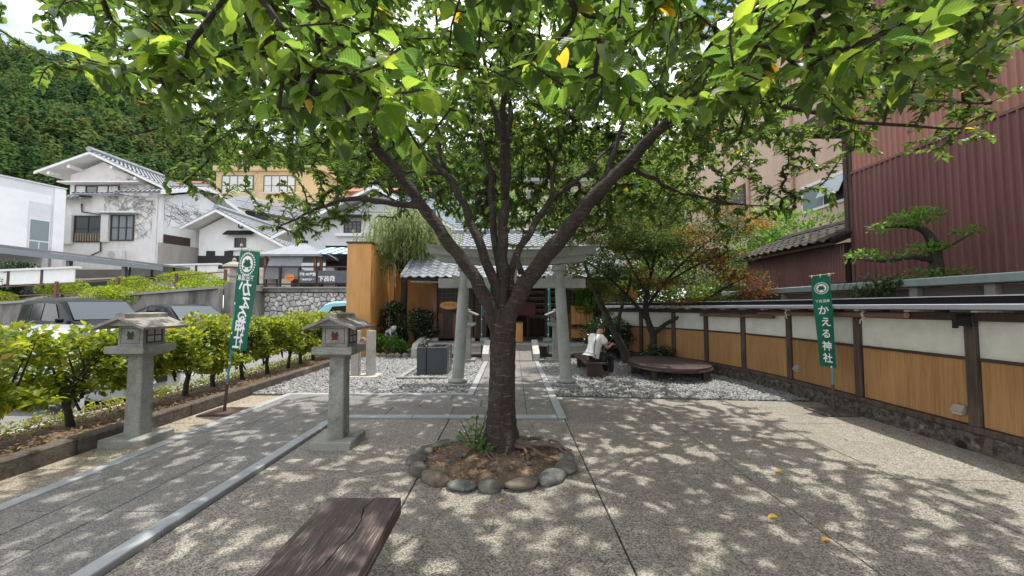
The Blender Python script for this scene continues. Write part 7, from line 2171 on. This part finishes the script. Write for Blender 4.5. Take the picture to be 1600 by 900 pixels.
# ------------------------------------------------------------------ maple and shrubs at the right back
mp = thing('maple_tree', 'fine leaved maple in green and rusty orange, on the gravel before the white panel wall', 'tree', (3.8, 10.7, 0))
ML = [[(3.80, 10.7, -.05, .15), (3.82, 10.7, .3, .12), (3.86, 10.7, .75, .10), (3.72, 10.65, 1.15, .085), (3.62, 10.6, 1.6, .07), (3.7, 10.5, 2.3, .05), (3.9, 10.4, 3.2, .03), (4.0, 10.3, 4.0, .012)],
      [(3.86, 10.7, .85, .06), (4.15, 10.5, 1.15, .05), (4.6, 10.2, 1.45, .04), (5.2, 9.9, 1.95, .028), (5.9, 9.6, 2.4, .012)],
      [(3.70, 10.65, 1.2, .055), (3.2, 10.4, 1.75, .045), (2.7, 10.2, 2.2, .035), (2.0, 10.0, 2.7, .022), (1.4, 9.9, 3.0, .01)],
      [(3.62, 10.6, 1.55, .05), (4.0, 10.5, 2.1, .04), (4.6, 10.4, 2.8, .03), (5.3, 10.2, 3.4, .014)],
      [(3.66, 10.55, 1.9, .04), (3.3, 10.6, 2.6, .03), (2.9, 10.6, 3.4, .018), (2.6, 10.6, 4.0, .008)],
      [(3.75, 10.45, 2.5, .03), (3.4, 9.9, 2.8, .022), (3.0, 9.3, 3.0, .012)],
      [(4.1, 10.5, 2.2, .03), (4.6, 9.9, 2.6, .022), (5.2, 9.4, 2.9, .012)]]
NPm = []
for L_ in ML:
    sp_ = smooth_path(L_, 3)
    MB().tube([Vector(p[:3]) for p in sp_], [p[3] for p in sp_], 9, wob=.06).build('trunk' if L_ is ML[0] else 'limb', dark_bark, mp, smooth=True)
    NPm += [p[:3] for p in sp_[3:]]
NPm = np.array(NPm)
mb = [((1.9, 9.9, 2.75), (.8, .6, .22), 40), ((2.6, 10.3, 3.1), (.9, .7, .28), 50), ((3.3, 10.0, 3.3), (1.0, .8, .28), 60), ((4.1, 10.2, 3.0), (1.0, .8, .28), 60), ((4.9, 10.0, 2.7), (.9, .7, .25), 52), ((5.6, 9.7, 2.35), (.7, .6, .22), 40), ((3.0, 10.6, 2.45), (.9, .6, .20), 44), ((4.3, 10.6, 2.25), (.9, .6, .20), 44), ((5.0, 9.7, 1.75), (.75, .5, .15), 36), ((3.6, 10.3, 2.65), (1.1, .7, .25), 50), ((2.1, 10.3, 2.2), (.6, .5, .18), 24), ((3.4, 10.4, 3.9), (1.1, .8, .3), 50), ((4.6, 10.2, 3.6), (.9, .7, .3), 44), ((5.5, 9.9, 2.95), (.7, .6, .22), 34), ((2.8, 10.4, 1.85), (.5, .4, .15), 18), ((4.2, 10.0, 1.75), (.5, .4, .12), 14), ((5.9, 9.5, 1.95), (.5, .5, .12), 22), ((1.5, 10.0, 3.2), (.7, .6, .25), 44), ((2.2, 10.2, 3.6), (.9, .7, .3), 50), ((1.4, 9.8, 2.45), (.6, .5, .2), 34), ((2.6, 9.6, 2.5), (.8, .6, .2), 44), ((3.4, 9.7, 2.15), (.8, .5, .16), 34), ((4.0, 9.4, 3.2), (1.0, .7, .3), 56), ((5.2, 9.4, 3.4), (.8, .6, .28), 44), ((2.6, 10.3, 4.3), (1.0, .7, .3), 50), ((4.2, 10.3, 4.3), (1.0, .7, .3), 50), ((3.4, 10.2, 5.0), (1.2, .8, .4), 56), ((4.9, 10.0, 4.2), (1.0, .8, .4), 56), ((1.9, 10.2, 4.4), (1.0, .7, .4), 50), ((5.7, 9.7, 3.7), (.8, .7, .35), 46), ((2.6, 9.9, 5.1), (1.0, .8, .4), 44)]
AT = np.concatenate([np.array(c)[None] + unit(n_) * (nr.rand(n_, 1) ** .4) * np.array(r_)[None] for c, r_, n_ in mb])
bufm = list(map(tuple, NPm)); tw = MB(); ends = []
AT = AT[np.argsort(np.min(np.linalg.norm(AT[:, None] - NPm[None], axis=2), axis=1))]
for a in AT:
    B_ = np.array(bufm); i = int(np.argmin(np.linalg.norm(B_ - a, axis=1))); p = B_[i]
    mid = (p + a) / 2 + np.array([nr.normal() * .05, nr.normal() * .05, .06])
    q = [(1 - t_) ** 2 * p + 2 * t_ * (1 - t_) * mid + t_ ** 2 * a for t_ in (0, .33, .66, 1)]
    tw.tube([Vector(x) for x in q], [.012, .009, .006, .003], 4, False)
    bufm += [tuple(x) for x in q[1:]]; ends.append(a)
tw.build('twigs', dark_bark, mp, kind='stuff', recalc=False)
E_ = np.repeat(np.array(ends), 40, 0)
n = len(E_)
P = E_ + nr.normal(size=(n, 3)) * np.array([.17, .17, .055])
D = nr.normal(size=(n, 3)) * np.array([1, 1, .25]) + np.array([0, 0, -.25]); N = nr.normal(size=(n, 3)) * .28 + np.array([0, 0, 1])
# colour runs from green inside to rust at the outer right tips
hue = np.clip(.20 + .16 * (P[:, 0] - 3.8) / 2 - .10 * (P[:, 2] - 2.4) + nr.normal(size=n) * .20 + .24 * np.sin(P[:, 0] * 3.1 + P[:, 2] * 4), 0, 1)
V = np.array([(0, 0, 0), (-.16, .30, .02), (-.46, .42, .0), (-.14, .52, .03), (0, 1, -.1), (.14, .52, .03), (.46, .42, 0), (.16, .30, .02)], float)
F = np.array([(0, 1, 7), (1, 2, 3), (1, 3, 5), (1, 5, 7), (3, 4, 5), (5, 6, 7)])
leaf_object('foliage', P, D, N, nr.uniform(.05, .085, n), (V, F), maple_m, mp, hue)

def shrub(label, loc, blobs, n, size, mat, stems=4, cat='shrub', name='shrub', tmpl=None, group=None, **k):
    t = thing(name, label, cat, loc, group)
    m = MB()
    for i in range(stems):
        c = blobs[i % len(blobs)][0]
        b0 = Vector((loc[0] + rnd.uniform(-.08, .08), loc[1] + rnd.uniform(-.08, .08), loc[2] - .03))
        m.tube([b0, b0.lerp(Vector(c), .5) + Vector((rnd.uniform(-.05, .05), 0, .03)), Vector(c)], [.022, .016, .008], 6, False)
    m.build('stems', dark_bark, t, smooth=True)
    bush('foliage', blobs, n, size, mat, t, tmpl=tmpl or leaf_template('mid', .5, .08, .12), kind=None, **k)
    return t
def blobs_in(c, r_, n, s_):
    return [((c[0] + rnd.uniform(-1, 1) * r_[0], c[1] + rnd.uniform(-1, 1) * r_[1], c[2] + rnd.uniform(-1, 1) * r_[2]), (s_ * rnd.uniform(.8, 1.3), s_ * rnd.uniform(.8, 1.3), s_ * rnd.uniform(.6, 1.0)), 1) for _ in range(n)]
shrub('dark glossy camellia bush against the orange wall, left of the willow trunk', (-4.1, 13.3, 0), blobs_in((-4.05, 13.3, 1.05), (.32, .3, .6), 12, .30), 2600, .085, camellia_m)
shrub('dark glossy camellia bush between willow trunk and the shrine post', (-3.1, 13.4, 0), blobs_in((-3.1, 13.4, 1.0), (.32, .3, .6), 12, .30), 2600, .085, camellia_m)
shrub('low light green bush in front of the white frog statue', (-4.05, 12.75, 0), blobs_in((-4.05, 12.72, .42), (.35, .2, .20), 8, .24), 1500, .075, bright_m)
shrub('small green bush beside the stone parapet of the shrine', (-3.45, 12.7, 0), blobs_in((-3.45, 12.7, .30), (.2, .15, .12), 6, .18), 700, .07, bright_m)
shrub('dark shrub behind the seated person, under the maple', (2.75, 11.6, 0), blobs_in((2.75, 11.7, .75), (.45, .4, .5), 14, .32), 2800, .08, camellia_m)
shrub('small leafy shrub at the foot of the maple trunk', (3.75, 10.45, 0), blobs_in((3.75, 10.45, .35), (.4, .15, .2), 9, .18), 1000, .065, camellia_m)
shrub('bright leafy bush glimpsed between shrine and maple', (2.7, 13.0, 0), blobs_in((2.75, 12.95, 1.75), (.4, .25, .45), 10, .28), 1800, .09, bright_m)
shrub('clump of shrubs hiding the far end of the garden wall', (3.25, 11.9, 0), blobs_in((3.25, 11.7, .6), (.3, .2, .4), 8, .24), 1300, .075, camellia_m)
# dark leaning trunk beside the maple
lt = thing('leaning_tree', 'dark leaning tree trunk with sparse leaves behind the seated person', 'tree', (3.25, 10.95, 0))
sp_ = smooth_path([(3.25, 10.95, -.05, .13), (3.1, 10.95, .4, .11), (2.8, 10.9, 1.0, .095), (2.5, 10.85, 1.6, .08), (2.2, 10.8, 2.3, .055), (1.9, 10.7, 3.0, .03)], 3)
MB().tube([Vector(p[:3]) for p in sp_], [p[3] for p in sp_], 10, wob=.07).build('trunk', dark_bark, lt, smooth=True)
MB().tube([(2.9, 10.92, .85), (3.0, 10.8, 1.5), (3.25, 10.75, 2.2), (3.3, 10.7, 2.9)], [.06, .05, .035, .015], 8).build('limb', dark_bark, lt, smooth=True)
bush('foliage', blobs_in((2.2, 10.8, 2.9), (.6, .4, .4), 8, .3), 1400, .07, cherry_m, lt, kind=None)
# willow
wi = thing('willow_tree', 'pale weeping willow hanging over the orange board wall', 'tree', (-3.78, 13.6, 0))
sp_ = smooth_path([(-3.78, 13.6, -.05, .15), (-3.76, 13.6, .8, .125), (-3.78, 13.6, 1.6, .115), (-3.75, 13.6, 2.3, .11), (-3.85, 13.6, 2.8, .09), (-4.1, 13.6, 3.4, .06), (-4.3, 13.6, 4.1, .03)], 3)
MB().tube([Vector(p[:3]) for p in sp_], [p[3] for p in sp_], 12, wob=.06).build('trunk', dark_bark, wi, smooth=True)
br = []
for i, e in enumerate(((-4.7, 13.3, 4.3), (-3.2, 13.4, 4.6), (-2.5, 13.7, 4.1), (-5.0, 13.8, 4.1), (-3.8, 13.2, 4.9), (-3.5, 14.2, 4.5), (-4.6, 14.1, 4.6), (-2.7, 13.2, 4.7), (-2.3, 13.5, 4.2), (-3.2, 13.0, 4.9), (-4.3, 13.0, 4.7))):
    s0 = Vector((-3.8, 13.6, 2.5 + .09 * i)); e = Vector(e); md = s0.lerp(e, .55) + Vector((0, 0, .35))
    MB().tube([s0, s0.lerp(md, .5), md, e], [.05, .04, .03, .012], 7).build('limb', dark_bark, wi, smooth=True)
    br += [s0.lerp(md, .7), md, md.lerp(e, .5), e]
P = []; D = []; N = []; SZ = []; m = MB()
for i in range(820):
    b_ = rnd.choice(br) + Vector((rnd.gauss(0, .26), rnd.gauss(0, .24), rnd.gauss(0, .12)))
    L_ = rnd.uniform(.45, 1.5 if abs(b_.x + 3.75) > .5 else .9); sw_ = Vector((rnd.gauss(0, .25), rnd.gauss(0, .2), 0))
    pts = []
    for k in range(6):
        t_ = k / 5
        pts.append(b_ + sw_ * (t_ * (2 - t_)) * .8 + Vector((0, 0, .12 * math.sin(t_ * 1.5) - L_ * t_ ** 1.5)))
    m.tube(pts, .004, 3, False)
    for k in range(34):
        t_ = rnd.random() * 4.999; j = int(t_)
        q = pts[j].lerp(pts[j + 1], t_ - j); dd = (pts[j + 1] - pts[j]).normalized()
        P.append(q); D.append(dd + Vector((rnd.gauss(0, .5), rnd.gauss(0, .5), -.2))); N.append((rnd.gauss(0, 1), rnd.gauss(0, 1), .6)); SZ.append(rnd.uniform(.08, .14))
m.build('withes', pm('withe', (.16, .14, .07), (.12, .1, .05), 9, .8), wi, kind='stuff', recalc=False)
leaf_object('foliage', np.array([tuple(p) for p in P]), np.array([tuple(p) for p in D]), np.array(N), np.array(SZ), leaf_template('quad', .24, .02), willow_m, wi)
# pruned pad tree and creeper behind the rail wall
pt = thing('pruned_tree', 'small cloud pruned garden tree standing before the red brown corrugated wall', 'tree', (6.9, 6.35, 0))
sp_ = smooth_path([(6.95, 6.35, 0, .11), (6.92, 6.35, 1.0, .10), (6.90, 6.35, 1.9, .095), (6.93, 6.35, 2.35, .085), (6.90, 6.35, 2.6, .07), (6.75, 6.35, 2.85, .055), (6.5, 6.4, 2.93, .035), (6.2, 6.45, 2.92, .015)], 3)
MB().tube([Vector(p[:3]) for p in sp_], [p[3] for p in sp_], 10, wob=.1).build('trunk', dark_bark, pt, smooth=True)
for pts_, rs_ in (([(6.92, 6.35, 2.35), (6.6, 6.4, 2.42), (6.2, 6.5, 2.36), (5.85, 6.6, 2.40)], [.05, .04, .03, .01]), ([(6.9, 6.35, 2.5), (7.05, 6.2, 2.6), (7.25, 6.05, 2.78)], [.03, .02, .008]), ([(6.9, 6.35, 2.05), (7.05, 6.2, 2.1), (7.1, 6.1, 2.14)], [.025, .018, .008])):
    MB().tube(pts_, rs_, 7, wob=.08).build('limb', dark_bark, pt, smooth=True)
bush('foliage', [((6.5, 6.4, 3.0), (.40, .25, .12), 4), ((6.75, 6.35, 3.1), (.28, .25, .12), 3), ((6.15, 6.45, 2.90), (.22, .2, .08), 1.4), ((6.75, 6.3, 2.55), (.32, .25, .10), 3), ((5.95, 6.55, 2.45), (.32, .2, .09), 2), ((6.3, 6.45, 2.42), (.25, .2, .07), 1), ((7.2, 6.1, 2.78), (.22, .2, .08), 1.2), ((6.95, 6.2, 2.12), (.36, .25, .10), 2), ((6.7, 6.35, 2.10), (.3, .2, .1), 1.4)], 900, .078, bright_m, pt, up=.8, tmpl=leaf_template('mid', .45), kind=None, shell=.3)
iv = thing('creeper', 'leafy creeper hanging over the grey green cap of the rail wall', 'plant', (6.2, 6.7, 1.9))
m = MB()
for k in range(10):
    y0 = 6.2 + .13 * k
    m.tube([(6.5, y0, 2.0), (6.22, y0 + .03, 2.07), (6.17, y0 + .06, 1.85), (6.17, y0 + rnd.uniform(-.1, .1), 1.62)], .006, 4, False)
m.build('stems', dark_bark, iv)
bush('foliage', [((6.2, 6.6, 1.88), (.07, .35, .14), 3), ((6.18, 6.95, 1.82), (.07, .3, .12), 2), ((6.17, 6.35, 1.98), (.09, .16, .08), 1.4), ((6.6, 7.0, 2.12), (.16, .4, .08), 1.2)], 420, .065, pine_m, iv, tmpl=leaf_template('mid', .6), kind=None, shell=.3)
for i, (lb, loc, c, r_, n_, s_, mt) in enumerate((
   ('bright green tree growing behind the mossy tiled annex', (10.0, 14.5, 0), (10.0, 14.5, 3.9), (1.1, 1.0, 1.1), 3400, .16, bright_m),
   ('low green tree just behind the garden wall, under the maple branches', (5.2, 13.6, 0), (5.2, 13.6, 1.9), (1.3, .5, .9), 4200, .12, cherry_m),
   ('dark green tree filling the gap between maple and annex', (9.0, 16.5, 0), (8.6, 16.5, 2.7), (1.6, 1.0, 1.4), 4200, .17, cherry_m),
   ('green tree behind the shrine roof, right of the middle', (3.5, 20.5, 2.6), (3.5, 20.5, 5.6), (1.8, 1.0, 1.6), 4200, .2, cherry_m),
   ('tall green tree behind the shrine roof, left of the middle', (-1.5, 22.5, 2.6), (-1.6, 22.5, 6.2), (1.7, 1.0, 1.9), 4200, .2, bright_m),
   ('broad green tree beside the pink building, behind the maple', (8.0, 22.0, 2.6), (7.6, 22, 6.5), (2.4, 1.2, 2.0), 5200, .22, cherry_m))):
    shrub(lb, loc, blobs_in(c, r_, 16, .75 if i < 2 else 1.0), n_, s_, mt, stems=7, cat='tree', name='broadleaf_tree', group='trees behind the shrine and annex')
# azaleas and street planting
for i, (lb, x, yv, zc, rx, h) in enumerate((
   ('broad clipped azalea mound overhanging the concrete wall', -16.6, 16.2, 2.06, 1.05, .32), ('clipped azalea mound behind the railing, under the carport beam', -21.2, 18.4, 2.45, 1.2, .36),
   ('long low azalea behind the railing at the left edge', -23.4, 17.5, 1.95, 1.1, .28), ('clipped azalea below the left end of the white fence', -18.9, 19.4, 2.72, .95, .30),
   ('long clipped azalea below the right end of the white fence', -16.6, 20.0, 3.0, 1.5, .32), ('small brownish clipped azalea on the wall top', -15.3, 16.8, 2.22, .7, .20), ('small round azalea beside the old stone lantern', -13.85, 17.0, 2.42, .62, .28), ('small azalea behind the left banner top', -12.75, 17.0, 2.46, .42, .24))):
    z = tz(x, yv) - .1
    t = thing('azalea', lb, 'shrub', (x, yv, z), 'clipped azaleas along the sloping street')
    bush('foliage', [((x + u_ * .62 * rx, yv + rnd.uniform(-.1, .1), zc + h * (.25 - .35 * u_ * u_)), (rx * .40, .45, h), 1) for u_ in np.linspace(-1, 1, 7)], int(2300 * rx), .085, azalea_m if i != 5 else hedge_m, t, up=.9, kind=None, shell=.85)
    MB().tube([(x, yv, min(z, zc - .3)), (x, yv, zc)], .05, 6).build('stem', dark_bark, t)
shrub('loose dark green shrub at the left edge in front of the white fence', (-23.8, 18.6, tz(-23.8, 18.6)), blobs_in((-23.8, 18.5, 2.9), (.9, .4, .6), 12, .5), 2600, .13, camellia_m)

# ------------------------------------------------------------------ wooded hill
hx = np.linspace(-420, 300, 61); hy = np.linspace(60, 420, 31)
def hillz(x, yv):
    px = 610 * x / yv                                   # bearing from the town side: ridge falls to the right
    top = np.interp(px, [-1400, -1000, -800, -700, -640, -600, -540, -480, -380, -200, 0, 200, 420, 900], [520, 470, 428, 400, 380, 345, 320, 290, 252, 262, 275, 255, 250, 300])
    zr = 1.6 + top / 610 * 230
    s_ = np.clip((yv - 58) / 172, 0, 1)
    z = 8 + (zr - 14) * s_ ** 1.15
    z = np.where(yv > 230, (zr - 6) - (yv - 230) * .12, z)
    return z + 3.0 * np.sin(x * .05 + yv * .03) + 2.0 * np.sin(x * .11 - yv * .07)
vs = []; fs = []
for j, yv in enumerate(hy):
    for i, x in enumerate(hx):
        vs.append((x, yv, float(hillz(np.array(x), np.array(yv)))))
for j in range(len(hy) - 1):
    for i in range(len(hx) - 1):
        a = j * len(hx) + i
        fs.append((a, a + 1, a + len(hx) + 1, a + len(hx)))
struct(MB().add(vs, fs).build('hill', pm('hill_floor', (.02, .04, .015), (.012, .025, .01), .2, 1.0), smooth=True, recalc=False))
# conifer template: drooping sprays in whorls with ragged outline
def conifer(seed):
    q = np.random.RandomState(seed)
    P = []; D = []; N = []; SZ = []
    for k in range(210):
        h = q.rand() ** .8
        r_ = (1 - h) ** .75 * .23 + .012
        a = q.rand() * 6.283
        f = q.uniform(.55, 1.05)
        P.append((r_ * f * math.cos(a) * .6, r_ * f * math.sin(a) * .6, .12 + .86 * h))
        D.append((math.cos(a), math.sin(a), q.uniform(-.45, .25))); N.append((q.normal() * .4, q.normal() * .4, 1)); SZ.append(q.uniform(.07, .15) * (1.25 - .6 * h))
    return np.array(P), np.array(D), np.array(N), np.array(SZ)
tp = [conifer(s_) for s_ in range(5)]
PP = []; DD = []; NN = []; SS = []; RV = []
n_t = 0
yy_ = 62.0
while yy_ < 250:
    step = 3.6 + (yy_ - 60) * .010
    x0, x1 = -yy_ * 1.42, yy_ * (.62)
    for x in np.arange(x0, x1, step):
        xx = x + nr.uniform(-.45, .45) * step; y2 = yy_ + nr.uniform(-.4, .4) * step
        pxx = 610 * xx / y2
        if pxx > -330 and nr.rand() < .45: continue
        h = nr.uniform(8, 14); z = float(hillz(np.array(xx), np.array(y2)))
        Pt, Dt, Nt, St = tp[nr.randint(5)]
        wsc = h * nr.uniform(1.0, 1.5)
        k_ = np.arange(len(Pt)) if y2 < 110 else nr.choice(len(Pt), 150, replace=False)
        PP.append(np.stack([xx + Pt[k_, 0] * wsc, y2 + Pt[k_, 1] * wsc, z - 1.5 + Pt[k_, 2] * h], -1)); DD.append(Dt[k_]); NN.append(Nt[k_]); SS.append(St[k_] * wsc * (.74 if y2 < 110 else .86))
        base = np.clip(nr.rand() * .9 + .12 * math.sin(xx * .08) , 0, 1)
        RV.append(np.clip(base + nr.normal(size=len(k_)) * .08, 0, 1))
        n_t += 1
    yy_ += step * 1.05
print('conifers', n_t)
leaf_object('forest', np.concatenate(PP), np.concatenate(DD), np.concatenate(NN), np.concatenate(SS), leaf_template('quad', .75, .10, .3), conifer_m, None, np.concatenate(RV))
print('objects', len(bpy.data.objects), 'tris', sum(len(o.data.polygons) for o in bpy.data.objects if o.type == 'MESH'))
